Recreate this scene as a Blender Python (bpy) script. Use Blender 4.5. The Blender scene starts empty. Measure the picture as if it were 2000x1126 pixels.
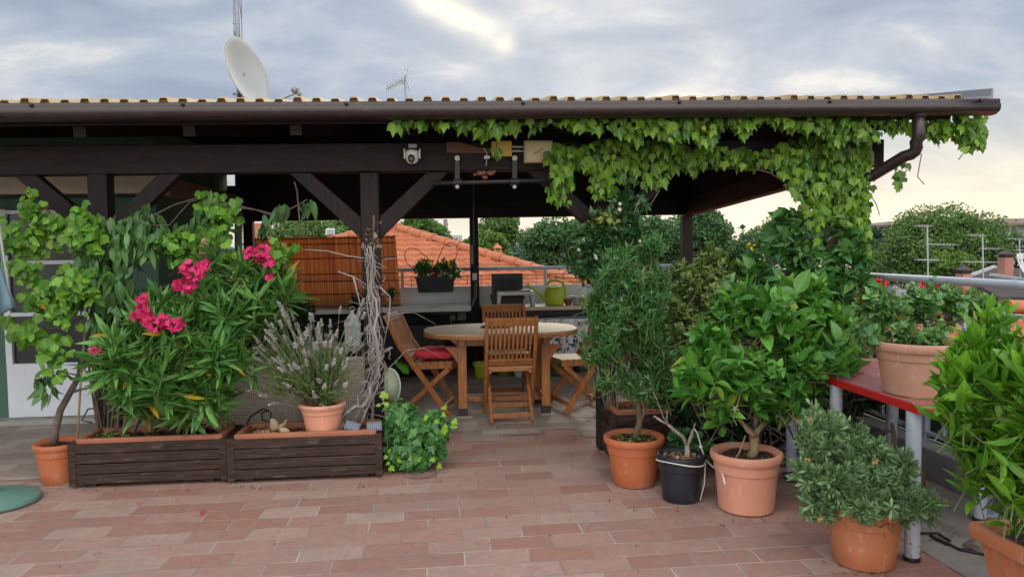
import bpy, math, random
import numpy as np
from mathutils import Vector, Matrix
R = math.radians
random.seed(7)
rng = np.random.default_rng(11)
scene = bpy.context.scene
COL = scene.collection

# ------------------------------------------------------------------ camera
F = 1450.0                         # focal length in photo pixels (photo 2000 px wide)
CAM = Vector((0, 0, 1.46))
_d = Vector(((865-1000)/F, (563-490)/F, -1)).normalized()       # world +Y in camera space
_r = R(1.1)
_u = Vector((-math.sin(_r), math.cos(_r), 0)); _u = (_u - _d*_u.dot(_d)).normalized()
_x = _d.cross(_u)
C2W = Matrix((_x, _d, _u))         # camera space -> world
cd = bpy.data.cameras.new('camera'); cam = bpy.data.objects.new('camera', cd); COL.objects.link(cam)
cam.matrix_world = Matrix.Translation(CAM) @ C2W.to_4x4()
cd.sensor_width = 36; cd.lens = F/2000*36; cd.clip_end = 2000; cd.clip_start = 0.05
scene.camera = cam

def ray(px, py): return C2W @ Vector(((px-1000)/F, (563-py)/F, -1))
def P(px, py, Y):                  # point of the sight line at depth Y
    r = ray(px, py); return CAM + r*(Y/r.y)
def G(px, py, z=0.0):              # point of the sight line at height z
    r = ray(px, py); return CAM + r*((z-CAM.z)/r.z)

# ------------------------------------------------------------------ light
SUN_EL, SUN_AZ = R(24), R(14)      # low sun ahead, behind cloud
sd = Vector((math.sin(SUN_AZ)*math.cos(SUN_EL), math.cos(SUN_AZ)*math.cos(SUN_EL), math.sin(SUN_EL)))
sl = bpy.data.lights.new('sun', 'SUN'); sun = bpy.data.objects.new('sun', sl); COL.objects.link(sun)
sl.energy = 0.9; sl.angle = R(18); sl.color = (1, .86, .68)
sun.rotation_euler = (-sd).to_track_quat('-Z', 'Y').to_euler(); sun.location = (0, 0, 30)
scene.view_settings.view_transform = 'Standard'; scene.view_settings.look = 'None'
scene.view_settings.gamma = 1; scene.view_settings.use_curve_mapping = False
scene.view_settings.exposure = 0.28
scene.cycles.max_bounces = 6; scene.cycles.diffuse_bounces = 3; scene.cycles.transmission_bounces = 3
scene.cycles.use_denoising = True

def build_world():
    w = bpy.data.worlds.new('World'); scene.world = w; w.use_nodes = True
    nt = w.node_tree; nt.nodes.clear(); N = nt.nodes.new; L = nt.links.new
    out = N('ShaderNodeOutputWorld')
    sky = N('ShaderNodeTexSky'); sky.sky_type = 'NISHITA'; sky.sun_disc = False
    sky.sun_elevation = SUN_EL; sky.sun_rotation = SUN_AZ
    b1 = N('ShaderNodeBackground'); b1.inputs[1].default_value = 0.10; L(sky.outputs[0], b1.inputs[0])
    tc = N('ShaderNodeTexCoord'); sep = N('ShaderNodeSeparateXYZ'); L(tc.outputs['Generated'], sep.inputs[0])
    def M(op, a, b=None, c=None, clamp=False):
        m = N('ShaderNodeMath'); m.operation = op; m.use_clamp = clamp
        for i, v in enumerate((a, b, c)):
            if v is None: continue
            if isinstance(v, (int, float)): m.inputs[i].default_value = v
            else: L(v, m.inputs[i])
        return m.outputs[0]
    z = M('MAXIMUM', sep.outputs[2], 0.0)
    den = M('ADD', z, 0.27)
    u = M('DIVIDE', sep.outputs[0], den); v = M('DIVIDE', sep.outputs[1], den)
    cmb = N('ShaderNodeCombineXYZ'); L(u, cmb.inputs[0]); L(v, cmb.inputs[1])
    # cloud bands run from upper left to lower right
    mp = N('ShaderNodeMapping'); mp.inputs['Rotation'].default_value = (0, 0, R(28)); mp.inputs['Scale'].default_value = (.85, 1.05, 1)
    mp.inputs['Location'].default_value = (3.1, 1.7, 0)
    L(cmb.outputs[0], mp.inputs[0])
    n1 = N('ShaderNodeTexNoise'); n1.inputs['Scale'].default_value = 2.5; n1.inputs['Detail'].default_value = 9; n1.inputs['Roughness'].default_value = .54
    n1.inputs['Distortion'].default_value = .5
    L(mp.outputs[0], n1.inputs['Vector'])
    r1 = N('ShaderNodeValToRGB'); e = r1.color_ramp.elements
    e[0].position = .33; e[0].color = (.265, .325, .42, 1)
    e[1].position = .68; e[1].color = (.72, .695, .665, 1)
    k = r1.color_ramp.elements.new(.47); k.color = (.345, .405, .495, 1)
    k = r1.color_ramp.elements.new(.58); k.color = (.475, .51, .565, 1)
    L(n1.outputs[0], r1.inputs[0])
    # warm band near the horizon, warmest towards the hidden sun's side
    hz = N('ShaderNodeMapRange'); hz.inputs[1].default_value = 0.0; hz.inputs[2].default_value = .20; hz.inputs[3].default_value = 1; hz.inputs[4].default_value = 0
    hz.interpolation_type = 'SMOOTHSTEP'; L(z, hz.inputs[0])
    side = N('ShaderNodeMapRange'); side.inputs[1].default_value = -.25; side.inputs[2].default_value = .55; side.inputs[3].default_value = .45; side.inputs[4].default_value = 1
    L(sep.outputs[0], side.inputs[0])
    nb = M('MULTIPLY_ADD', n1.outputs[0], .9, .5)
    fac = M('MULTIPLY', M('MULTIPLY', hz.outputs[0], side.outputs[0]), nb, clamp=True)
    mx = N('ShaderNodeMixRGB'); L(fac, mx.inputs[0]); L(r1.outputs[0], mx.inputs[1]); mx.inputs[2].default_value = (.98, .865, .665, 1)
    # bright break in the cloud in front of the sun
    def lobe(px, py, sharp):
        d = ray(px, py).normalized()
        vm = N('ShaderNodeVectorMath'); vm.operation = 'DOT_PRODUCT'; L(tc.outputs['Generated'], vm.inputs[0]); vm.inputs[1].default_value = d
        return M('POWER', M('MAXIMUM', vm.outputs['Value'], 0.0), sharp)
    lb = None
    for (px, py, s, a) in ((800, -20, 6000, .5), (835, 5, 6500, .7), (872, 25, 6500, .8), (910, 42, 7000, .85), (948, 62, 7500, .9), (985, 84, 8500, .9), (900, 40, 500, .12), (1150, 150, 900, .12)):
        q = M('MULTIPLY', lobe(px, py, s), a); lb = q if lb is None else M('ADD', lb, q)
    n2 = N('ShaderNodeTexNoise'); n2.inputs['Scale'].default_value = 5; n2.inputs['Detail'].default_value = 5; L(mp.outputs[0], n2.inputs['Vector'])
    lb = M('MULTIPLY', lb, M('MULTIPLY_ADD', n2.outputs[0], 2.2, -.35, clamp=True), clamp=True)
    mx2 = N('ShaderNodeMixRGB'); L(lb, mx2.inputs[0]); L(mx.outputs[0], mx2.inputs[1]); mx2.inputs[2].default_value = (1.0, .93, .76, 1)
    # an overcast sky is brightest overhead
    zen = N('ShaderNodeMapRange'); zen.inputs[1].default_value = .3; zen.inputs[2].default_value = .8; zen.inputs[3].default_value = 1; zen.inputs[4].default_value = 2.0
    zen.interpolation_type = 'SMOOTHSTEP'; L(z, zen.inputs[0])
    back = N('ShaderNodeMapRange'); back.inputs[1].default_value = -.1; back.inputs[2].default_value = -.7; back.inputs[3].default_value = 1; back.inputs[4].default_value = 3.0  # unseen sky behind the camera, brightened to light the front faces
    L(sep.outputs[1], back.inputs[0])
    st = M('MULTIPLY', zen.outputs[0], back.outputs[0])
    bf = N('ShaderNodeMapRange'); bf.inputs[1].default_value = 0; bf.inputs[2].default_value = -.5; bf.inputs[3].default_value = 0; bf.inputs[4].default_value = .75; L(sep.outputs[1], bf.inputs[0])
    mx3 = N('ShaderNodeMixRGB'); L(bf.outputs[0], mx3.inputs[0]); L(mx2.outputs[0], mx3.inputs[1]); mx3.inputs[2].default_value = (.60, .57, .52, 1)   # unseen rear sky greyed so the added front light stays neutral
    b2 = N('ShaderNodeBackground'); L(mx3.outputs[0], b2.inputs[0]); L(st, b2.inputs[1])
    ms = N('ShaderNodeMixShader'); ms.inputs[0].default_value = .93
    L(b1.outputs[0], ms.inputs[1]); L(b2.outputs[0], ms.inputs[2]); L(ms.outputs[0], out.inputs[0])
build_world()

# ------------------------------------------------------------------ materials
MATS = {}
def newmat(name):
    m = bpy.data.materials.new(name); m.use_nodes = True; nt = m.node_tree
    b = nt.nodes['Principled BSDF']; return m, nt, b
def mat(name, col, rough=.6, var=.25, scale=6, stretch=(1, 1, 1), metal=0, bump=0, bscale=None, col2=None, detail=6, spec=.5, coat=0, speck=None):
    """plain surface with noise-mottled colour; col2 = worn/dirty colour in patches"""
    if name in MATS: return MATS[name]
    m, nt, b = newmat(name); N = nt.nodes.new; L = nt.links.new
    tc = N('ShaderNodeTexCoord'); mp = N('ShaderNodeMapping'); mp.inputs['Scale'].default_value = stretch
    L(tc.outputs['Object'], mp.inputs[0])
    n = N('ShaderNodeTexNoise'); n.inputs['Scale'].default_value = scale; n.inputs['Detail'].default_value = detail; n.inputs['Roughness'].default_value = .62
    L(mp.outputs[0], n.inputs['Vector'])
    rp = N('ShaderNodeValToRGB'); e = rp.color_ramp.elements
    c = Vector(col); a = c*(1-var); z = c*(1+var)
    e[0].position = .3; e[0].color = (*a, 1); e[1].position = .7; e[1].color = (*(min(.95, x) for x in z), 1)
    L(n.outputs[0], rp.inputs[0])
    last = rp.outputs[0]
    if col2:
        n3 = N('ShaderNodeTexNoise'); n3.inputs['Scale'].default_value = scale*.6; n3.inputs['Detail'].default_value = 8; n3.inputs['Roughness'].default_value = .7
        mp3 = N('ShaderNodeMapping'); mp3.inputs['Scale'].default_value = stretch; mp3.inputs['Location'].default_value = (5, 9, 2); L(tc.outputs['Object'], mp3.inputs[0]); L(mp3.outputs[0], n3.inputs['Vector'])
        r3 = N('ShaderNodeMapRange'); r3.inputs[1].default_value = .54; r3.inputs[2].default_value = .72; L(n3.outputs[0], r3.inputs[0])
        mx = N('ShaderNodeMixRGB'); L(r3.outputs[0], mx.inputs[0]); L(last, mx.inputs[1]); mx.inputs[2].default_value = (*col2, 1); last = mx.outputs[0]
    if speck:                     # small chips, splashes and lime spots
        n4 = N('ShaderNodeTexNoise'); n4.inputs['Scale'].default_value = 26; n4.inputs['Detail'].default_value = 7; n4.inputs['Roughness'].default_value = .75
        mp4 = N('ShaderNodeMapping'); mp4.inputs['Scale'].default_value = (1, 1, .55) if stretch == (1, 1, 1) else tuple(min(1.6, max(.35, q*.25)) for q in stretch); L(tc.outputs['Object'], mp4.inputs[0]); L(mp4.outputs[0], n4.inputs['Vector'])
        r4 = N('ShaderNodeMapRange'); r4.inputs[1].default_value = .555; r4.inputs[2].default_value = .70; r4.inputs[3].default_value = 0; r4.inputs[4].default_value = .75; L(n4.outputs[0], r4.inputs[0])
        mx = N('ShaderNodeMixRGB'); L(r4.outputs[0], mx.inputs[0]); L(last, mx.inputs[1]); mx.inputs[2].default_value = (*speck, 1); last = mx.outputs[0]
    L(last, b.inputs['Base Color'])
    b.inputs['Roughness'].default_value = rough; b.inputs['Metallic'].default_value = metal
    b.inputs['Specular IOR Level'].default_value = spec; b.inputs['Coat Weight'].default_value = coat
    if bump:
        n2 = N('ShaderNodeTexNoise'); n2.inputs['Scale'].default_value = bscale or scale*3; n2.inputs['Detail'].default_value = 6
        L(mp.outputs[0], n2.inputs['Vector'])
        bp = N('ShaderNodeBump'); bp.inputs['Strength'].default_value = bump; bp.inputs['Distance'].default_value = .01
        L(n2.outputs[0], bp.inputs['Height']); L(bp.outputs[0], b.inputs['Normal'])
    MATS[name] = m; return m

def leafmat(name, c0, c1, vein=.25, edge=None, yellow=.0, rough=.42, trans=.25, spec=.4, ycol=(.45, .28, .02)):
    """leaf attribute = (across -1..1, along 0..1, random)"""
    if name in MATS: return MATS[name]
    m, nt, b = newmat(name); N = nt.nodes.new; L = nt.links.new
    at = N('ShaderNodeAttribute'); at.attribute_name = 'leaf'; sp = N('ShaderNodeSeparateXYZ'); L(at.outputs['Vector'], sp.inputs[0])
    rp = N('ShaderNodeValToRGB'); e = rp.color_ramp.elements
    e[0].position = 0; e[0].color = (*c0, 1); e[1].position = 1-yellow-.001; e[1].color = (*c1, 1)
    mid = (Vector(c0)*.55+Vector(c1)*.45); k = rp.color_ramp.elements.new(.5); k.color = (*mid, 1)
    if yellow: k = rp.color_ramp.elements.new(1-yellow); k.color = (*ycol, 1)
    L(sp.outputs[2], rp.inputs[0]); last = rp.outputs[0]
    ab = N('ShaderNodeMath'); ab.operation = 'ABSOLUTE'; L(sp.outputs[0], ab.inputs[0])
    if vein:
        mr = N('ShaderNodeMapRange'); mr.inputs[1].default_value = 0; mr.inputs[2].default_value = .22; mr.inputs[3].default_value = vein; mr.inputs[4].default_value = 0; L(ab.outputs[0], mr.inputs[0])
        mx = N('ShaderNodeMixRGB'); L(mr.outputs[0], mx.inputs[0]); L(last, mx.inputs[1]); mx.inputs[2].default_value = (*(min(.8, x*1.5+.05) for x in c1), 1); last = mx.outputs[0]
    if edge:
        mr = N('ShaderNodeMapRange'); mr.inputs[1].default_value = .45; mr.inputs[2].default_value = .75; L(ab.outputs[0], mr.inputs[0])
        mx = N('ShaderNodeMixRGB'); L(mr.outputs[0], mx.inputs[0]); L(last, mx.inputs[1]); mx.inputs[2].default_value = (*edge, 1); last = mx.outputs[0]
    L(last, b.inputs['Base Color']); b.inputs['Roughness'].default_value = rough; b.inputs['Specular IOR Level'].default_value = spec
    tr = N('ShaderNodeBsdfTranslucent')
    hs = N('ShaderNodeMixRGB'); hs.blend_type = 'MULTIPLY'; hs.inputs[0].default_value = 1; L(last, hs.inputs[1]); hs.inputs[2].default_value = (1.25, 1.2, .6, 1)
    L(hs.outputs[0], tr.inputs[0])
    ms = N('ShaderNodeMixShader'); ms.inputs[0].default_value = trans
    L(b.outputs[0], ms.inputs[1]); L(tr.outputs[0], ms.inputs[2]); L(ms.outputs[0], nt.nodes['Material Output'].inputs[0])
    MATS[name] = m; return m

def tilemat(name, stops, mortar, bw=.31, bh=.155, loc=(0, 0, 0), stain=None, rot=0):
    m, nt, b = newmat(name); N = nt.nodes.new; L = nt.links.new
    tc = N('ShaderNodeTexCoord'); mp = N('ShaderNodeMapping'); mp.inputs['Location'].default_value = loc; mp.inputs['Rotation'].default_value = (0, 0, rot); L(tc.outputs['Object'], mp.inputs[0])
    wn = N('ShaderNodeTexNoise'); wn.inputs['Scale'].default_value = 7; wn.inputs['Detail'].default_value = 3; L(mp.outputs[0], wn.inputs['Vector'])
    wa = N('ShaderNodeVectorMath'); wa.operation = 'MULTIPLY_ADD'; L(wn.outputs['Color'], wa.inputs[0]); wa.inputs[1].default_value = (.008, .008, 0); L(mp.outputs[0], wa.inputs[2])
    br = N('ShaderNodeTexBrick'); br.inputs['Scale'].default_value = 1; br.inputs['Brick Width'].default_value = bw; br.inputs['Row Height'].default_value = bh
    br.inputs['Mortar Size'].default_value = .0036; br.inputs['Mortar Smooth'].default_value = .25; br.inputs['Bias'].default_value = 0
    br.offset = .43; br.inputs['Color1'].default_value = (0, 0, 0, 1); br.inputs['Color2'].default_value = (1, 1, 1, 1); br.inputs['Mortar'].default_value = (.5, .5, .5, 1)
    L(wa.outputs[0], br.inputs['Vector'])
    # mottling inside each tile
    n = N('ShaderNodeTexNoise'); n.inputs['Scale'].default_value = 19; n.inputs['Detail'].default_value = 9; n.inputs['Roughness'].default_value = .72; n.inputs['Distortion'].default_value = 1.2; L(mp.outputs[0], n.inputs['Vector'])
    ad = N('ShaderNodeMath'); ad.operation = 'MULTIPLY_ADD'; L(n.outputs[0], ad.inputs[0]); ad.inputs[1].default_value = 1.9; L(br.outputs['Color'], ad.inputs[2])
    sb = N('ShaderNodeMath'); sb.operation = 'SUBTRACT'; L(ad.outputs[0], sb.inputs[0]); sb.inputs[1].default_value = .98
    rp = N('ShaderNodeValToRGB'); els = rp.color_ramp.elements
    els[0].position = stops[0][0]; els[0].color = (*stops[0][1], 1); els[1].position = stops[-1][0]; els[1].color = (*stops[-1][1], 1)
    for p, c in stops[1:-1]: k = els.new(p); k.color = (*c, 1)
    L(sb.outputs[0], rp.inputs[0]); last = rp.outputs[0]
    # veined darker scratches of the wood-like relief
    w = N('ShaderNodeTexNoise'); w.inputs['Scale'].default_value = 30; w.inputs['Detail'].default_value = 6; mp2 = N('ShaderNodeMapping'); mp2.inputs['Scale'].default_value = (.45, 1, 1); L(mp.outputs[0], mp2.inputs[0]); L(mp2.outputs[0], w.inputs['Vector'])
    mr = N('ShaderNodeMapRange'); mr.inputs[1].default_value = .55; mr.inputs[2].default_value = .75; mr.inputs[3].default_value = 0; mr.inputs[4].default_value = .35; L(w.outputs[0], mr.inputs[0])
    mx = N('ShaderNodeMixRGB'); L(mr.outputs[0], mx.inputs[0]); L(last, mx.inputs[1]); mx.inputs[2].default_value = (*(Vector(stops[0][1])*.72), 1); last = mx.outputs[0]
    # large patches of grime and a few pale lime deposits
    g = N('ShaderNodeTexNoise'); g.inputs['Scale'].default_value = 1.1; g.inputs['Detail'].default_value = 7; g.inputs['Roughness'].default_value = .65; L(mp.outputs[0], g.inputs['Vector'])
    mr = N('ShaderNodeMapRange'); mr.inputs[1].default_value = .45; mr.inputs[2].default_value = .72; mr.inputs[3].default_value = 0; mr.inputs[4].default_value = .68; L(g.outputs[0], mr.inputs[0])
    mx = N('ShaderNodeMixRGB'); L(mr.outputs[0], mx.inputs[0]); L(last, mx.inputs[1]); mx.inputs[2].default_value = (*(stain or (.25, .19, .165)), 1); last = mx.outputs[0]
    # joints: paler and darker stretches
    jn = N('ShaderNodeTexNoise'); jn.inputs['Scale'].default_value = 2.3; jn.inputs['Detail'].default_value = 4; L(mp.outputs[0], jn.inputs['Vector'])
    jr = N('ShaderNodeValToRGB'); jr.color_ramp.elements[0].position = .42; jr.color_ramp.elements[0].color = (*(Vector(mortar)*.45), 1); jr.color_ramp.elements[1].position = .62; jr.color_ramp.elements[1].color = (*mortar, 1); L(jn.outputs[0], jr.inputs[0])
    mx = N('ShaderNodeMixRGB'); L(br.outputs['Fac'], mx.inputs[0]); L(last, mx.inputs[1]); L(jr.outputs[0], mx.inputs[2])
    L(mx.outputs[0], b.inputs['Base Color'])
    b.inputs['Roughness'].default_value = .62; b.inputs['Specular IOR Level'].default_value = .35
    h = N('ShaderNodeMath'); h.operation = 'MULTIPLY_ADD'; L(br.outputs['Fac'], h.inputs[0]); h.inputs[1].default_value = -1.0; L(n.outputs[0], h.inputs[2])
    bp = N('ShaderNodeBump'); bp.inputs['Strength'].default_value = .7; bp.inputs['Distance'].default_value = .008; L(h.outputs[0], bp.inputs['Height']); L(bp.outputs[0], b.inputs['Normal'])
    return m

def add_trans(m, fac):
    nt = m.node_tree; b = nt.nodes['Principled BSDF']; t = nt.nodes.new('ShaderNodeBsdfTranslucent'); x = nt.nodes.new('ShaderNodeMixShader'); x.inputs[0].default_value = fac
    nt.links.new(b.inputs['Base Color'].links[0].from_socket, t.inputs[0]); nt.links.new(b.outputs[0], x.inputs[1]); nt.links.new(t.outputs[0], x.inputs[2]); nt.links.new(x.outputs[0], nt.nodes['Material Output'].inputs[0]); return m

# ------------------------------------------------------------------ geometry helpers
OFF = {}
def setprops(o, label=None, cat=None, group=None, kind=None):
    if label: o['label'] = label
    if cat: o['category'] = cat
    if group: o['group'] = group
    if kind: o['kind'] = kind
    return o
def thing(name, label, cat, loc=(0, 0, 0), group=None):
    o = bpy.data.objects.new(name, None); COL.objects.link(o); o.location = loc; o.empty_display_size = .1
    OFF[o] = Vector(loc); return setprops(o, label, cat, group)

class Geo:
    def __init__(s): s.V = []; s.F = []
    def add(s, vs, fs):
        o = len(s.V); s.V += [tuple(v) for v in vs]; s.F += [tuple(i+o for i in f) for f in fs]; return s
    def box(s, c, d, rot=None):
        c = Vector(c); hx, hy, hz = d[0]/2, d[1]/2, d[2]/2
        vs = [Vector((x, y, z)) for z in (-hz, hz) for y in (-hy, hy) for x in (-hx, hx)]
        if rot is not None: vs = [rot @ v for v in vs]
        return s.add([v+c for v in vs], [(0, 2, 3, 1), (4, 5, 7, 6), (0, 1, 5, 4), (2, 6, 7, 3), (0, 4, 6, 2), (1, 3, 7, 5)])
    def bar(s, a, b, w, h, up=(0, 0, 1)):
        """rectangular bar from a to b; w across, h along 'up'"""
        a = Vector(a); b = Vector(b); d = (b-a); l = d.length; d.normalize(); u = Vector(up)
        x = d.cross(u)
        if x.length < 1e-4: x = d.cross(Vector((0, 1, 0)))
        x.normalize(); u = x.cross(d).normalized()
        return s.box((a+b)/2, (w, l, h), Matrix((x, d, u)).transposed())
    def tube(s, path, r, n=8, cap=True):
        path = [Vector(p) for p in path]; m = len(path)
        rs = r if isinstance(r, (list, tuple)) else [r]*m
        vs = []; fs = []; prev = None
        for i, p in enumerate(path):
            d = (path[min(i+1, m-1)]-path[max(i-1, 0)])
            if d.length < 1e-9: d = Vector((0, 0, 1))
            d.normalize()
            if prev is None: x = d.cross(Vector((.31, .2, .93))) if abs(d.z) < .9 else d.cross(Vector((1, .1, 0)))
            else: x = prev - d*prev.dot(d)
            x.normalize(); prev = x; y = d.cross(x)
            for k in range(n):
                t = 2*math.pi*k/n; vs.append(p + (x*math.cos(t)+y*math.sin(t))*rs[i])
        for i in range(m-1):
            for k in range(n):
                a = i*n+k; b = i*n+(k+1) % n; fs.append((a, b, b+n, a+n))
        if cap: fs.append(tuple(range(n))[::-1]); fs.append(tuple(range((m-1)*n, m*n)))
        return s.add(vs, fs)
    def lathe(s, c, prof, n=40, axis=None, open_ends=False):
        """profile of (radius, height) turned round z (or round axis matrix)"""
        c = Vector(c); vs = []; fs = []; m = len(prof)
        for (r, z) in prof:
            for k in range(n):
                t = 2*math.pi*k/n; v = Vector((r*math.cos(t), r*math.sin(t), z))
                if axis is not None: v = axis @ v
                vs.append(c+v)
        for i in range(m-1):
            for k in range(n):
                a = i*n+k; b = i*n+(k+1) % n; fs.append((a, b, b+n, a+n))
        if not open_ends: fs.append(tuple(range(n))[::-1]); fs.append(tuple(range((m-1)*n, m*n)))
        return s.add(vs, fs)
    def ball(s, c, r, n=12, m=8, rot=None):
        r = r if isinstance(r, (tuple, list)) else (r, r, r); c = Vector(c); vs = []; fs = []
        for i in range(m+1):
            ph = math.pi*i/m
            for k in range(n):
                t = 2*math.pi*k/n; v = Vector((r[0]*math.sin(ph)*math.cos(t), r[1]*math.sin(ph)*math.sin(t), -r[2]*math.cos(ph)))
                if rot is not None: v = rot @ v
                vs.append(c+v)
        for i in range(m):
            for k in range(n):
                a = i*n+k; b = i*n+(k+1) % n; fs.append((a, b, b+n, a+n))
        return s.add(vs, fs)
    def prism(s, poly, d):
        """closed polygon (3-D points) pushed along vector d"""
        d = Vector(d); n = len(poly); vs = [Vector(p) for p in poly]+[Vector(p)+d for p in poly]
        return s.add(vs, [tuple(range(n))[::-1], tuple(range(n, 2*n))]+[(i, (i+1) % n, (i+1) % n+n, i+n) for i in range(n)])
    def sheet(s, fn, nu, nv):
        vs = [fn(i/nu, j/nv) for j in range(nv+1) for i in range(nu+1)]
        return s.add(vs, [(j*(nu+1)+i, j*(nu+1)+i+1, (j+1)*(nu+1)+i+1, (j+1)*(nu+1)+i) for j in range(nv) for i in range(nu)])
    def build(s, name, m, parent=None, smooth=False, bevel=0, loc=None, solid=0, sub=0):
        me = bpy.data.meshes.new(name)
        off = OFF[parent] if parent is not None else Vector(loc if loc is not None else (0, 0, 0))
        me.from_pydata([(v[0]-off.x, v[1]-off.y, v[2]-off.z) for v in s.V], [], s.F)
        me.validate(); me.update()
        o = bpy.data.objects.new(name, me); COL.objects.link(o); o.data.materials.append(m)
        if parent is not None: o.parent = parent
        else: o.location = off
        OFF[o] = off.copy()
        if smooth:
            me.polygons.foreach_set('use_smooth', [True]*len(me.polygons))
            md = None
        if solid: md = o.modifiers.new('solid', 'SOLIDIFY'); md.thickness = solid; md.offset = 0
        if sub: md = o.modifiers.new('sub', 'SUBSURF'); md.levels = sub; md.render_levels = sub
        if bevel:
            md = o.modifiers.new('bevel', 'BEVEL'); md.width = bevel; md.segments = 2; md.limit_method = 'ANGLE'; md.angle_limit = R(40)
        if smooth == 'auto':
            try: me.set_sharp_from_angle(angle=R(38))
            except Exception: pass
        return o
def copy_tree(o, parent=None):
    c = o.copy(); COL.objects.link(c)
    if parent is not None: c.parent = parent
    for ch in list(o.children): copy_tree(ch, c)
    return c
def npmesh(name, V, faces_list, m, parent=None, loc=None, leaf=None, smooth=False):
    """V (n,3); faces_list: list of int arrays (k, corners)"""
    off = OFF[parent] if parent is not None else Vector(loc if loc is not None else (0, 0, 0))
    V = np.asarray(V, dtype=np.float32) - np.array(off, dtype=np.float32)
    me = bpy.data.meshes.new(name); me.vertices.add(len(V)); me.vertices.foreach_set('co', V.ravel())
    loops = np.concatenate([f.ravel() for f in faces_list]).astype(np.int32)
    tot = np.concatenate([np.full(len(f), f.shape[1]) for f in faces_list]).astype(np.int32)
    st = np.concatenate([[0], np.cumsum(tot)[:-1]]).astype(np.int32)
    me.loops.add(len(loops)); me.loops.foreach_set('vertex_index', loops)
    me.polygons.add(len(tot)); me.polygons.foreach_set('loop_start', st); me.polygons.foreach_set('loop_total', tot)
    if smooth: me.polygons.foreach_set('use_smooth', np.ones(len(tot), dtype=bool))
    if leaf is not None:
        a = me.attributes.new('leaf', 'FLOAT_VECTOR', 'POINT'); a.data.foreach_set('vector', leaf.astype(np.float32).ravel())
    me.update(calc_edges=True); me.validate()
    o = bpy.data.objects.new(name, me); COL.objects.link(o); me.materials.append(m)
    if parent is not None: o.parent = parent
    else: o.location = off
    OFF[o] = off.copy(); return o

# ------------------------------------------------------------------ leaves
def lance(ratio, peak=.42, rows=4, fold=.18, arch=.12):
    """pointed leaf, width/length = ratio; folded on its midrib, tip arched down"""
    vs = [(0, 0, 0)]; at = [(0, 0)]
    for i in range(1, rows):
        v = i/rows; w = math.sin(math.pi*v**(math.log(.5)/math.log(peak)))**.85*ratio/2
        z = -arch*v*v
        vs += [(-w, v, z+fold*w), (0, v, z), (w, v, z+fold*w)]; at += [(-1, v), (0, v), (1, v)]
    vs.append((0, 1, -arch)); at.append((0, 1)); t = len(vs)-1
    tri = [(0, 2, 1), (0, 3, 2)]; quad = []
    for i in range(rows-2):
        a = 1+3*i; quad += [(a, a+1, a+4, a+3), (a+1, a+2, a+5, a+4)]
    a = 1+3*(rows-2); tri += [(a, a+1, t), (a+1, a+2, t)]
    return np.array(vs), np.array(at), [np.array(tri)]+([np.array(quad)] if quad else [])
def lobed(half, cup=.15, cy=.35, droop=.15):
    """lobed leaf from the right half of its outline, base (0,0) to tip (0,1)"""
    pts = list(half)+[(-x, y) for x, y in half[-2:0:-1]]
    vs = [(0, cy, .03)]+[(x, y, -cup*x*x*2-droop*max(0, y-cy)**2) for x, y in pts]
    mxw = max(x for x, y in half); at = [(0, cy)]+[(x/mxw, y) for x, y in pts]; n = len(pts)
    return np.array(vs), np.array(at), [np.array([(0, 1+(i+1) % n, 1+i) for i in range(n)])]
T_OLEA = lance(.17, .45, 4, .25, .10)
T_NARROW = lance(.22, .45, 3, .3, .08)
T_NEEDLE = lance(.16, .6, 3, .2, -.06)
T_CITRUS = lance(.50, .45, 5, .35, .14)
T_LAUREL = lance(.30, .55, 5, .35, .08)
T_ROUND = lance(.72, .48, 4, .2, .14)
T_BROAD = lance(.62, .38, 5, .25, .22)
T_LONG = lance(.34, .40, 4, .25, .25)
T_TREE = lance(.75, .5, 2, .2, .1)
T_BOSTON = lobed([(0, .02), (.22, -.09), (.42, .02), (.49, .28), (.50, .66), (.36, .58), (.25, .66), (.14, .88), (0, 1.14)], .35, .3, .3)
T_IVY = lobed([(0, .03), (.22, -.12), (.52, .05), (.34, .26), (.58, .52), (.26, .52), (.16, .74), (0, 1.0)], .2, .3, .2)
T_GRAPE = lobed([(0, .05), (.18, -.12), (.42, -.08), (.56, .12), (.50, .24), (.62, .42), (.54, .60), (.40, .60), (.34, .78), (.20, .80), (0, 1.0)], .35, .38, .3)

def nrm(a): return a/np.maximum(np.linalg.norm(a, axis=-1, keepdims=True), 1e-9)
def leaves(name, tmpl, pos, axis, normal, length, m, parent=None, loc=None, rnd=None, wvar=.18):
    tv, ta, tf = tmpl; n = len(pos); k = len(tv)
    y = nrm(axis); z = normal - y*np.sum(normal*y, axis=1, keepdims=True); z = nrm(z); x = np.cross(y, z)
    L = np.asarray(length).reshape(n, 1, 1); wv = (1+rng.normal(0, wvar, n)).reshape(n, 1, 1)
    bend = rng.normal(1, 1.0, n).reshape(n, 1, 1)
    V = pos[:, None, :] + L*(tv[None, :, 0:1]*wv*x[:, None, :] + tv[None, :, 1:2]*y[:, None, :] + tv[None, :, 2:3]*bend*z[:, None, :])
    rnd = rng.random(n) if rnd is None else rnd
    A = np.empty((n, k, 3)); A[:, :, 0] = ta[None, :, 0]; A[:, :, 1] = ta[None, :, 1]; A[:, :, 2] = rnd[:, None]
    base = (np.arange(n)*k)[:, None, None]
    return npmesh(name, V.reshape(-1, 3), [(f[None]+base).reshape(-1, f.shape[1]) for f in tf], m, parent, loc, A.reshape(-1, 3))
def unit(n): return nrm(rng.normal(size=(n, 3)))
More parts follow.
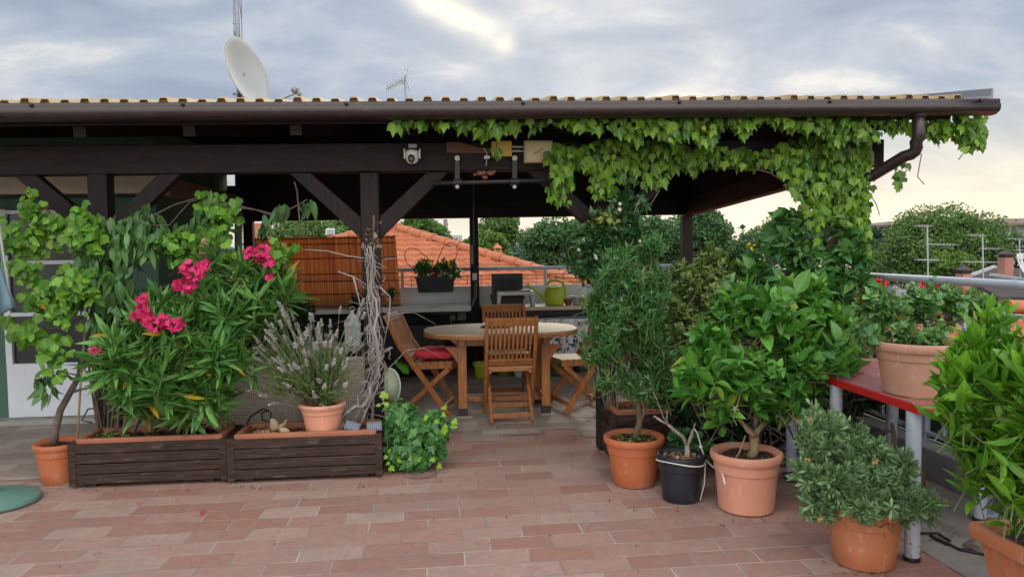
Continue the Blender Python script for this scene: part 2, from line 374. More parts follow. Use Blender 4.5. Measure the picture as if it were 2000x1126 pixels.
def shoots(base, d, slen, nl, L, th0=80, th1=25, droop=.1, phase=137.5, lvar=.2, start=.1):
    """leaves set spirally along straight shoots -> pos, axis, normal, length"""
    n = len(base); d = nrm(d); slen = np.broadcast_to(slen, (n,))
    e1 = nrm(np.cross(d, unit(n))); e2 = np.cross(d, e1)
    t = start+(1-start)*(np.arange(nl)[None]+rng.random((n, nl))*.5)/nl
    ph = np.radians(phase)*np.arange(nl)[None]+rng.random((n, 1))*6.28+rng.normal(0, .25, (n, nl))
    rad = np.cos(ph)[..., None]*e1[:, None]+np.sin(ph)[..., None]*e2[:, None]
    th = np.radians(th0+(th1-th0)*t+rng.normal(0, 9, (n, nl)))
    ax = d[:, None]*np.cos(th)[..., None]+rad*np.sin(th)[..., None]
    no = d[:, None]*np.sin(th)[..., None]-rad*np.cos(th)[..., None]
    ax = ax + np.array([0, 0, -1.0])*droop*(rng.random((n, nl, 1))*1.2)
    pos = base[:, None]+d[:, None]*(slen[:, None]*t)[..., None]
    ln = L*(1-.35*t**3)*(1+rng.normal(0, lvar, (n, nl)))
    return pos.reshape(-1, 3), ax.reshape(-1, 3), no.reshape(-1, 3), np.clip(ln, L*.35, L*1.6).reshape(-1)
def blobpts(blobs, n, shell=.55, flat=1.0):
    """points in ellipsoids given as (px, py, r_px, Y[, ry_px[, depth factor]]) -> points, centres, outward dirs"""
    W = []; 
    for b in blobs:
        c = P(b[0], b[1], b[3]); s = b[3]/F; rx = b[2]*s; rz = (b[4] if len(b) > 4 else b[2])*s; ry = min(rx, rz)*(b[5] if len(b) > 5 else 1.0)*flat
        W.append((np.array(c), np.array([rx, ry, rz])))
    wt = np.array([(w[1].prod())**.75 for w in W]); wt /= wt.sum()
    idx = rng.choice(len(W), n, p=wt); u = unit(n); rr = (shell+(1-shell)*rng.random(n)**.7)
    c = np.array([W[i][0] for i in idx]); r = np.array([W[i][1] for i in idx])
    return c+u*r*rr[:, None], c, nrm(u/r)
def stemgeo(base, tips, r0, r1, wob=.03, n=5, mid=None):
    g = Geo(); base = Vector(base)
    for t in tips:
        t = Vector(t); b = base+Vector((random.uniform(-1, 1), random.uniform(-1, 1), 0))*wob
        m1 = b.lerp(t, .35)+Vector((random.gauss(0, wob), random.gauss(0, wob), random.uniform(0, 2)*wob)); m2 = b.lerp(t, .7)+Vector((random.gauss(0, wob), random.gauss(0, wob), random.uniform(0, 2)*wob))
        if mid is not None: m1 = Vector(mid)+Vector((random.gauss(0, wob), random.gauss(0, wob), random.gauss(0, wob)))
        g.tube([b, m1, m2, t], [r0, r0*.75+r1*.25, r0*.4+r1*.6, r1], n)
    return g
def twigs(g, base, d, slen, r=.0022):
    for b, v, l in zip(base, nrm(d), np.broadcast_to(slen, (len(base),))):
        b = Vector(b); v = Vector(v); g.tube([b-v*l*.35, b+v*l], [r, r*.5], 4, False)
# ------------------------------------------------------------------ shared materials
DARKWOOD = mat('dark_stained_wood', (.0135, .0085, .0095), .55, .45, 5, (1.2, 8, 8), bump=.35, col2=(.026, .015, .013), spec=.25)
DARKWOOD_V = mat('dark_stained_wood_upright', (.0155, .010, .0105), .55, .45, 5, (8, 8, 1.2), bump=.35, col2=(.030, .018, .016), spec=.25)
SOFFIT = mat('soffit_boards', (.010, .006, .007), .7, .3, 4, (1, 6, 6), bump=.2)
GUTTER = mat('brown_gutter_metal', (.030, .0175, .019), .36, .15, 3, (.3, 3, 3), col2=(.040, .026, .027), spec=.5, speck=(.06, .05, .05))
ROOFSHEET = mat('ochre_roof_sheet', (.44, .325, .17), .65, .2, 9, bump=.2, col2=(.35, .27, .17), speck=(.25, .2, .12))
GREENWALL = mat('green_render', (.055, .13, .10), .75, .15, 3, bump=.15)
SHADEWALL = mat('green_wall_in_shade', (.012, .020, .018), .8, .25, 3, bump=.1)  # green taken almost to black: the shade under ledge and counter is in the colour
GREYWALL = mat('grey_white_render', (.66, .68, .70), .8, .08, 2.5, bump=.1, col2=(.52, .54, .56))
STEEL = mat('galvanised_steel', (.42, .47, .55), .5, .12, 14, metal=.15, speck=(.28, .30, .34))
BLACKMETAL = mat('black_metal', (.012, .012, .014), .45, .2, 8)
WHITEPLASTIC = mat('white_plastic', (.62, .63, .62), .4, .06, 5)
TEAK = mat('oiled_teak', (.42, .165, .055), .40, .32, 7, (6, 6, 1.2), bump=.15, col2=(.27, .095, .03))
TEAKTOP = mat('weathered_teak_top', (.50, .33, .21), .42, .18, 5, (1, 9, 6), bump=.1, col2=(.38, .23, .125))
SOIL = mat('potting_soil', (.035, .022, .014), .95, .6, 30, bump=.9, bscale=60, col2=(.10, .065, .035))
TERRA_RED = mat('orange_red_terracotta', (.46, .13, .050), .55, .12, 5, bump=.08, col2=(.44, .17, .09), speck=(.50, .28, .19))
TERRA_PINK = mat('pale_pink_terracotta', (.60, .27, .18), .6, .10, 4, bump=.06, col2=(.62, .36, .27), speck=(.66, .46, .38))
TERRA = mat('weathered_terracotta', (.46, .165, .075), .62, .15, 4, bump=.1, col2=(.50, .26, .165), speck=(.56, .38, .28))
TERRA_DUSTY = mat('dusty_rose_plastic', (.46, .245, .17), .6, .10, 4, bump=.06, col2=(.50, .31, .24), speck=(.55, .40, .34))
BLACKPOT = mat('blue_black_plastic', (.014, .017, .028), .4, .15, 5, speck=(.06, .06, .065))
PLANTERWOOD = mat('worn_planter_wood', (.036, .019, .0145), .65, .6, 7, (.7, 11, 11), bump=.7, col2=(.095, .060, .046), spec=.3, speck=(.17, .125, .105))
BARK = mat('grey_brown_bark', (.15, .105, .065), .85, .35, 18, (1, 1, .4), bump=.6)
DRYTWIG = mat('bleached_twig', (.30, .27, .262), .85, .3, 14, (1, 1, .3), bump=.4)
GREENSTEM = mat('green_stem', (.10, .14, .045), .7, .3, 10)
CABLE = mat('black_cable', (.01, .01, .011), .5, .1, 5)

# ------------------------------------------------------------------ terrace and ground
floor_m = tilemat('terracotta_paving', [(.0, (.295, .145, .112)), (.25, (.322, .175, .138)), (.5, (.345, .202, .162)), (.75, (.365, .23, .19)), (1, (.39, .275, .228))], (.47, .42, .385), loc=(.05, .02, 0), rot=R(-.8))
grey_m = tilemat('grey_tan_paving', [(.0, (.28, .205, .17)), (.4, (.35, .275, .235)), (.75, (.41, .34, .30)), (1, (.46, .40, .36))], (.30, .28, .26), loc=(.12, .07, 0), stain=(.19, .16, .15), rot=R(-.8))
g = Geo(); g.box((-2.0, 3.6, -4.6), (10.4, 13.2, 9.2)); f = g.build('terrace_floor', floor_m); setprops(f, kind='structure')
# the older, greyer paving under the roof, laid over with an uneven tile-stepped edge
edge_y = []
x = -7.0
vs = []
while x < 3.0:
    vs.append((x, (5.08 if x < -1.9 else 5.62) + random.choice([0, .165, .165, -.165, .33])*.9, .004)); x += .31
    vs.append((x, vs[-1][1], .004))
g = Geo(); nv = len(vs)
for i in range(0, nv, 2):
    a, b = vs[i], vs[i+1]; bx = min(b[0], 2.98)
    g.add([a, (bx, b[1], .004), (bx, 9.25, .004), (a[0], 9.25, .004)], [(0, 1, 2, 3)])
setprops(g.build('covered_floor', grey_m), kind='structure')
g = Geo(); g.add([(2.30, 1.5, .004), (2.98, 1.5, .004), (2.98, 5.0, .004), (2.42, 5.0, .004), (2.36, 4.2, .004), (2.24, 3.6, .004), (2.26, 2.6, .004)], [(0, 1, 2, 3, 4, 5, 6)])
setprops(g.build('cement_strip', mat('old_cement', (.22, .195, .18), .85, .25, 5, bump=.4, col2=(.30, .27, .25))), kind='structure')
g = Geo(); g.add([(-600, -200, -9.2), (600, -200, -9.2), (600, 900, -9.2), (-600, 900, -9.2)], [(0, 1, 2, 3)])
setprops(g.build('ground', mat('town_ground', (.06, .075, .04), .9, .4, .08)), kind='structure')
# damp ring left by a pot
g = Geo(); c = G(822, 925); g.lathe((c.x, c.y, .0045), [(.0, .0), (.11, 0)], 40, open_ends=True)
setprops(g.build('water_stain', mat('damp_tile', (.23, .15, .115), .5, .3, 14)), kind='structure')

# ------------------------------------------------------------------ pergola
PY = 5.30                                        # front post line
def eave_z(x): return 2.345 + (x+2.6)*.0085
SL = .155                                        # roof slope
perg = thing('pergola', 'dark brown timber pergola with ochre corrugated roof over the dining terrace', 'pergola', (.4, 5.3, 0))
FRONTX = [-4.1, -2.300, -.500, 1.165, 3.010]
PW = .125
for x in FRONTX:
    g = Geo(); g.box((x, PY, 1.005), (PW, PW, 2.01)); g.build('post', DARKWOOD_V, perg, bevel=.006)
for x, w in ((P(487, 480, 9.2).x, .11), (.386, .105), (3.083, .125)):
    g = Geo(); g.box((x, 9.2, .93), (w, w, 1.86)); g.build('post', DARKWOOD_V, perg, bevel=.005)
g = Geo(); g.add(*(lambda V, Fc: (V, Fc))(*((lambda z0, z1: ([(-6.5, PY-.068, z0-.03), (3.25, PY-.068, z0+.028), (3.25, PY+.068, z0+.028), (-6.5, PY+.068, z0-.03), (-6.5, PY-.068, z1-.03), (3.25, PY-.068, z1+.028), (3.25, PY+.068, z1+.028), (-6.5, PY+.068, z1-.03)], [(0, 3, 2, 1), (4, 5, 6, 7), (0, 1, 5, 4), (1, 2, 6, 5), (2, 3, 7, 6), (3, 0, 4, 7)]))(2.010, 2.205))))
g.build('front_beam', DARKWOOD, perg, bevel=.006)
g = Geo(); g.bar((-2.6, 9.2, 1.947), (3.2, 9.2, 1.975), .13, .20); g.build('rear_beam', DARKWOOD, perg, bevel=.005)
g = Geo(); g.bar((3.02, PY+.07, 2.10), (3.09, 9.13, 1.955), .11, .20); g.build('side_beam', DARKWOOD, perg, bevel=.005)
# boards that close the rear and the right gable up to the roof
for xa, xb, za, zb in ((-6.2, -2.80, 1.93, 2.98), (-2.80, -2.46, 1.93, 2.275), (-2.80, -2.46, 2.44, 2.98), (-2.46, 3.13, 1.93, 2.98)):
    zl, zr = (eave_z(xa)+.655, eave_z(xb)+.655) if zb > 2.9 else (zb, zb)
    g = Geo(); g.prism([(xa, 9.20, za), (xb, 9.20, za), (xb, 9.20, zr), (xa, 9.20, zl)], (0, .03, 0)); g.build('rear_boarding', SOFFIT, perg)
g = Geo(); g.prism([(3.06, PY+.2, 2.10), (3.10, 9.24, 1.96), (3.10, 9.24, 2.98), (3.06, PY+.2, 2.40)], (.03, 0, 0)); g.build('gable_boarding', SOFFIT, perg)
def brace(x, sgn):
    g = Geo(); a = Vector((x+sgn*.062, PY, 1.60)); b = Vector((x+sgn*.50, PY, 2.02))
    d = (b-a).normalized(); a = a-d*.05
    # mitred ends: cut upright at the post and level at the beam
    n = Vector((-d.z, 0, d.x))*.052; y = Vector((0, .045, 0))
    p = [Vector((x+sgn*.0625, 0, 1.55)), Vector((x+sgn*.0625, 0, 1.70)), Vector((x+sgn*.40, 0, 2.012)), Vector((x+sgn*.545, 0, 2.012))]
    if sgn < 0: p = p[::-1]
    g.prism([(q.x, PY-.045, q.z) for q in p], (0, .09, 0)); g.build('brace', DARKWOOD_V, perg, bevel=.004)
for x in FRONTX[1:4]:
    brace(x, -1); brace(x, 1)
brace(FRONTX[4], -1)
for x in np.arange(-5.5, 3.3, .655):
    g = Geo(); z0 = eave_z(x)-.10
    g.bar((x, 4.86, z0), (x, 9.2, z0+SL*4.34), .075, .11); g.build('rafter', DARKWOOD, perg, bevel=.004)
g = Geo(); XL, XR = -6.0, 3.46
def rp(x, y, dz=0): return (x, y, eave_z(x)+SL*(y-4.80)+dz)
g.add([rp(XL, 4.77, -.042), rp(XR, 4.77, -.042), rp(XR, 9.6, -.042), rp(XL, 9.6, -.042), rp(XL, 4.77, -.008), rp(XR, 4.77, -.008), rp(XR, 9.6, -.008), rp(XL, 9.6, -.008)], [(0, 3, 2, 1), (4, 5, 6, 7), (0, 1, 5, 4), (1, 2, 6, 5), (2, 3, 7, 6), (3, 0, 4, 7)])
g.build('soffit_board', SOFFIT, perg)
g = Geo(); g.bar((XL, 4.82, eave_z(XL)-.065), (XR, 4.82, eave_z(XR)-.065), .03, .05); g.build('fascia_board', SOFFIT, perg, bevel=.003)
# corrugated sheet: raised ribs every 11 cm, closed by a foam filler at the eave
prof = []; x = XL; i = 0
while x < XR-.04:
    h = (.033, .030, .027, .038, .033, .028, .035)[i % 7]
    prof += [(x, 0), (x+.040, 0), (x+.054, h), (x+.092, h), (x+.106, 0)]; x += .1125; i += 1
prof.append((min(x, XR), 0))
g = Geo(); vs = []
for (x, h) in prof:
    h += .034; vs += [rp(x, 4.675, h), rp(x, 9.62, h), rp(x, 4.675, h-.007), rp(x, 9.62, h-.007)]
fs = []
for i in range(len(prof)-1):
    a = i*4; b = a+4; fs += [(a, b, b+1, a+1), (a+3, b+3, b+2, a+2), (a+2, b+2, b, a)]
g.add(vs, fs); g.build('roof_sheet', ROOFSHEET, perg)
g = Geo()
vs = []; fs = []
for (x, h) in prof: vs += [rp(x, 4.70, -.035), rp(x, 4.70, h+.0255), rp(x, 4.75, h+.0255), rp(x, 4.75, -.035)]
for i in range(len(prof)-1): a = i*4; b = a+4; fs += [(a, b, b+1, a+1), (a+1, b+1, b+2, a+2), (a+2, b+2, b+3, a+3), (a+3, b+3, b, a)]
g.add(vs, fs)
g.build('eave_filler', mat('brown_filler', (.24, .14, .065), .8, .3, 20), perg)
g = Geo(); pv = [(4.705, .0), (4.665, .001), (4.652, -.02), (4.645, -.055), (4.655, -.085), (4.685, -.105), (4.74, -.107), (4.782, -.095), (4.786, -.03)]
def gp(x, q): return (x, q[0], eave_z(x)+.012+q[1]*.86)
GX0, GX1 = -6.0, 3.69
gv = [(4.668, -.006), (4.656, .004), (4.646, -.006), (4.650, -.022), (4.641, -.04), (4.640, -.066), (4.652, -.09), (4.684, -.108), (4.73, -.110), (4.768, -.100), (4.776, -.07), (4.778, -.012)]
NX = 24; vs = []; fs = []
for i in range(NX+1):
    x = GX0+(GX1-GX0)*i/NX; vs += [gp(x, q) for q in gv]
m = len(gv)
for i in range(NX):
    for k in range(m-1): a = i*m+k; fs.append((a, a+1, a+1+m, a+m))
g.add(vs, fs); gut = g.build('gutter', GUTTER, perg, smooth=True, solid=.003)
for x in (GX1-.002,):
    q = Geo(); q.prism([gp(x, t) for t in gv], (.004, 0, 0)); q.build('end_cap', GUTTER, gut)
for px in (60, 356, 676, 1022, 1328, 1622, 1917):
    x = P(px, 205, 4.64).x; q = Geo(); z = eave_z(x)+.012
    q.tube([(x, 4.646, z-.001), (x, 4.640, z-.012), (x, 4.638, z-.022)], [.011, .012, .004], 10); q.tube([(x, 4.65, z+.003), (x, 4.77, z+.006)], .004, 6); q.build('gutter_bracket', GUTTER, gut, smooth=True)
# flashing at the right verge
zc = eave_z(3.5)
g = Geo(); g.prism([(3.44, 4.66, zc+.014), (3.65, 4.66, zc+.022), (3.65, 4.66, zc+.085), (3.64, 4.66, zc+.085), (3.63, 4.66, zc+.035), (3.44, 4.66, zc+.022)], (0, 4.95, 4.95*SL)); g.prism([(3.455, 4.80, zc-.03), (3.475, 4.80, zc-.03), (3.475, 4.80, zc+.013), (3.455, 4.80, zc+.013)], (0, 4.75, 4.75*SL)); g.prism([(3.62, 4.80, zc-.02), (3.65, 4.80, zc-.02), (3.65, 4.80, zc+.02), (3.62, 4.80, zc+.02)], (0, 4.75, 4.75*SL)); g.prism([(3.477, 4.80, zc-.025), (3.618, 4.80, zc-.025), (3.618, 4.80, zc-.010), (3.477, 4.80, zc-.010)], (0, 4.75, 4.75*SL)); g.build('verge_flashing', mat('lead_flashing', (.20, .20, .22), .45, .1, 5, metal=.3), perg)
# down pipe: swan neck from the gutter back to the corner post
a = P(1794, 226, 4.71); b = P(1795, 268, 4.72); c = P(1775, 300, 4.78); d = P(1704, 343, 5.02)
path = [a, b]
for t in (0, .25, .5, .75, 1): path.append((1-t)**2*(b+(c-b)*.3)+2*t*(1-t)*P(1796, 300, 4.74)+t*t*(c+(d-c)*.12))
path += [d, d+Vector((-.10, .10, -.05)), Vector((3.03, 5.20, d.z-.20)), Vector((3.03, 5.20, .1))]
g = Geo(); g.tube(path, .040, 14); g.tube([a+Vector((0, 0, .012)), a-Vector((0, 0, .01))], .045, 14); g.build('down_pipe', GUTTER, perg, smooth=True)

# ------------------------------------------------------------------ house on the left
HX, HY = P(313, 600, 6.9).x, 6.9
house = thing('green_house', 'dark green rendered house wall with a cream eaves board behind the left planters', 'house', (-4.2, 8, 0))
g = Geo(); g.box(((-7+HX)/2, HY+1.12, 1.31), (HX+7, 2.24, 2.62)); g.build('wall', GREENWALL, house, bevel=.01)
g = Geo(); g.box(((-7+HX)/2+.06, HY-.16, 2.07), (HX+7.12, .30, .165)); g.build('eaves_board', mat('cream_board', (.62, .55, .44), .6, .08, 3), house, bevel=.004)
g = Geo(); g.box(((-7+HX)/2, HY-.15, 1.98), (HX+7, .27, .012)); g.build('eaves_trim', BLACKMETAL, house)
g = Geo(); g.box((HX+.06, (HY+9.1)/2, 2.07), (.13, 9.1-HY-.02, .17)); g.build('side_eaves_board', mat('brown_board', (.20, .145, .11), .65, .15, 4, (1, 6, 6)), house, bevel=.004)
DOORP = mat('pale_blue_door_paint', (.64, .69, .77), .45, .06, 3, speck=(.50, .53, .56))
d0, d1 = P(14, 700, HY-.03).x, P(186, 700, HY-.03).x; dt = P(100, 408, HY-.03).z; dm = P(100, 708, HY-.03).z
door = Geo(); door.box(((d0+d1)/2, HY-.025, (.05+dm)/2), (d1-d0, .045, dm-.05)); dr = door.build('door', DOORP, house, bevel=.004)
g = Geo()
for x in (d0+.028, d1-.028): g.box((x, HY-.026, (dm+dt)/2), (.055, .05, dt-dm))
for z in (dt-.025, P(100, 512, HY).z, P(100, 612, HY).z): g.box(((d0+d1)/2, HY-.024, z), (d1-d0-.11, .044, .035))
g.build('glazing_frame', DOORP, dr, bevel=.003)
g = Geo(); g.box(((d0+d1)/2, HY-.012, (dm+dt)/2), (d1-d0-.1, .012, dt-dm-.02)); g.build('glass_pane', mat('dark_door_glass', (.018, .022, .026), .22, .3, 2), dr)
g = Geo(); g.box((d1-.04, HY-.065, 1.0), (.03, .03, .13)); g.tube([(d1-.04, HY-.06, 1.03), (d1-.04, HY-.1, 1.03), (d1-.13, HY-.1, 1.03)], .009, 8); g.build('door_handle', STEEL, dr)
g = Geo(); g.box(((d0+d1)/2, HY-.08, .02), (d1-d0+.2, .16, .05)); g.build('door_step', mat('grey_step', (.34, .33, .31), .8, .15, 6), house, bevel=.004)
g = Geo(); pp = [P(466, 415, 8.9), P(466, 520, 8.9), P(463, 640, 8.9), P(463, 715, 8.9)]
g.tube(pp, .045, 12); g.build('drain_pipe', mat('pale_green_pipe', (.36, .46, .40), .5, .08, 4), house, smooth=True)
# ------------------------------------------------------------------ parapets, rails
PWY = 9.30
par = thing('parapet_wall', 'low parapet with grey upper panel and green foot darkened for shade behind the dining table', 'wall', (.7, PWY, 0))
g = Geo(); g.box((.29, PWY+.08, .37), (5.82, .16, .74)); g.build('foot', SHADEWALL, par)
g = Geo(); g.box((.29, PWY+.09, .88), (5.82, .10, .27)); g.build('upper_panel', GREYWALL, par, bevel=.004)
LX0, LX1 = -2.58, .32
g = Geo(); g.box(((LX0+LX1)/2, PWY-.26, .772), (LX1-LX0, .52, .055)); g.build('coping_ledge', mat('ledge_stone', (.62, .62, .60), .7, .1, 5, col2=(.5, .5, .48)), par, bevel=.005)
rail = thing('rear_railing', 'grey tubular railing with thin wire bars along the rear parapet', 'railing', (.7, PWY+.06, 1.0))
RY = PWY+.07
g = Geo(); g.tube([(-2.6, RY, 1.235), (3.16, RY, 1.225)], .024, 12); g.build('top_rail', STEEL, rail, smooth=True)
g = Geo()
for z in (1.15, 1.10): g.tube([(-2.6, RY, z), (3.16, RY, z-.008)], .005, 6)
x = -1.8
while x < 3.1: g.tube([(x, RY, 1.02), (x, RY, 1.155)], .004, 5, False); x += .175
g.build('wire_bars', mat('dull_wire', (.10, .10, .105), .5, .1, 4), rail)
for px in (786, 1065, 1240): 
    x = P(px, 550, RY).x; g = Geo(); g.box((x, RY, 1.12), (.035, .03, .22)); g.build('post', STEEL, rail, bevel=.003)
# right side: kerb and railing running towards the camera
KX = 2.97
kerb = Geo(); kerb.box((KX+.11, 4.2, .10), (.22, 10.4, .20)); setprops(kerb.build('kerb', mat('grey_kerb', (.27, .27, .275), .8, .18, 5, bump=.3, col2=(.20, .20, .20)), loc=(KX, 4.2, 0), bevel=.012), 'long grey concrete kerb under the railing on the right edge of the terrace', 'kerb')
rr = thing('side_railing', 'blue grey tubular steel railing with bars and mesh along the right edge', 'railing', (KX+.13, 4.2, .2))
RX = KX+.13
g = Geo(); g.tube([(RX, -.5, 1.232), (RX, PWY+.05, 1.232)], .026, 14); g.build('top_rail', STEEL, rr, smooth=True)
g = Geo(); g.box((RX, 4.4, 1.06), (.03, 9.8, .022)); g.build('middle_rail', STEEL, rr)
g = Geo(); g.box((RX, 4.4, .245), (.03, 9.8, .022)); g.build('lower_rail', STEEL, rr)
y = -.3
while y < 9.2:
    g = Geo(); g.box((RX, y, .65), (.024, .024, .80)); g.build('baluster', STEEL, rr, bevel=.002); y += .165
for y in (1.6, 3.05, 4.5, 5.95, 7.4, 8.85):
    g = Geo(); g.box((RX+.004, y, .70), (.042, .042, 1.02)); g.build('post', STEEL, rr, bevel=.003)
g = Geo(); g.box((RX+.02, 4.6, .46), (.006, 9.0, .51)); g.build('shade_cloth', mat('dark_shade_cloth', (.018, .026, .022), .8, .3, 30), rr)
g = Geo()
for i in range(130):
    y0 = 1.2+i*.045
    for s in (1, -1):
        a, b = (RX+.016, y0, .70 if s > 0 else 1.045), (RX+.016, y0+.34*.55, 1.045 if s > 0 else .70); g.tube([a, b], .0013, 3, False)
g.build('mesh_wire', mat('rust_mesh_wire', (.36, .26, .22), .6, .1, 6), rr)
c = G(1929, 1004)
bol = thing('steel_stanchion', 'round grey steel pipe standing by the kerb behind the laurel trough', 'post', (c.x, c.y, 0))
g = Geo(); g.tube([(c.x, c.y, 0), (c.x, c.y, .60)], .029, 14); g.build('pipe', STEEL, bol, smooth=True)
g = Geo(); g.tube([(c.x, c.y, 0.004), (c.x, c.y, .012)], .05, 14); g.build('foot_plate', STEEL, bol)

# ------------------------------------------------------------------ bamboo screen on the rear railing
bs = thing('bamboo_screen', 'brown split bamboo roll screen hung on the rear railing beside the house', 'screen', (-1.2, 9.12, .8))
BAMB = mat('bamboo_reed', (.95, .37, .14), .55, .55, 75, (1, 1, .02), col2=(.55, .16, .055))
g = Geo(); gd = Geo(); a0, a1 = P(498, 465, 9.15), P(772, 460, 9.15); b0, b1 = P(498, 604, 9.15), P(784, 600, 9.15)
add_trans(BAMB, .65); n = 116
for i in range(n):
    t = (i+.5)/n; p = a0.lerp(a1, t); q = b0.lerp(b1, t); jj = random.uniform(-.008, .008)
    (gd if random.random() < .3 else g).bar(q+Vector((0, random.uniform(-.004, .004), jj)), p+Vector((0, random.uniform(-.004, .004), jj)), .0138, .004, (0, 1, 0))
g.build('reeds', BAMB, bs); gd.build('dark_reeds', add_trans(mat('dark_bamboo_reed', (.66, .25, .095), .6, .4, 60, (1, 1, .03), col2=(.36, .12, .05)), .4), bs)
g = Geo()
for t in (.02, .10, .30, .52, .62, .80, .97):
    g.bar(a0.lerp(b0, t)+Vector((0, -.010, 0)), a1.lerp(b1, t)+Vector((0, -.010, 0)), .004, .012)
g.build('binding_cords', mat('dark_cord', (.03, .018, .012), .8, .2, 20), bs)


# ------------------------------------------------------------------ counter and the things on it
ct = thing('outdoor_counter', 'pale wooden worktop on dark supports along the parapet', 'counter', (1.5, 8.85, 0))
g = Geo(); g.box((1.55, 8.86, .775), (2.2, .56, .045)); g.build('worktop', mat('pale_counter_wood', (.64, .50, .38), .5, .12, 5, (1, 8, 8)), ct, bevel=.005)
g = Geo(); g.box((1.55, 8.60, .715), (2.16, .02, .07)); g.build('front_board', BLACKMETAL, ct)
for x in (.52, 1.56, 2.58):
    g = Geo(); g.box((x, 8.86, .375), (.05, .5, .745)); g.build('support', SHADEWALL, ct)
g = Geo(); g.tube([P(1045, 622, 8.55), P(1240, 614, 8.55)], .006, 8); g.build('towel_rail', STEEL, ct)
cl = thing('printed_cloth', 'white cotton cloth printed with black leaf sprigs hanging below the counter', 'cloth', tuple(P(1120, 700, 8.55)))
x0, x1 = P(1048, 650, 8.53).x, P(1215, 650, 8.53).x; zt, zb = P(1100, 622, 8.53).z, P(1100, 712, 8.53).z
def clf(u, v): return (x0+(x1-x0)*u, 8.53+.014*math.sin(u*32)+.008*math.sin(u*71+2), zt-(zt-zb)*v+.008*math.sin(u*40)*v*0)
g = Geo(); g.sheet(clf, 120, 6); g.build('fabric', mat('white_cotton', (.78, .80, .82), .85, .06, 12, bump=.1), cl, smooth=True, solid=.002)
n = 120; uu = rng.random(n); vv = rng.random(n)*.9+.05
pos = np.array([clf(u, v) for u, v in zip(uu, vv)])+np.array([0, -.006, 0]); ax = np.column_stack([rng.normal(0, .8, n), np.zeros(n), rng.normal(.3, .8, n)])
leaves('leaf_print', lance(.42, .5, 3, 0, 0), pos, ax, np.tile([0, -1.0, 0], (n, 1)), rng.uniform(.035, .075, n), mat('black_print', (.05, .055, .07), .8, .2, 10), cl)

gr = thing('table_grill', 'black lidded electric grill with a silver front standing open on the counter', 'grill', tuple(P(1000, 597, 8.8)))
a, b = P(960, 535, 8.98), P(1021, 595, 8.98); cx, w = (a.x+b.x)/2, b.x-a.x
g = Geo(); g.box((cx, 8.98, (.80+a.z)/2+.004), (w, .06, a.z-.80), Matrix.Rotation(R(-4), 3, 'X'))
for i in range(9): g.box((cx, 8.943, .92+i*.022), (w*.82, .012, .007))
g.build('lid', BLACKMETAL, gr, bevel=.008)
g = Geo(); g.box((a.x-.004, 8.965, .90), (.03, .06, .07)); g.box((b.x+.004, 8.965, .90), (.03, .06, .07)); g.build('hinge', BLACKMETAL, gr, bevel=.004)
a, b = P(971, 568, 8.72), P(1043, 597, 8.72); cx, w = (a.x+b.x)/2, b.x-a.x; zt = a.z
SIL = mat('brushed_silver', (.50, .49, .48), .3, .15, 20, (1, 1, 8), metal=.6)
g = Geo(); g.box((cx, 8.76, zt-.03), (w, .22, .05)); g.build('tray', SIL, gr, bevel=.008)
g = Geo(); g.box((cx, 8.76, zt+.001), (w*.8, .17, .014)); g.build('grill_plate', BLACKMETAL, gr, bevel=.003)
for s in (-1, 1):
    g = Geo(); g.prism([(cx+s*(w/2-.045), 8.66, zt-.05), (cx+s*(w/2), 8.66, zt-.05), (cx+s*(w/2+.006), 8.66, .80), (cx+s*(w/2-.028), 8.66, .80)][::s], (0, .2, 0)); g.build('leg', SIL, gr, bevel=.003)

LIME = mat('lime_plastic', (.38, .50, .015), .42, .08, 4)
wc = thing('watering_can', 'lime green plastic watering can with a long spout on the counter', 'watering can', tuple(P(1083, 594, 8.75)))
c = P(1083, 594, 8.75); zb = .80; s = 8.75/F
g = Geo(); g.lathe((c.x, 8.75, zb), [(.0, 0), (.098, 0), (.112, .01), (.122, .07), (.122, .14), (.112, .20), (.095, .222), (.08, .225), (.08, .215), (.0, .19)], 28); g.build('body', LIME, wc, smooth='auto')
g = Geo(); g.tube([(c.x-.09, 8.74, zb+.05), P(1058, 577, 8.73), P(1046, 567, 8.72), P(1034, 559, 8.72)], [.03, .02, .013, .012], 10); g.tube([P(1036, 561, 8.72), P(1030, 556, 8.72)], [.014, .026], 12); g.build('spout', LIME, wc, smooth='auto')
h = [P(1068, 556, 8.75), P(1073, 549, 8.75), P(1085, 546, 8.75), P(1098, 551, 8.75), P(1105, 563, 8.75), P(1104, 578, 8.75), P(1099, 587, 8.75)]
g = Geo(); g.tube(h, .016, 10); g.build('handle', LIME, wc, smooth=True)

def small_pot(name, label, px, Y, z, r, h, m, cat='pot', taper=.75, rim=True):
    x = P(px, 590, Y).x; t = thing(name, label, cat, (x, Y, z))
    g = Geo(); pr = [(0, 0), (r*taper, 0), (r, h*.8)]+([(r*1.12, h*.8), (r*1.12, h)] if rim else [(r, h)])+[(r*.92, h), (r*.85, h*.86)]
    g.lathe((x, Y, z), pr, 24, open_ends=True); g.build('vessel', m, t, smooth='auto')
    g = Geo(); g.lathe((x, Y, z+h*.86), [(0, 0), (r*.86, 0)], 20, open_ends=True); g.build('soil', SOIL, t); return t
small_pot('flower_pot', 'small empty brown pot beside the watering can', 1110, 8.72, .80, .05, .075, mat('brown_clay', (.17, .06, .03), .7, .2, 8))
small_pot('flower_pot', 'small white bowl with a teal rim on the counter', 1127, 8.80, .80, .075, .10, mat('teal_white_glaze', (.42, .50, .50), .35, .1, 5))
small_pot('flower_pot', 'little lime green pot at the foliage end of the counter', 1143, 8.70, .80, .04, .08, LIME)
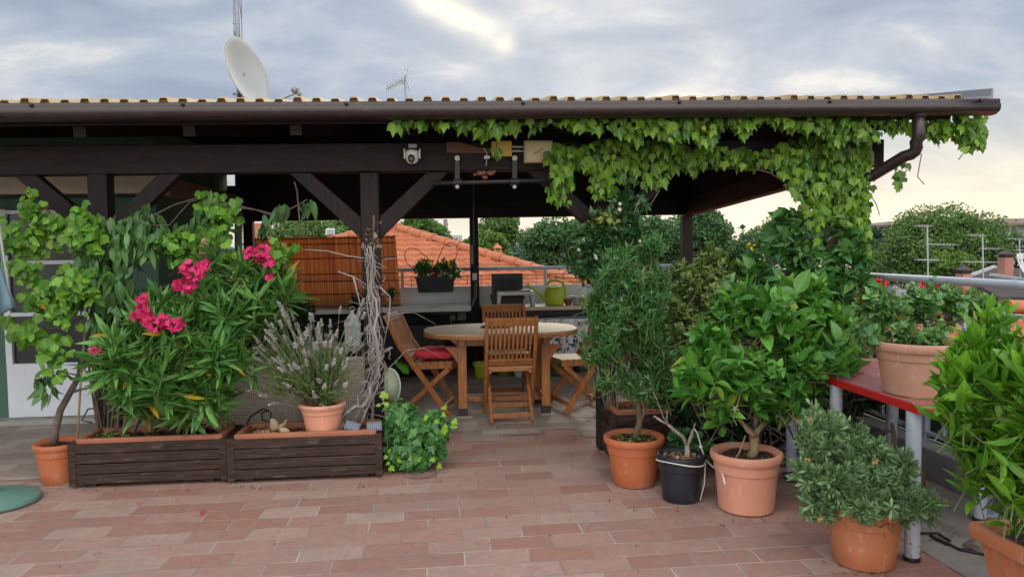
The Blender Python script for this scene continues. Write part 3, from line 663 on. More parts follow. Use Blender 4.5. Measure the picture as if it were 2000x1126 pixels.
t = thing('bleach_bottle', 'white plastic bottle with a handle at the end of the counter', 'bottle', tuple(P(1161, 596, 8.70)))
c = P(1161, 596, 8.70); g = Geo(); g.lathe((c.x, 8.70, .80), [(0, 0), (.05, 0), (.055, .02), (.055, .12), (.045, .15), (.02, .175), (.02, .2), (0, .2)], 18); g.build('body', WHITEPLASTIC, t, smooth='auto')
g = Geo(); g.tube([(c.x+.045, 8.68, .82), (c.x+.075, 8.68, .87), (c.x+.03, 8.68, .965)], .008, 8); g.build('handle', WHITEPLASTIC, t)
# clutter under the counter and ledge
t = small_pot('plant_pot', 'lime green plastic pot on the floor under the counter', 940, 8.5, .004, .10, .17, LIME)
t = small_pot('plant_pot', 'larger olive green pot on the floor behind the front chair', 985, 8.6, .004, .14, .20, mat('olive_plastic', (.14, .17, .03), .5, .1, 5))
t = small_pot('plant_pot', 'green bucket on the floor behind the right chair', 1095, 8.5, .004, .16, .19, mat('green_plastic', (.06, .16, .03), .5, .1, 5))
t = small_pot('plant_pot', 'small grey tin on the floor between the table legs', 1010, 8.45, .004, .05, .10, STEEL)
bag = thing('covered_barbecue', 'black covered barbecue standing against the parapet behind the left chair', 'barbecue', tuple(P(800, 740, 8.5)))
c = P(800, 700, 8.55); g = Geo(); g.box((c.x, 8.75, .33), (.85, .45, .55)); g.build('cover', mat('black_cover', (.008, .009, .010), .6, .3, 6, bump=.3), bag, bevel=.05)
for x in (-.36, .36):
    g = Geo(); g.tube([(c.x+x, 8.7, .0), (c.x+x, 8.7, .08)], .02, 8); g.build('leg', BLACKMETAL, bag)
g = Geo(); a = P(778, 715, 8.3); g.prism([P(770, 705, 8.3), P(797, 717, 8.3), P(799, 731, 8.3), P(788, 729, 8.3), P(772, 712, 8.3)], (0, .12, 0)); gb = g.build('fabric_bag', mat('neon_green_fabric', (.16, .55, .04), .7, .1, 6), loc=tuple(P(785, 730, 8.36)), bevel=.01)
setprops(gb, 'neon green folded bag lying in the dark behind the left chair', 'bag')

# flower trough hung on the rear rail
ft = thing('hanging_trough', 'dark green plastic flower trough hung on the rear railing', 'planter', tuple(P(850, 568, 9.12)))
a, b = P(812, 541, 9.12), P(889, 569, 9.12)
g = Geo(); cx = (a.x+b.x)/2; w = b.x-a.x
g.add([(cx-w/2+.03, 9.03, b.z), (cx+w/2-.03, 9.03, b.z), (cx+w/2-.03, 9.19, b.z), (cx-w/2+.03, 9.19, b.z), (cx-w/2, 9.0, a.z), (cx+w/2, 9.0, a.z), (cx+w/2, 9.22, a.z), (cx-w/2, 9.22, a.z)], [(0, 3, 2, 1), (0, 1, 5, 4), (1, 2, 6, 5), (2, 3, 7, 6), (3, 0, 4, 7), (4, 5, 6, 7)]); g.build('trough', mat('dark_green_plastic', (.016, .030, .030), .45, .1, 5), ft, bevel=.006)
g = Geo(); g.box((cx, 9.11, a.z), (w+.03, .25, .018)); g.build('rim', mat('dark_green_plastic', (.016, .030, .030)), ft, bevel=.004)
g = Geo()
for x in (cx-w*.35, cx+w*.35): g.tube([(x, 8.99, b.z+.02), (x, 8.992, a.z+.02), (x, 9.2, a.z+.04), (x, RY, 1.26), (x, RY+.03, 1.22)], .004, 6)
g.build('hanger', BLACKMETAL, ft)
HANGTR = (cx, a.z)
tr = thing('wire_trellis', 'thin curled wire heart trellis rising from the hanging trough', 'trellis', (cx, 9.12, a.z))
g = Geo()
for pts in ([(838, 545), (812, 530), (793, 512), (790, 495), (800, 484), (815, 486), (836, 505), (850, 520)], [(850, 520), (858, 500), (866, 482), (880, 473), (891, 478), (893, 492), (888, 512), (880, 540)]):
    g.tube([P(x, y, 9.12) for x, y in pts], .005, 6)
g.build('wire', mat('rusty_wire', (.10, .05, .03), .7, .2, 10), tr)

# electrics on the rear post and under the ledge
el = thing('junction_box', 'grey junction box with a coiled cable on the dark wall under the ledge', 'junction box', tuple(P(902, 615, 9.2)))
g = Geo(); c = P(902, 616, 9.26); g.box(c, (.11, .06, .11)); g.build('box', mat('grey_plastic', (.20, .21, .21), .5, .05, 4), el, bevel=.006)
g = Geo(); c2 = P(884, 620, 9.27); g.box(c2, (.07, .05, .06)); g.build('socket', mat('grey_plastic', (.20, .21, .21)), el, bevel=.005)
g = Geo(); g.tube([P(880, 625, 9.24), P(883, 636, 9.24), P(894, 638, 9.24), P(905, 628, 9.24), P(912, 630, 9.24), P(913, 640, 9.24), P(905, 642, 9.24)], .006, 6); g.tube([P(800, 612, 9.26), P(880, 612, 9.26), P(897, 613, 9.26)], .010, 6); g.build('cable', mat('grey_plastic', (.20, .21, .21)), el, smooth=True)
ps = thing('power_strip', 'grey power strip and switch fixed to the slim rear post', 'power strip', tuple(P(922, 520, 9.1)))
g = Geo(); c = P(921, 497, 9.125); g.box(c, (.045, .04, .24))
for i in range(5): g.box(c+Vector((0, -.022, -.09+i*.042)), (.03, .006, .03))
g.build('strip', mat('grey_plastic', (.20, .21, .21)), ps, bevel=.003)
g = Geo(); g.box(P(927, 540, 9.12), (.055, .045, .085)); g.build('switch', WHITEPLASTIC, ps, bevel=.004)
g = Geo(); g.tube([P(925, 340, 8.9), P(925, 440, 9.12), P(925, 480, 9.12)], .008, 6); g.build('conduit', mat('grey_plastic', (.20, .21, .21)), ps, smooth=True)
for pts in ([(928, 550), (927, 580), (917, 605)], [(931, 550), (930, 580), (916, 612)]):
    g = Geo(); g.tube([P(x, y, 9.12) for x, y in pts], .008, 6); g.build('conduit', mat('grey_plastic', (.20, .21, .21)), ps, smooth=True)

# ------------------------------------------------------------------ dining table
TX, TY = .505, 6.68
tb = thing('dining_table', 'oval wooden garden table with trestle legs under the pergola', 'table', (TX, TY, 0))
n = 64; RX_, RY_ = .69, .49
def oval(k, e=1.0, z=0): 
    t = 2*math.pi*k/n; ct_, st_ = math.cos(t), math.sin(t); p = .78
    return (TX+RX_*e*math.copysign(abs(ct_)**p, ct_), TY+RY_*e*math.copysign(abs(st_)**p, st_), z)
g = Geo(); g.prism([oval(k, 1, .735) for k in range(n)], (0, 0, .022)); tt = g.build('tabletop', TEAKTOP, tb, bevel=.004)
g = Geo(); vs = [oval(k, 1.004, .712) for k in range(n)]+[oval(k, 1.004, .738) for k in range(n)]+[oval(k, .93, .712) for k in range(n)]+[oval(k, .93, .738) for k in range(n)]
g.add(vs, [(k, (k+1) % n, (k+1) % n+n, k+n) for k in range(n)]+[(k+2*n, k+3*n, (k+1) % n+3*n, (k+1) % n+2*n) for k in range(n)]+[(k, k+2*n, (k+1) % n+2*n, (k+1) % n) for k in range(n)]); g.build('edge_rim', TEAK, tb)
LXs = (.15, .885); LYs = (6.48, 6.96)
for x in LXs:
    for y in LYs:
        g = Geo(); g.box((x, y, .36), (.075, .062, .60)); lg = g.build('leg', TEAK, tb, bevel=.004)
        g = Geo(); g.box((x, y, .045), (.08, .067, .075)); g.build('foot_sleeve', mat('dark_foot', (.05, .03, .02), .6, .2, 9), lg)
for y in LYs:
    g = Geo(); a, b = TX-.50, TX+.50; g.prism([(a, y-.0, .712), (b, y, .712), (b-.11, y, .625), (a+.11, y, .625)][::-1], (0, .03, 0)); g.build('apron', TEAK, tb, bevel=.003)
for x, s in zip(LXs, (-1, 1)):
    g = Geo(); y = LYs[0]-.015; g.prism([(x+s*.035, y, .624), (x+s*.155, y, .624), (x+s*.09, y, .56), (x+s*.035, y, .47)][::s], (0, .03, 0)); g.build('bracket', TEAK, tb, bevel=.003)
g = Geo()
for x in LXs: g.box((x, (LYs[0]+LYs[1])/2, .67), (.06, LYs[1]-LYs[0]+.2, .07)); g.box((x, (LYs[0]+LYs[1])/2, .14), (.05, LYs[1]-LYs[0], .05))
g.build('cross_rail', TEAK, tb, bevel=.003)
for y in (6.66, 6.78):
    g = Geo(); g.box((TX, y, .12), (LXs[1]-LXs[0], .035, .04)); g.build('stretcher', TEAK, tb, bevel=.003)
for x in LXs:
    g = Geo(); g.box((x+.01, LYs[0], .010), (.13, .11, .012)); o = g.build('floor_pad', mat('pale_slate', (.34, .33, .31), .7, .1, 6), loc=(x, LYs[0], 0), bevel=.003)
    setprops(o, 'grey slate pad under the %s front leg of the dining table' % ('left' if x < TX else 'right'), 'floor pad', 'slate pads under the table legs')
pl = thing('plate', 'white plate on a dark mat on the oval table behind the front chair', 'plate', (.48, 6.82, .757))
g = Geo(); g.lathe((.48, 6.82, .762), [(0, 0), (.08, 0), (.14, .022), (.138, .026), (.08, .006), (0, .006)], 36); g.build('dish', mat('white_china', (.66, .66, .64), .25, .03, 5), pl, smooth=True)
g = Geo(); g.lathe((.48, 6.82, .757), [(0, 0), (.15, 0), (.15, .005), (0, .005)], 36); g.build('mat', mat('brown_mat', (.10, .05, .035), .7, .2, 15), pl)

# ------------------------------------------------------------------ folding chairs
def make_chair(label):
    t = thing('folding_chair', label, 'chair', (0, 0, 0), 'wooden folding chairs round the table')
    for s in (-1, 1):
        g = Geo(); x = s*.205; pts = [(-.32, .90), (-.19, .62), (-.06, .44), (.25, 0)]
        for i in range(3):
            (y0, z0), (y1, z1) = pts[i], pts[i+1]; d = Vector((0, y1-y0, z1-z0)).normalized()*.012
            g.bar(Vector((x, y0, z0))-d*(i > 0), Vector((x, y1, z1))+d*(i < 2), .030+.0008*i, .046+.0008*i, (0, 1, 0))
        g.build('stile', TEAK, t, bevel=.004)
        g = Geo(); x = s*.172; g.bar((x, .24, .415), (x, -.22, 0.004), .026, .042, (0, 1, 0)); g.build('leg', TEAK, t, bevel=.004)
        g = Geo(); x = s*.172; g.bar((x, -.10, .430), (x, .27, .445), .026, .05); g.build('seat_rail', TEAK, t, bevel=.003)
    def back(z): return -.32+(.90-z)*.13/.28 if z > .62 else -.19+(.62-z)*.13/.18
    g = Geo(); g.bar((-.19, back(.865)+.002, .865), (.19, back(.865)+.002, .865), .024, .075, (0, -.42, .9)); g.build('top_rail', TEAK, t, bevel=.006)
    g = Geo(); g.bar((-.19, back(.505), .505), (.19, back(.505), .505), .024, .065, (0, -.58, .8)); g.build('lower_rail', TEAK, t, bevel=.004)
    for k in range(10):
        x = -.162+k*.036; g = Geo()
        g.bar((x, back(.83), .83), (x, back(.62)+.001, .62), .019, .012, (0, 1, 0)); g.bar((x, back(.625), .625), (x, back(.53), .53), .0185, .0115, (0, 1, 0)); g.build('back_slat', TEAK, t)
    for k in range(6):
        y = -.085+k*.067; z = .458+(y+.1)*.04; g = Geo(); g.box((0, y, z), (.385, .055, .018)); g.build('seat_slat', mat('pale_teak_seat', (.40, .215, .095), .5, .25, 6, (1, 7, 6)), t, bevel=.003)
    for a_, b_, c_, d_ in ((.16, -.165, .06, .04), (.19, .2, .075, .04), (.16, -.10, .44, .03)):
        g = Geo(); g.bar((-a_, b_, c_), (a_, b_, c_), .024, d_); g.build('stretcher', TEAK, t, bevel=.003)
    return t
c0 = make_chair('wooden folding chair seen from behind, in front of the oval table')
c0.location = (.553, 6.37, .004)
for lab, loc, rz in (('wooden folding chair with a red cushion at the left end of the table', (-.165, 6.78, .004), -103), ('wooden folding chair with a bare seat, half hidden by the shrub right of the table', (1.245, 6.72, .004), 106), ('wooden folding chair facing the camera from behind the oval table', (.605, 7.22, .004), 180)):
    c = copy_tree(c0); c['label'] = lab; c.location = loc; c.rotation_euler = (0, 0, R(rz))
# cushion
M4 = Matrix.Translation((-.165, 6.78, .004)) @ Matrix.Rotation(R(-103), 4, 'Z')
g = Geo(); nu = 16
def cush(sgn):
    def fn(u, v):
        x = (u-.5)*.39; y = -.075+v*.36; e = (1-abs(2*u-1)**6)*(1-abs(2*v-1)**6)
        d = .006*math.cos(u*math.pi*6)*math.cos(v*math.pi*6)
        return M4 @ Vector((x, y, .538+sgn*(.042*e**.5+d*e)+(.028 if v < .1 else 0)*(1-v*10)*.6))
    return fn
g.sheet(cush(1), 20, 20); g.sheet(cush(-1), 20, 20)
for k in range(20):
    for (u0, v0, u1, v1) in ((k/20, 0, (k+1)/20, 0), (k/20, 1, (k+1)/20, 1), (0, k/20, 0, (k+1)/20), (1, k/20, 1, (k+1)/20)):
        g.add([cush(1)(u0, v0), cush(1)(u1, v1), cush(-1)(u1, v1), cush(-1)(u0, v0)], [(0, 1, 2, 3)])
o = g.build('seat_cushion', mat('red_cushion_fabric', (.80, .055, .085), .85, .12, 20, bump=.25, bscale=60), loc=(-.165, 6.78, .49), smooth='auto'); setprops(o, 'tufted red cushion on the left folding chair', 'cushion')
# ------------------------------------------------------------------ leaf materials
L_BOSTON = leafmat('boston_ivy_leaf', (.036, .12, .010), (.195, .37, .028), .3, yellow=.004, trans=.25)
L_GRAPE = leafmat('light_green_climber_leaf', (.055, .17, .018), (.17, .36, .036), .3, yellow=.012, trans=.25, ycol=(.36, .22, .03))
L_LONG = leafmat('long_dark_climber_leaf', (.026, .09, .030), (.10, .22, .055), .25, trans=.15, rough=.35)
L_OLEA = leafmat('oleander_leaf', (.045, .15, .035), (.15, .34, .075), .35, yellow=.02, trans=.2)
L_CITRUS = leafmat('citrus_leaf', (.034, .14, .022), (.135, .345, .046), .2, trans=.2, rough=.36, yellow=.01, ycol=(.28, .36, .04))
L_OLIVE = leafmat('narrow_dark_leaf', (.030, .108, .032), (.105, .245, .066), .2, trans=.15)
L_LAUREL = leafmat('laurel_leaf', (.060, .19, .015), (.21, .46, .035), .3, trans=.25, rough=.36)
L_SILVER = leafmat('grey_green_leaf', (.090, .185, .080), (.25, .385, .185), .15, trans=.15, rough=.65, spec=.2)
L_IVY = leafmat('ivy_leaf', (.020, .092, .020), (.065, .20, .036), .3, trans=.12, rough=.35)
L_IVYNEW = leafmat('young_ivy_leaf', (.16, .34, .02), (.25, .44, .04), .2, trans=.3)
L_VARIEG = leafmat('variegated_leaf', (.040, .11, .025), (.11, .20, .05), 0, edge=(.30, .36, .11), trans=.2)
L_ROSE = leafmat('rose_leaf', (.060, .17, .055), (.18, .36, .10), .2, trans=.2, yellow=.02, ycol=(.30, .12, .04))
L_BROAD = leafmat('broad_shrub_leaf', (.042, .135, .040), (.12, .28, .075), .25, trans=.2)
L_JASM = leafmat('jasmine_leaf', (.020, .075, .026), (.070, .17, .052), .2, trans=.12, rough=.35)
L_LAV = leafmat('lavender_leaf', (.070, .135, .035), (.15, .22, .065), 0, trans=.15)
L_WEED = leafmat('seedling_leaf', (.09, .22, .03), (.16, .32, .05), .2)
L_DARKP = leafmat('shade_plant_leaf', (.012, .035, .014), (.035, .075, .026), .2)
F_PINK = leafmat('pink_petal', (.50, .006, .075), (.74, .05, .23), .3, trans=.3, rough=.6)
F_WHITE = leafmat('white_petal', (.62, .58, .46), (.75, .73, .66), 0, trans=.3, rough=.6)
F_LAV = leafmat('lavender_floret', (.38, .355, .375), (.54, .51, .53), 0, trans=.2, rough=.8)
F_RED = leafmat('red_petal', (.50, .010, .012), (.62, .06, .03), 0, trans=.2, rough=.6)
F_YEL = leafmat('yellow_petal', (.62, .40, .02), (.70, .52, .06), 0, trans=.2, rough=.6)
Z1 = np.array([0, 0, 1.0])

def pot(t, c, r_top, r_base, h, m, rim=.05, lip=.035, soil_m=SOIL, soil_z=None):
    """round pot on point c with rolled rim, inside and soil as parts of thing t"""
    c = Vector(c); g = Geo(); rr_ = r_top; ri = r_top*.955
    body = lambda z: r_base+(ri-lip*.35-r_base)*(z/(h-rim))
    pr = [(0, 0), (r_base*.94, 0), (r_base, .008), (body(h*.35), h*.35), (body(h*.66), h*.66), (body(h*.66)+.006, h*.66+.004), (body(h-rim)+.006, h-rim), (rr_*.985, h-rim+.004), (rr_, h-rim*.75), (rr_+.004, h-rim*.4), (rr_, h-.004), (rr_-.008, h), (rr_-.018, h-.002), (ri-.03, h-.02), (ri-.035, h*.6)]
    g.lathe(c, pr, 56, open_ends=True); p = g.build('pot', m, t, smooth='auto')
    sz = soil_z if soil_z is not None else h-.035
    def sf(u, v):
        a = u*2*math.pi; rad = (ri-.024)*v; return (c.x+rad*math.cos(a), c.y+rad*math.sin(a), c.z+sz+.012*math.sin(rad*60+a*3)*(1-v)+.008*math.sin(a*5+rad*40))
    g = Geo(); g.sheet(sf, 40, 8); s = g.build('soil', soil_m, p, smooth=True)
    # crumbs and twiglets on the soil
    n = 90; a = rng.random(n)*6.28; rad = (ri-.035)*np.sqrt(rng.random(n))
    pos = np.column_stack([c.x+rad*np.cos(a), c.y+rad*np.sin(a), np.full(n, c.z+sz+.008)])
    leaves('leaf_litter', T_ROUND, pos, np.column_stack([rng.normal(size=n), rng.normal(size=n), rng.normal(0, .3, n)]), np.tile(Z1, (n, 1))+rng.normal(0, .5, (n, 3)), rng.uniform(.008, .028, n), leafmat('dry_litter', (.05, .03, .02), (.24, .15, .08), 0), p)['kind'] = 'stuff'
    return p

def foliage(t, blobs, n, nl, L, tmpl, m, slen=.1, th=(75, 25), droop=.1, shell=.5, up=.6, outw=1.0, jit=.45, name='foliage', twigm=None, lvar=.22, phase=137.5, keep=None):
    tips, c, out = blobpts(blobs, n, shell)
    d = nrm(out*outw+Z1*up+rng.normal(0, jit, (n, 3)))
    base = tips-d*slen
    if keep is not None:
        k = keep(tips); base, d = base[k], d[k]
    sl = slen*(1+rng.normal(0, .2, len(base))).clip(.5, 1.6)
    pos, ax, no, ln = shoots(base, d, sl, nl, L, th[0], th[1], droop, phase, lvar)
    o = leaves(name, tmpl, pos, ax, no, ln, m, t)
    g = Geo(); twigs(g, base, d, sl, .0028 if L > .05 else .0018); tw = g.build('twigs', twigm or GREENSTEM, t)
    return base, d

# ------------------------------------------------------------------ Boston ivy along the eave, beam and corner post
def inpoly(p, poly):
    x, y = p[:, 0], p[:, 1]; c = np.zeros(len(p), bool); j = len(poly)-1
    for i in range(len(poly)):
        (xi, yi), (xj, yj) = poly[i], poly[j]
        if yi != yj: c ^= ((yi > y) != (yj > y)) & (x < (xj-xi)*(y-yi)/(yj-yi)+xi)
        j = i
    return c
def spread(poly, n, mind):
    a = np.array(poly, float); lo, hi = a.min(0), a.max(0); out = []
    q = rng.random((n*30, 2))*(hi-lo)+lo; q = q[inpoly(q, poly)]
    cell = {}
    for p in q:
        k = (int(p[0]//mind), int(p[1]//mind)); ok = True
        for dx in (-1, 0, 1):
            for dy in (-1, 0, 1):
                for o in cell.get((k[0]+dx, k[1]+dy), ()):
                    if (o[0]-p[0])**2+(o[1]-p[1])**2 < mind*mind: ok = False
        if ok: cell.setdefault(k, []).append(p); out.append(p)
        if len(out) >= n: break
    return np.array(out)
ivy = thing('boston_ivy', 'bright green ivy trailing along the eave and down the right corner post', 'climbing plant', (2.9, 5.1, 0))
regions = [
 (4.80, 620, 9.5, [(768, 237), (1925, 233), (1920, 262), (1870, 275), (1812, 252), (1790, 262), (1740, 258), (1715, 270), (1690, 280), (1650, 278), (1632, 290), (1600, 262), (1560, 258), (1520, 252), (1490, 240), (1465, 252), (1450, 272), (1428, 248), (1400, 258), (1388, 292), (1370, 285), (1345, 262), (1322, 285), (1280, 262), (1235, 282), (1215, 262), (1180, 260), (1150, 250), (1095, 250), (1060, 248), (1010, 252), (1000, 268), (962, 262), (945, 275), (930, 262), (900, 252), (870, 250), (830, 252), (808, 243), (790, 256), (768, 252)]),
 (5.08, 900, 9.5, [(1068, 305), (1090, 292), (1130, 296), (1180, 278), (1230, 284), (1290, 282), (1350, 296), (1400, 288), (1440, 302), (1490, 298), (1540, 284), (1600, 270), (1660, 262), (1694, 262), (1696, 330), (1640, 345), (1580, 350), (1530, 338), (1492, 322), (1470, 332), (1430, 326), (1400, 328), (1362, 330), (1350, 350), (1330, 332), (1312, 345), (1298, 362), (1270, 368), (1240, 366), (1220, 345), (1206, 370), (1190, 390), (1160, 392), (1150, 370), (1160, 345), (1120, 335), (1085, 338), (1068, 322)]),
 (5.02, 70, 9, [(1080, 330), (1112, 335), (1112, 380), (1105, 402), (1080, 398)]),
 (5.00, 560, 9.5, [(1535, 300), (1697, 300), (1698, 500), (1672, 500), (1655, 440), (1610, 440), (1600, 480), (1575, 420), (1545, 385), (1530, 345)]),
 (4.86, 100, 9, [(1805, 250), (1920, 240), (1925, 262), (1918, 290), (1888, 292), (1880, 262), (1850, 264), (1830, 278), (1808, 270)]),
 (4.80, 14, 10, [(1885, 270), (1922, 268), (1920, 292), (1880, 300)]),
 (4.9, 9, 8, [(1750, 335), (1768, 340), (1764, 372), (1752, 375)]),
 (5.0, 5, 8, [(1738, 322), (1775, 318), (1776, 330), (1744, 338)]),
 (5.05, 4, 8, [(958, 290), (975, 286), (974, 318), (966, 318)]),
]
pos = []; ax = []; no = []; ln = []
for Y, n, md, poly in regions:
    q = spread(poly, n, md)
    for (px, py) in q:
        for layer in range(2 if n > 50 else 1):
            yy = Y+layer*.07+random.uniform(-.06, .06); p = P(px+(random.uniform(-8, 8) if layer else 0), py-9+(random.uniform(-6, 6) if layer else 0), yy); pos.append(p)
            ax.append((random.gauss(0, .38), random.gauss(-.15, .25), -1)); no.append((random.gauss(0, .42), -1, .55+random.gauss(0, .3))); ln.append(random.choice([.034, .046, .054, .060, .066, .076]) if py < 420 else random.uniform(.045, .07))
pos, ax, no, ln = map(np.array, (pos, ax, no, ln))
leaves('foliage', T_BOSTON, pos, ax, no, ln, L_BOSTON, ivy)
g = Geo()
for pts, Y in (([(770, 238), (900, 236), (1100, 240), (1300, 238), (1600, 240), (1920, 240)], 4.86), ([(1080, 300), (1200, 300), (1350, 310), (1500, 310), (1690, 290)], 5.15), ([(1096, 320), (1100, 360), (1095, 400)], 5.05), ([(1476, 330), (1505, 338), (1525, 352)], 5.05), ([(1180, 300), (1175, 350), (1170, 390)], 5.1), ([(1288, 372), (1270, 400), (1248, 412)], 5.1), ([(1895, 262), (1888, 290), (1872, 312)], 4.83), ([(1772, 330), (1763, 345), (1757, 375)], 4.9), ([(970, 280), (968, 312)], 5.06), ([(1800, 300), (1792, 345), (1805, 360)], 4.9), ([(1700, 380), (1712, 400), (1718, 420)], 5.0), ([(1658, 285), (1660, 310)], 4.9), ([(1702, 290), (1706, 322)], 4.9)):
    g.tube([P(x, y, Y) for x, y in pts], .0035, 5)
for k in range(14):
    x = random.uniform(1622, 1650); g.tube([P(x+random.uniform(-8, 8), 330, 5.14), P(x+random.uniform(-6, 6), 400, 5.12), P(x, 440, 5.10), P(x+random.uniform(-5, 5), 480, 5.12), P(x+random.uniform(-10, 10), 620, 5.12)], random.uniform(.004, .009), 5)
g.build('stems', mat('ivy_stem', (.17, .12, .09), .85, .3, 14), ivy)
n = 60; q = np.array([P(random.uniform(1676, 1697), random.uniform(350, 480), 5.15+random.uniform(-.1, .25)) for _ in range(n)])
leaves('side_foliage', T_BOSTON, q, np.column_stack([rng.normal(0, .3, n), rng.normal(0, .4, n), -np.ones(n)]), np.column_stack([np.ones(n), rng.normal(0, .4, n), rng.random(n)]), rng.uniform(.05, .08, n), L_BOSTON, ivy)

# ------------------------------------------------------------------ wooden planter boxes
def planter_box(label, x0, x1, y0, y1, h, group, nb=4, rim=True):
    t = thing('planter_box', label, 'planter', ((x0+x1)/2, (y0+y1)/2, 0), group)
    bh = (h-.025)/nb
    for side in range(4):
        g = Geo()
        for k in range(nb):
            z = .025+bh*(k+.5); e = random.uniform(-.002, .002)
            if side == 0: g.box(((x0+x1)/2, y0+.011+e, z), (x1-x0-.05, .022, bh-.006))
            elif side == 1: g.box(((x0+x1)/2, y1-.011, z), (x1-x0-.05, .022, bh-.006))
            elif side == 2: g.box((x0+.011, (y0+y1)/2, z), (.022, y1-y0-.05, bh-.006))
            else: g.box((x1-.011, (y0+y1)/2, z), (.022, y1-y0-.05, bh-.006))
        g.build('board_side', PLANTERWOOD, t, bevel=.004)
    for x in (x0+.02, x1-.02):
        for y in (y0+.02, y1-.02):
            g = Geo(); g.box((x, y, h/2+.01), (.046, .046, h-.015)); g.build('corner_post', PLANTERWOOD, t, bevel=.005)
    for x in (x0+.12, x1-.12):
        g = Geo(); g.box((x, (y0+y1)/2, .0135), (.06, y1-y0-.06, .019)); g.build('foot', BLACKMETAL, t)
    g = Geo(); a0, a1, b0, b1 = x0+.035, x1-.035, y0+.03, y1-.03; z = h+.012; w = .035
    out = [(a0, b0), (a1, b0), (a1, b1), (a0, b1)]; inn = [(a0+w, b0+w), (a1-w, b0+w), (a1-w, b1-w), (a0+w, b1-w)]
    vs = [(x, y, z-.02) for x, y in out]+[(x, y, z+.012) for x, y in out]+[(x, y, z+.012) for x, y in inn]+[(x, y, z-.10) for x, y in inn]
    g.add(vs, [(i, (i+1) % 4, (i+1) % 4+4, i+4) for i in range(4)]+[(i+4, (i+1) % 4+4, (i+1) % 4+8, i+8) for i in range(4)]+[(i+8, (i+1) % 4+8, (i+1) % 4+12, i+12) for i in range(4)])
    ln_ = g.build('liner', mat('dull_liner_plastic', (.33, .115, .06), .6, .15, 6, bump=.08, col2=(.30, .13, .08), speck=(.36, .22, .16)), t, bevel=.006)
    g = Geo(); g.sheet(lambda u, v: (a0+w+(a1-a0-2*w)*u, b0+w+(b1-b0-2*w)*v, z-.028+.014*math.sin(u*37+v*9)*math.sin(v*11+u*5)+.008*math.sin(u*71)), 60, 16); g.build('soil', SOIL, ln_, smooth=True)
    n = 160; pos = np.column_stack([a0+w+(a1-a0-2*w)*rng.random(n), b0+w+(b1-b0-2*w)*rng.random(n), np.full(n, z-.012)])
    leaves('leaf_litter', T_OLEA, pos, np.column_stack([rng.normal(size=n), rng.normal(size=n), rng.normal(0, .3, n)]), np.tile(Z1, (n, 1))+rng.normal(0, .5, (n, 3)), rng.uniform(.02, .08, n), leafmat('dry_litter', (.05, .03, .02), (.24, .15, .08), 0), ln_)['kind'] = 'stuff'
    return t
GB = 'dark wooden planter boxes'
B0, B1, B2 = G(141, 952).x, G(444, 945).x, G(746, 935).x
planter_box('weathered dark wooden planter box holding the pink oleander, left of its twin', B0, B1-.006, 4.83, 5.22, .285, GB)
planter_box('weathered dark wooden planter box holding the potted lavender', B1+.006, B2, 4.80, 5.19, .285, GB)
WX = G(1206, 912).x
planter_box('dark wooden planter box half hidden behind the row of round pots on the right', WX-.02, WX+1.05, 4.90, 5.30, .33, GB)

# ------------------------------------------------------------------ oleander in the left box
ol = thing('oleander', 'tall oleander bush with clusters of crimson pink flowers in the left planter box', 'shrub', (G(330, 850).x, 5.02, .27))
OB = [(250, 690, 62, 4.8), (252, 742, 42, 4.76), (330, 730, 66, 4.8), (395, 755, 56, 4.85, 52), (425, 690, 60, 4.85), (345, 650, 70, 4.9), (430, 610, 70, 4.95), (500, 612, 46, 5.0), (480, 550, 45, 5.0), (415, 530, 40, 5.0), (545, 562, 26, 5.05), (208, 690, 26, 4.78), (540, 512, 16, 5.05), (300, 610, 50, 5.0), (370, 800, 42, 4.9, 22), (270, 775, 40, 4.85, 26)]
b, d = foliage(ol, OB, 330, 19, .155, T_OLEA, L_OLEA, .14, (85, 22), .12, .25, .9, .55, .4, phase=122)
OST = mat('oleander_stem', (.20, .17, .11), .8, .3, 14)
g = Geo(); 
for x, k in ((240, 1), (262, 2), (300, 2), (340, 3), (395, 4), (430, 4)):
    base = P(x, 843, 5.0)
    for j in range(6):
        i = rng.integers(len(b)); t = b[i]
        if abs(t[0]-base.x) < .55: g.tube([base, base.lerp(Vector(t), .4)+Vector((random.gauss(0, .03), random.gauss(0, .03), .04)), Vector(t)], [.011, .008, .004], 6)
g.build('stems', OST, ol, smooth=True)
for px, py, r, cnt in ((378, 527, 26, 42), (362, 555, 22, 30), (400, 520, 14, 16), (276, 588, 16, 16), (272, 612, 18, 22), (300, 628, 24, 34), (344, 632, 17, 22), (508, 494, 20, 26), (520, 505, 17, 22), (488, 495, 12, 10), (526, 540, 9, 8), (186, 688, 10, 10), (322, 630, 16, 16)):
    fp = []
    for _ in range(cnt):
        a = random.uniform(0, 6.28); q = math.sqrt(random.random()); fp.append(P(px+math.cos(a)*r*q, py+math.sin(a)*r*q*.75, 4.66+random.uniform(0, .1) if px < 400 else 4.88+random.uniform(0, .1)))
    pos = np.repeat(np.array(fp), 5, 0); n = len(pos); k = np.tile(np.arange(5), n//5)
    fd = nrm(np.repeat(rng.normal(0, .5, (n//5, 3))+np.array([0, -.8, .5]), 5, 0)); e1 = nrm(np.cross(fd, [0.3, .1, 1])); e2 = np.cross(fd, e1); ang = k*1.2566+np.repeat(rng.random(n//5)*6, 5)
    ax = e1*np.cos(ang)[:, None]+e2*np.sin(ang)[:, None]+fd*.35
    leaves('flower_cluster', T_ROUND, pos, ax, fd, rng.uniform(.019, .030, n), F_PINK, ol, rnd=np.repeat(rng.random(n//5), 5))
ws = thing('seedling_weeds', 'small pale green seedlings sprouting at the left end of the oleander box', 'weeds', tuple(P(215, 850, 4.98)))
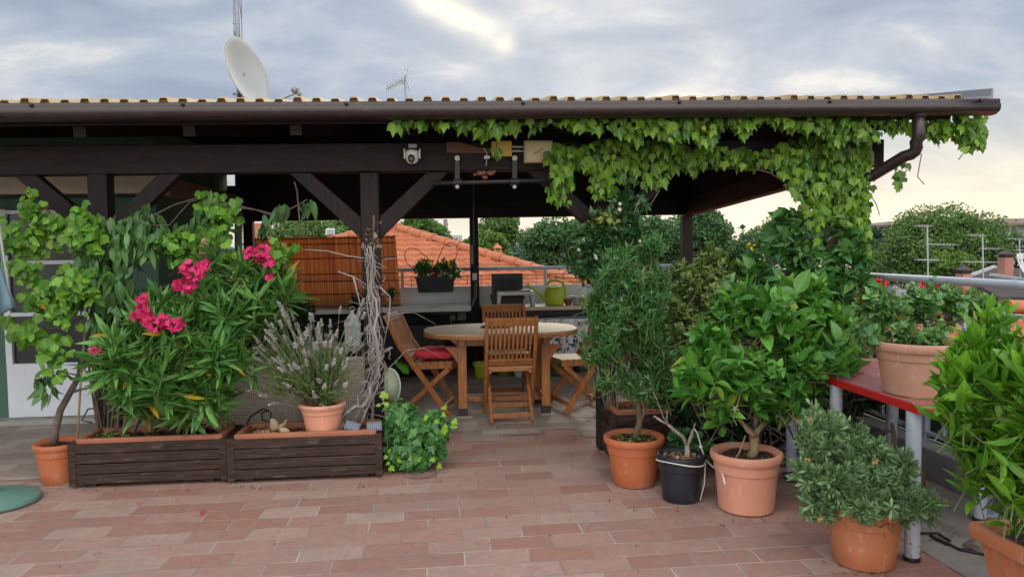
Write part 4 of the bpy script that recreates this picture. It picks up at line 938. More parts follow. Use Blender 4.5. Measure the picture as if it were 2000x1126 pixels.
q = np.array([P(random.gauss(212, 12), random.uniform(846, 854), 4.97+random.uniform(-.05, .05)) for _ in range(60)])
leaves('foliage', T_ROUND, q, rng.normal(0, 1, (60, 3))*[1, 1, .2]+[0, 0, .4], np.tile(Z1, (60, 1))+rng.normal(0, .3, (60, 3)), rng.uniform(.012, .025, 60), L_WEED, ws)

# ------------------------------------------------------------------ climbers round the left post
cp = G(100, 951); CPY = cp.y-.0
cl = thing('potted_climber', 'light green lobed climber on a crooked trunk in a small terracotta pot at the left', 'potted plant', (cp.x, cp.y+.13, 0))
cpc = Vector((G(98, 951).x, cp.y+.14, 0)); hpot = .262
pot(cl, cpc, .152, .112, hpot, TERRA_RED, .04, .03)
tr_ = [P(106, 865, 5.0), P(108, 840, 5.0), P(118, 800, 5.0), P(136, 768, 5.0), P(150, 742, 5.02), P(160, 715, 5.05), P(175, 640, 5.1), P(185, 560, 5.15), P(190, 480, 5.15)]
g = Geo(); g.tube(tr_, [.026, .024, .022, .02, .018, .014, .012, .010, .008], 8); g.tube([P(140, 765, 5.0), P(158, 760, 4.98), P(180, 756, 4.98)], [.012, .008, .005], 6); g.tube([P(150, 742, 5.0), P(138, 738, 4.97), P(128, 728, 4.95)], [.012, .01, .006], 6)
for pts in ([(185, 560), (120, 545), (60, 540)], [(188, 500), (130, 470), (40, 465)], [(188, 480), (120, 440), (60, 375)], [(180, 610), (120, 640), (40, 640)], [(188, 520), (250, 500), (370, 470), (430, 390)], [(190, 470), (260, 440), (330, 440)]):
    g.tube([P(x, y, 5.1) for x, y in pts], .005, 5)
g.build('trunk', mat('climber_bark', (.13, .10, .085), .9, .35, 16, bump=.5), cl, smooth=True)
g = Geo(); g.tube([P(150, 868, 4.97), P(158, 740, 5.0), P(170, 600, 5.05)], .007, 6); g.build('stake', mat('bamboo_cane', (.33, .24, .14), .6, .2, 8), cl, smooth=True)
GC = [(45, 375, 22, 5.0), (60, 405, 22, 5.0), (75, 440, 18, 5.0), (18, 430, 16, 4.95), (15, 470, 18, 4.95), (35, 475, 20, 4.95), (60, 480, 28, 5.0, 16), (85, 478, 22, 5.0), (118, 430, 20, 5.0), (118, 463, 20, 4.95), (160, 440, 34, 4.9), (172, 460, 26, 4.9), (30, 515, 18, 4.9), (55, 525, 22, 4.9), (80, 578, 30, 4.9, 22), (100, 590, 30, 4.9), (150, 540, 30, 4.85), (165, 565, 22, 4.85), (140, 580, 18, 4.85), (120, 610, 24, 4.85), (35, 635, 22, 4.85, 14), (60, 650, 26, 4.85, 18), (90, 665, 26, 4.85, 18), (110, 690, 24, 4.85, 22), (100, 715, 20, 4.85, 16), (420, 390, 20, 5.1), (432, 415, 26, 5.1), (425, 450, 26, 5.1), (395, 470, 22, 5.1), (365, 490, 20, 5.1), (350, 470, 18, 5.1), (395, 440, 18, 5.15), (548, 488, 24, 5.0), (545, 505, 18, 5.0), (440, 495, 22, 5.0, 12), (470, 525, 16, 5.0), (330, 470, 16, 5.0), (290, 470, 18, 5.0), (350, 505, 16, 5.05), (12, 445, 10, 4.95)]
n = 790; tp, c, out = blobpts(GC, n, .0); tp = tp+rng.normal(0, .028, (n, 3))*[1.3, 1, 1]
leaves('foliage', T_GRAPE, tp, np.column_stack([rng.normal(0, .55, n), rng.normal(-.25, .3, n), -.7+rng.normal(0, .4, n)]), np.column_stack([rng.normal(0, .55, n), -.8+rng.normal(0, .3, n), .7+rng.normal(0, .35, n)]), rng.uniform(.030, .076, n), L_GRAPE, cl)

cl2 = thing('evergreen_climber', 'dark evergreen climber with long hanging leaves on the left pergola post', 'climbing plant', (-2.2, 5.15, .27))
LC = [(215, 430, 34, 5.05, 22), (245, 425, 30, 5.05, 18), (280, 440, 24, 5.05), (215, 470, 34, 5.0), (255, 480, 34, 4.98), (295, 470, 24, 5.0), (170, 490, 26, 5.0), (190, 520, 34, 4.95), (230, 530, 30, 4.95), (170, 570, 26, 5.0), (215, 590, 34, 5.0), (200, 640, 30, 5.0), (235, 560, 28, 5.0), (330, 470, 24, 5.05), (85, 735, 22, 4.9, 14), (100, 755, 16, 4.9, 12), (130, 735, 10, 4.9, 12), (340, 440, 22, 5.15), (285, 415, 22, 5.1), (395, 405, 26, 5.1, 20), (415, 380, 18, 5.1), (375, 440, 18, 5.1), (190, 690, 26, 5.05), (240, 640, 26, 5.1), (310, 445, 18, 5.05), (520, 430, 14, 5.1), (575, 400, 34, 5.1, 10), (545, 405, 14, 5.1), (610, 392, 12, 5.1, 8)]
n = 520; tp, c, out = blobpts(LC, n, .1)
leaves('foliage', T_LONG, tp, np.column_stack([rng.normal(0, .35, n), rng.normal(-.1, .3, n), -1+rng.normal(0, .35, n)]), np.column_stack([rng.normal(0, .6, n), -.8+rng.normal(0, .3, n), .5+rng.normal(0, .35, n)]), rng.uniform(.08, .155, n), L_LONG, cl2)
g = Geo()
for k in range(16):
    x = random.uniform(185, 235); pts = [(x, 835), (x+random.gauss(0, 12), 740), (x+random.gauss(0, 14), 640), (x+random.gauss(0, 16), 540), (x+random.gauss(0, 30), 440)]
    g.tube([P(a, b_, 5.13+random.uniform(-.06, .06)) for a, b_ in pts], [.008, .007, .006, .005, .003], 5)
for pts in ([(250, 500), (310, 495), (370, 505), (395, 515)], [(260, 570), (320, 560), (350, 550), (400, 560)], [(330, 440), (370, 395), (400, 385)], [(280, 430), (340, 400), (390, 385)], [(440, 395), (480, 405), (545, 420), (600, 390)], [(430, 400), (500, 410), (560, 430)], [(575, 355), (580, 372), (586, 440), (592, 465)], [(275, 480), (270, 540), (255, 575)], [(345, 470), (360, 490), (350, 520), (330, 540)]):
    g.tube([P(a, b_, 5.08) for a, b_ in pts], random.uniform(.003, .006), 5)
g.build('stems', mat('vine_stem', (.10, .075, .06), .9, .3, 15), cl2)
# dead cones hanging among them
cone = thing('dried_seed_head', 'beige dried seed head hanging among the leaves above the oleander', 'seed head', tuple(P(398, 485, 5.0)))
g = Geo(); c = P(399, 486, 5.0)
g.lathe((c.x, c.y, c.z-.07), [(0, 0), (.022, .01), (.032, .05), (.026, .10), (.008, .14), (0, .142)], 14); g.build('core', mat('dry_beige', (.32, .24, .15), .9, .5, 40, bump=.6), cone, smooth=True)
n = 120; a = rng.random(n)*6.28; z = rng.random(n); rad = .033*np.sin(np.pi*(z*.85+.1))
leaves('scales', T_ROUND, np.column_stack([c.x+rad*np.cos(a), c.y+rad*np.sin(a), c.z-.07+.135*z]), np.column_stack([np.cos(a), np.sin(a), -np.ones(n)*.9]), np.column_stack([np.cos(a), np.sin(a), np.ones(n)]), rng.uniform(.015, .025, n), leafmat('dry_scale', (.20, .14, .08), (.42, .33, .22), 0), cone)

# ------------------------------------------------------------------ lavender pot in the right box
lp = P(630, 848, 4.94); lz = .268
lav = thing('potted_lavender', 'flowering lavender in a pale terracotta pot standing in the planter box', 'potted plant', (lp.x, 4.97, lz))
pot(lav, (lp.x, 4.97, lz), .150, .108, .205, TERRA_PINK, .035, .028)
bc = np.array([lp.x, 4.97, lz+.19])
LB = [(600, 720, 70, 4.9, 45), (560, 740, 50, 4.85, 40), (640, 700, 50, 4.95), (650, 750, 40, 4.9, 35), (540, 690, 40, 4.9)]
n = 420; tp, c, out = blobpts(LB, n, .2); d = nrm(tp-bc+rng.normal(0, .05, (n, 3))); d[:, 2] = np.abs(d[:, 2])
base = tp-d*.16
pos, ax, no, l_ = shoots(base, d, .20, 14, .040, 55, 22, .05)
leaves('foliage', T_NEEDLE, pos, ax, no, l_, L_LAV, lav)
n = 150; q = np.array([P(random.gauss(608, 56), random.triangular(612, 810, 680), 4.9+random.uniform(-.16, .14)) for _ in range(n)])
ex = np.array([P(*random.choice([(510, 755), (520, 770), (500, 745), (530, 700), (515, 690), (545, 640), (562, 615), (613, 628), (690, 640), (717, 645), (660, 640), (700, 620)]), 4.85)+Vector((random.gauss(0, .03), random.gauss(0, .03), random.gauss(0, .03))) for _ in range(40)])
q = np.vstack([q, ex]); n = len(q); d = nrm(q-bc+np.array([0, 0, .02])+rng.normal(0, .05, (n, 3)))
g = Geo()
for p, v in zip(q, d):
    b0 = bc+(p-bc)*.45+rng.normal(0, .02, 3); g.tube([b0, (b0+p)/2+rng.normal(0, .006, 3), p], .0014, 4, False)
g.build('flower_stalks', mat('lavender_stalk', (.20, .24, .13), .8, .2, 10), lav)
pos, ax, no, l_ = shoots(q, d, .055, 26, .0155, 62, 35, 0, start=0)
leaves('flower_spikes', T_ROUND, pos, ax, no, l_, F_LAV, lav)
g = stemgeo(bc-np.array([0, 0, .02]), [base[i] for i in rng.choice(len(base), 26)], .006, .002, .03); g.build('stems', BARK, lav)

# things lying in that box
st = thing('clay_saucer', 'flat orange clay disc lying in the planter box', 'saucer', tuple(P(511, 846, 4.98)))
g = Geo(); c = P(511, 842, 4.98); g.lathe((c.x, c.y, c.z-.012), [(0, 0), (.055, 0), (.058, .006), (.05, .016), (0, .018)], 26); g.build('disc', mat('clay_disc', (.48, .25, .10), .8, .15, 8), st, smooth='auto')
for px, py, r, lab in ((556, 842, .034, 'round orange stone leaning in the planter box'), (535, 848, .024, 'small beige shell shaped stone in the planter box'), (588, 848, .024, 'flat reddish clay shard beside the lavender pot')):
    o = thing('stone', lab, 'stone', tuple(P(px, py+5, 4.93))); g = Geo(); c = P(px, py, 4.93); g.ball(c, (r*1.1, r*.6, r*.75), 14, 9, Matrix.Rotation(random.random(), 3, 'Y')); g.build('body', mat('stone_%d' % int(r*1e4), random.choice([(.46, .26, .15), (.42, .30, .18)]), .85, .2, 14, bump=.3), o, smooth=True)
dw = thing('driftwood_figure', 'pale driftwood figure shaped like a small bird in the planter box', 'ornament', tuple(P(536, 845, 5.0)))
g = Geo(); m0 = P(536, 832, 5.0); g.ball(m0, (.032, .03, .045), 12, 8); g.ball(P(533, 822, 5.0), .02, 10, 7); g.tube([P(531, 822, 5.0), P(527, 817, 4.98)], [.008, .003], 6); g.tube([P(540, 838, 5.0), P(556, 827, 5.02), P(560, 818, 5.02)], [.02, .014, .005], 8); g.build('body', mat('driftwood', (.36, .28, .18), .9, .35, 25, bump=.5), dw, smooth=True)
for px, lab, rz in ((688, 'small solar panel lying tilted in the planter box beside the dry vine', 18), (731, 'small upright solar panel at the right end of the planter box', -3)):
    c = P(px, 832, 4.86); o = thing('solar_charger', lab, 'solar panel', tuple(c-Vector((0, 0, .04))), 'small solar panels in the planter box')
    Mx = Matrix.Rotation(R(rz), 3, 'Y') @ Matrix.Rotation(R(-28), 3, 'X')
    g = Geo(); g.box(c, (.098, .014, .062), Mx); g.build('frame', mat('grey_panel_frame', (.12, .13, .16), .5, .1, 5), o, bevel=.003)
    g = Geo(); g.box(c+Mx @ Vector((0, -.0085, 0)), (.086, .003, .052), Mx); cell = g.build('cell', mat('solar_cell', (.03, .04, .08), .2, .2, 5), o)
    g = Geo()
    for i in range(6): g.box(c+Mx @ Vector((-.032+i*.013, -.0108, 0)), (.0025, .0015, .036), Mx)
    g.build('contact_line', mat('contact_silver', (.30, .33, .42), .4, .05, 5), cell)
    g = Geo(); g.tube([c+Vector((0, .008, -.02)), c+Vector((0, .02, -.09))], .006, 6); g.build('stake', BLACKMETAL, o)
hose = thing('black_hose', 'black irrigation hose looping up from between the planter boxes', 'hose', tuple(P(500, 835, 5.1)))
g = Geo(); g.tube([P(440, 826, 5.2), P(478, 836, 5.12), P(490, 812, 5.1), P(515, 797, 5.1), P(530, 806, 5.08), P(526, 824, 5.05), P(512, 818, 5.08), P(511, 806, 5.12), P(525, 800, 5.15)], .006, 6); g.tube([P(180, 825, 5.1), P(160, 820, 5.05), P(172, 798, 5.1), P(196, 796, 5.2)], .005, 6); g.build('tube', CABLE, hose, smooth=True)

# dry twisted vine on the middle post
dv = thing('dry_vine', 'bare bleached grey vine twisted up the middle pergola post', 'climbing plant', tuple(P(675, 842, 5.0)))
g = Geo(); main = [(660, 842), (662, 818), (680, 806), (706, 792), (722, 768), (732, 735), (738, 690), (730, 640), (734, 585), (728, 530), (722, 480)]
for k in range(11):
    j = 7 if k else 1; pts = main if k < 3 else [(random.gauss(700, 15), random.uniform(800, 840))]+main[4:]
    pth = [P(x+random.gauss(0, j), y+random.gauss(0, 4), 5.12-.10*min(1, i/4)+random.uniform(-.05, .04)+(.0 if i > 3 else -.05)) for i, (x, y) in enumerate(pts)]
    pth = [p_ for q0, q1 in zip(pth, pth[1:]) for p_ in (q0, q0.lerp(q1, .5)+Vector((random.gauss(0, .014), random.gauss(0, .01), random.gauss(0, .01))))]+[pth[-1]]
    r = .016 if k == 0 else random.uniform(.003, .0065); g.tube(pth, [r*(1-.6*i/len(pth)) for i in range(len(pth))], 6)
for k in range(70):
    t = random.random(); i = min(int(t*7)+3, 9); x, y = main[i]; x += random.gauss(0, 12); y += random.uniform(-30, 30)
    a = P(x, y, 5.10); pth = [a]; v = Vector((random.gauss(0, 1), random.gauss(-.2, .5), random.gauss(.1, .7))).normalized()*.05
    for q in range(random.randint(2, 4)): pth.append(pth[-1]+v*random.uniform(.5, 1)); v = (v+Vector((random.gauss(0, .04), random.gauss(0, .03), random.gauss(0, .04))))
    g.tube(pth, [.0035*(1-.2*q) for q in range(len(pth))], 5)
for pts in ([(718, 505), (680, 500), (640, 490), (590, 487)], [(722, 560), (690, 540), (660, 530)], [(690, 540), (705, 600), (740, 612), (752, 650)], [(742, 560), (762, 580), (760, 620), (748, 680)], [(735, 760), (750, 740), (768, 730)], [(742, 828), (775, 836), (800, 842)], [(755, 790), (765, 810), (768, 830)]):
    g.tube([P(x, y, 5.08) for x, y in pts], [.006]+[.004]*(len(pts)-1), 5)
g.build('branches', DRYTWIG, dv, smooth=True)
g = Geo(); g.tube([P(728, 835, 5.05), P(729, 700, 5.08), P(730, 420, 5.12)], .007, 6); g.build('cane', mat('brown_cane', (.16, .10, .08), .7, .2, 9), dv)
n = 40; q = np.array([P(random.gauss(725, 9), random.gauss(465, 14), 5.08+random.uniform(-.05, .03)) for _ in range(n)])
leaves('dead_leaves', T_BROAD, q, rng.normal(0, 1, (n, 3)), unit(n), rng.uniform(.02, .05, n), leafmat('dead_leaf', (.14, .09, .06), (.30, .22, .16), 0), dv)

# ------------------------------------------------------------------ ivy pot
ip = G(815, 921); iv = thing('potted_ivy', 'dark green ivy mound spilling over its pot at the right end of the planter boxes', 'potted plant', (ip.x, 5.06, 0))
pot(iv, (ip.x, 5.08, .004), .15, .115, .20, mat('dark_green_pot', (.03, .06, .05), .5, .1, 6), .03, .02)
IB = [(812, 855, 55, 4.98, 50), (785, 820, 38, 5.0), (845, 835, 36, 4.98), (800, 890, 44, 4.92, 26), (770, 875, 22, 4.95, 30), (850, 875, 24, 4.95), (770, 790, 18, 5.0)]
n = 950; tp, c, out = blobpts(IB, n, .7)
keep = out[:, 1] < .45; tp, out = tp[keep], out[keep]; n = len(tp)
leaves('foliage', T_IVY, tp, np.column_stack([rng.normal(0, .6, n), rng.normal(-.3, .3, n), -.7+rng.normal(0, .5, n)]), out+rng.normal(0, .35, (n, 3))+np.array([0, -.2, .4]), rng.uniform(.036, .066, n), L_IVY, iv)
q = np.array([P(x+random.gauss(0, 8), y+random.gauss(0, 6), 4.84) for x, y in ((760, 888), (772, 893), (763, 908), (800, 890), (808, 892), (850, 898), (882, 828), (872, 832), (870, 808), (845, 816), (752, 775), (757, 795)) for _ in range(2)]); n = len(q)
leaves('young_foliage', T_IVY, q, np.column_stack([rng.normal(0, .7, n), rng.normal(-.3, .3, n), -.5+rng.normal(0, .5, n)]), np.column_stack([rng.normal(0, .4, n), -np.ones(n), .6+rng.normal(0, .3, n)]), rng.uniform(.03, .05, n), L_IVYNEW, iv)
g = stemgeo((ip.x, 5.08, .18), [tp[i] for i in rng.choice(len(tp), 30)], .005, .002, .03); g.build('stems', GREENSTEM, iv)
# ------------------------------------------------------------------ row of round pots on the right
c = Vector((1.158, 4.465, .004))
nd = thing('potted_shrub', 'tall narrow-leaved dark green shrub in a bright orange terracotta pot, first of the right row', 'potted plant', c)
pot(nd, c, .186, .130, .30, TERRA_RED, .045, .034)
NB = [(1235, 600, 70, 4.45), (1270, 560, 46, 4.55), (1195, 660, 55, 4.4), (1268, 680, 56, 4.45), (1172, 640, 36, 4.45), (1240, 745, 55, 4.35, 40), (1205, 540, 50, 4.5), (1275, 480, 34, 4.6), (1160, 590, 26, 4.5), (1155, 690, 24, 4.4), (1290, 740, 34, 4.4, 28), (1215, 500, 34, 4.55), (1190, 745, 30, 4.35, 20), (1280, 775, 30, 4.4, 18)]
b, d = foliage(nd, NB, 640, 16, .056, T_NARROW, L_OLIVE, .095, (70, 25), .02, .2, .8, .6, .5)
g = Geo(); tp_ = [Vector((c.x+.0, c.y, .24)), P(1250, 820, 4.45), P(1245, 775, 4.45), P(1228, 745, 4.42), P(1215, 690, 4.42)]
g.tube(tp_, [.022, .020, .019, .013, .008], 9); g.tube([P(1247, 790, 4.45), P(1256, 770, 4.45), P(1285, 738, 4.42), P(1290, 690, 4.42)], [.016, .012, .009, .005], 7); g.tube([P(1249, 828, 4.45), P(1258, 808, 4.43), P(1262, 785, 4.42)], [.010, .008, .003], 6); g.tube([P(1246, 780, 4.45), P(1240, 700, 4.48), P(1235, 600, 4.5), P(1260, 520, 4.55)], [.014, .011, .008, .004], 7)
for i in rng.choice(len(b), 40): t = Vector(b[i]); s = P(random.uniform(1225, 1270), random.uniform(640, 740), 4.45); g.tube([s, s.lerp(t, .5)+Vector((0, 0, .03)), t], [.006, .004, .002], 5)
g.build('trunk', BARK, nd, smooth=True)
n = 46; q = np.array([[c.x+random.uniform(-.13, .13), c.y+random.uniform(-.13, .10), .29] for _ in range(n)]); leaves('weeds', T_ROUND, q, rng.normal(0, 1, (n, 3))*[1, 1, .4]+[0, 0, .5], np.tile(Z1, (n, 1)), rng.uniform(.015, .035, n), L_WEED, nd)['kind'] = 'stuff'

c = Vector((1.352, 4.145, .004))
bp_ = thing('potted_bare_shrub', 'bare pruned shrub in a blue black plastic pot with a white cord round its rim', 'potted plant', c)
pp_ = pot(bp_, c, .139, .107, .268, BLACKPOT, .04, .03, soil_m=mat('bark_mulch', (.27, .16, .07), .9, .6, 40, bump=.9, bscale=60, col2=(.42, .30, .16)))
n = 220; a = rng.random(n)*6.28; rad = .112*np.sqrt(rng.random(n)); leaves('bark_chips', T_ROUND, np.column_stack([c.x+rad*np.cos(a), c.y+rad*np.sin(a), np.full(n, .25)]), np.column_stack([rng.normal(size=n), rng.normal(size=n), rng.normal(0, .3, n)]), np.tile(Z1, (n, 1))+rng.normal(0, .4, (n, 3)), rng.uniform(.015, .035, n), leafmat('chip', (.20, .11, .05), (.50, .36, .20), 0), bp_)['kind'] = 'stuff'
GB2 = mat('silver_grey_bark', (.30, .26, .21), .85, .3, 20, bump=.5)
g = Geo(); Yb = 4.145; g.tube([Vector((c.x, c.y, .22)), P(1343, 895, Yb), P(1342, 868, Yb)], [.021, .018, .015], 9)
for pts, r in (([(1342, 872), (1334, 852), (1318, 840), (1304, 828)], .013), ([(1304, 828), (1292, 822), (1282, 815)], .008), ([(1304, 828), (1302, 815), (1304, 800)], .004), ([(1306, 830), (1296, 815), (1285, 785), (1276, 765)], .003), ([(1343, 870), (1350, 852), (1354, 838)], .012), ([(1354, 838), (1358, 825)], .005), ([(1282, 815), (1277, 812)], .006)):
    g.tube([P(x, y, Yb) for x, y in pts], [r*(1-.12*i) for i in range(len(pts))], 7)
g.build('trunk', GB2, bp_, smooth=True)
g = Geo(); ring = [(c.x+.139*math.cos(t), c.y+.139*math.sin(t), .235+.012*math.sin(t*2)) for t in np.linspace(0, 6.283, 40)]; g.tube(ring, .0045, 6, False)
g.build('rim_cord', mat('white_cord', (.62, .60, .58), .7, .08, 20), bp_, smooth=True)
g = Geo(); e = Vector((c.x+.139, c.y-.02, .235)); g.tube([e, P(1392, 911, 4.08), P(1402, 914, 4.03), P(1412, 928, 3.84), P(1416, 945, 3.80)], .0045, 6); g.tube([P(1356, 836, 4.12), P(1362, 845, 4.10), P(1372, 880, 4.1), P(1378, 895, 4.1)], .004, 5); g.ball(P(1369, 872, 4.1), .010, 10, 7); g.tube([Vector((c.x+.128, c.y-.055, .235)), Vector((c.x+.12, c.y-.055, .10)), Vector((c.x+.09, c.y-.07, .012))], .004, 5)
g.build('tie_cord', mat('white_cord', (.62, .60, .58)), bp_, smooth=True)

c = Vector((1.660, 3.945, .004))
ci = thing('potted_citrus', 'bushy citrus tree with large glossy leaves in a pale pink terracotta pot', 'potted plant', c)
pot(ci, c, .193, .150, .325, TERRA_PINK, .05, .034)
CB = [(1480, 730, 95, 3.9, 55), (1400, 690, 56, 3.9), (1570, 690, 72, 3.95), (1352, 755, 32, 3.85, 26), (1610, 620, 48, 4.05), (1500, 620, 60, 4.0), (1590, 570, 34, 4.1), (1430, 600, 42, 4.05), (1640, 700, 34, 4.0), (1535, 560, 30, 4.1), (1660, 640, 28, 4.05), (1380, 640, 30, 4.0), (1410, 778, 46, 3.85, 28), (1530, 775, 50, 3.85, 30), (1600, 745, 30, 3.95), (1350, 700, 26, 3.9), (1460, 555, 22, 4.1)]
b, d = foliage(ci, CB, 270, 10, .100, T_CITRUS, L_CITRUS, .15, (75, 32), .16, .25, .9, .6, .45, lvar=.3)
g = Geo(); Yc = 3.945; top = P(1473, 845, Yc); g.tube([Vector((c.x, c.y, .25)), P(1473, 880, Yc), top], [.029, .026, .028], 10)
for pts in ([(1473, 848), (1450, 825), (1420, 790), (1390, 740)], [(1473, 848), (1478, 810), (1475, 740), (1490, 660)], [(1473, 848), (1500, 818), (1540, 760), (1570, 690)], [(1473, 850), (1460, 840), (1445, 815), (1440, 760)], [(1473, 845), (1495, 825), (1505, 780), (1520, 700)]):
    g.tube([P(x, y, Yc+random.uniform(-.05, .05)) for x, y in pts], [.018, .013, .008, .005], 7)
g.tube([P(1430, 903, Yc-.05), P(1443, 885, Yc-.05), P(1456, 850, Yc-.05)], [.006, .006, .004], 6)
for i in rng.choice(len(b), 60): t = Vector(b[i]); s = P(random.uniform(1430, 1530), random.uniform(690, 800), Yc); g.tube([s, s.lerp(t, .5)+Vector((0, 0, .02)), t], [.006, .0045, .003], 5)
g.build('trunk', mat('citrus_bark', (.24, .17, .10), .8, .3, 18, (1, 1, .4), bump=.4), ci, smooth=True)
def star(px, py, Y, L_, m_, t, tm=T_OLEA):
    k = np.arange(5)*1.2566+random.random(); pos = np.repeat(np.array([P(px, py, Y)]), 5, 0); leaves('flower', tm, pos, np.column_stack([np.cos(k), -np.ones(5)*.4, np.sin(k)]), np.tile([0, -1.0, 0], (5, 1)), np.full(5, L_), m_, t)
for x, y in ((1487, 738), (1435, 797)): star(x, y, 3.78, .024, F_WHITE, ci)

c = Vector((1.905, 3.195, .004))
si = thing('potted_daisy_bush', 'round grey green feathery bush in a weathered terracotta pot in front of the red table', 'potted plant', c)
pot(si, c, .180, .132, .285, TERRA, .05, .030)
SB = [(1605, 845, 54, 3.22), (1640, 930, 80, 3.15, 62), (1580, 920, 36, 3.2), (1720, 950, 66, 3.05, 46), (1765, 905, 34, 3.0, 28), (1800, 985, 48, 2.98, 28), (1760, 970, 44, 2.96, 34), (1660, 860, 40, 3.25), (1600, 980, 44, 3.15, 34), (1700, 900, 50, 3.2), (1740, 1000, 44, 3.05, 22), (1680, 985, 50, 3.02, 24)]
T_SILV = lance(.26, .66, 3, .2, -.05)
b, d = foliage(si, SB, 560, 34, .043, T_SILV, L_SILVER, .085, (85, 18), .02, .62, .7, .9, .35, lvar=.25)
g = stemgeo((c.x, c.y, .25), [b[i] for i in rng.choice(len(b), 50)], .009, .003, .04, 6); g.build('stems', mat('grey_stem', (.26, .25, .18), .85, .25, 14), si, smooth=True)
for x, y in ((1586, 814), (1561, 822), (1711, 900), (1822, 975), (1602, 1018), (1575, 900), (1700, 960)): leaves('faded_flower', T_ROUND, np.array([P(x, y, 3.02)]*6)+rng.normal(0, .004, (6, 3)), unit(6), unit(6), np.full(6, .015), leafmat('faded_flower', (.30, .12, .05), (.55, .28, .10), 0), si)
g = Geo(); tips = [(1777, 1062), (1781, 1085), (1800, 1080), (1797, 1065)]
for x, y in tips: g.tube([P(x-8, 1000, 3.05), P(x-4, 1035, 3.03), P(x, y, 3.02)], .0015, 4)
g.build('dry_stalks', DRYTWIG, si)
for x, y in tips: leaves('seed_head', T_ROUND, np.array([P(x, y, 3.02)]*7), unit(7), unit(7), np.full(7, .014), leafmat('dry_scale2', (.30, .20, .12), (.45, .34, .24), 0), si)

# ------------------------------------------------------------------ red table, pot of roses, laurel trough
TZ = .742
rt = thing('red_table', 'worn red board table on round grey steel legs beside the railing', 'table', (2.45, 3.75, 0))
REDM = mat('worn_red_paint', (.33, .10, .10), .5, .2, 5, (1, 1, 1), bump=.1, col2=(.42, .29, .28), speck=(.46, .36, .35)); REDE = mat('bright_red_edge', (.46, .014, .012), .5, .15, 6, speck=(.30, .06, .05))
rx0, rx1, ry0, ry1 = 2.105, 2.84, 3.115, 4.46
g = Geo(); g.box(((rx0+rx1)/2, (ry0+ry1)/2, TZ-.003), (rx1-rx0-.006, ry1-ry0-.006, .008)); tp2 = g.build('tabletop', REDM, rt, bevel=.002)
g = Geo(); g.box(((rx0+rx1)/2, (ry0+ry1)/2, TZ-.025), (rx1-rx0, ry1-ry0, .038)); g.build('board_edge', REDE, rt, bevel=.003)
for x, y in ((2.135, 3.185), (2.135, 3.86), (2.135, 4.38), (2.79, 3.6), (2.79, 4.38)):
    g = Geo(); g.tube([(x, y, .004), (x, y, TZ-.044)], .033, 16); lg = g.build('leg', STEEL, rt, smooth='auto')
    g = Geo(); g.tube([(x, y, .004), (x, y, .022)], .037, 16); g.build('foot_cap', BLACKMETAL, lg)
c = Vector(P(1797, 740, 3.35)); c.z = TZ+.002
ro = thing('potted_rose', 'rose bush with few red blooms in a dusty pink pot standing on the red table', 'potted plant', c)
pot(ro, c, .212, .160, .255, TERRA_DUSTY, .045, .03)
RB = [(1720, 590, 40, 3.4, 34), (1790, 590, 55, 3.45, 40), (1860, 590, 50, 3.5, 40), (1925, 610, 36, 3.5, 40), (1700, 640, 24, 3.4), (1770, 640, 36, 3.35, 24), (1810, 660, 20, 3.25, 14), (1690, 575, 20, 3.4, 16), (1830, 645, 24, 3.35, 16), (1950, 600, 14, 3.5)]
b, d = foliage(ro, RB, 190, 13, .046, T_ROUND, L_ROSE, .10, (80, 40), .15, .4, .6, .7, .4)
g = Geo()
for pts in ([(1790, 690), (1800, 650), (1830, 630), (1850, 620)], [(1830, 690), (1835, 660), (1838, 632), (1850, 615)], [(1838, 632), (1825, 622), (1815, 625)], [(1850, 620), (1870, 605), (1900, 600)], [(1790, 690), (1775, 640), (1740, 610), (1715, 600)], [(1838, 632), (1862, 628), (1880, 618)], [(1800, 660), (1770, 625), (1780, 590)], [(1840, 640), (1900, 620), (1930, 610)]):
    g.tube([P(x, y, 3.45) for x, y in pts], [.010, .008, .006, .004][:len(pts)], 6)
g.build('stems', mat('rose_stem', (.07, .045, .03), .8, .3, 12), ro, smooth=True)
for x, y, k in ((1716, 549, 22), (1730, 553, 6), (1802, 556, 9), (1830, 561, 5)):
    q = np.array([P(x+random.gauss(0, 2), y+random.gauss(0, 1.6), 3.30) for _ in range(k)]); leaves('bloom', T_ROUND, q, unit(k), unit(k), np.full(k, .016), F_RED, ro)
ROT = thing('rose_sprawl', 'lower rose shoots with round leaves hanging over the far end of the red table', 'shrub', (2.4, 4.6, .0))
b, d = foliage(ROT, [(1600, 680, 40, 4.5, 30), (1640, 640, 40, 4.6), (1580, 720, 30, 4.45, 24), (1670, 690, 30, 4.6), (1560, 650, 30, 4.5), (1690, 620, 24, 4.6)], 130, 12, .055, T_ROUND, L_ROSE, .11, (80, 40), .15, .3, .6, .7, .4)
g = stemgeo((2.5, 4.7, .02), [b[i] for i in rng.choice(len(b), 22)], .010, .004, .05, 6); g.build('stems', mat('rose_stem', (.07, .045, .03)), ROT)

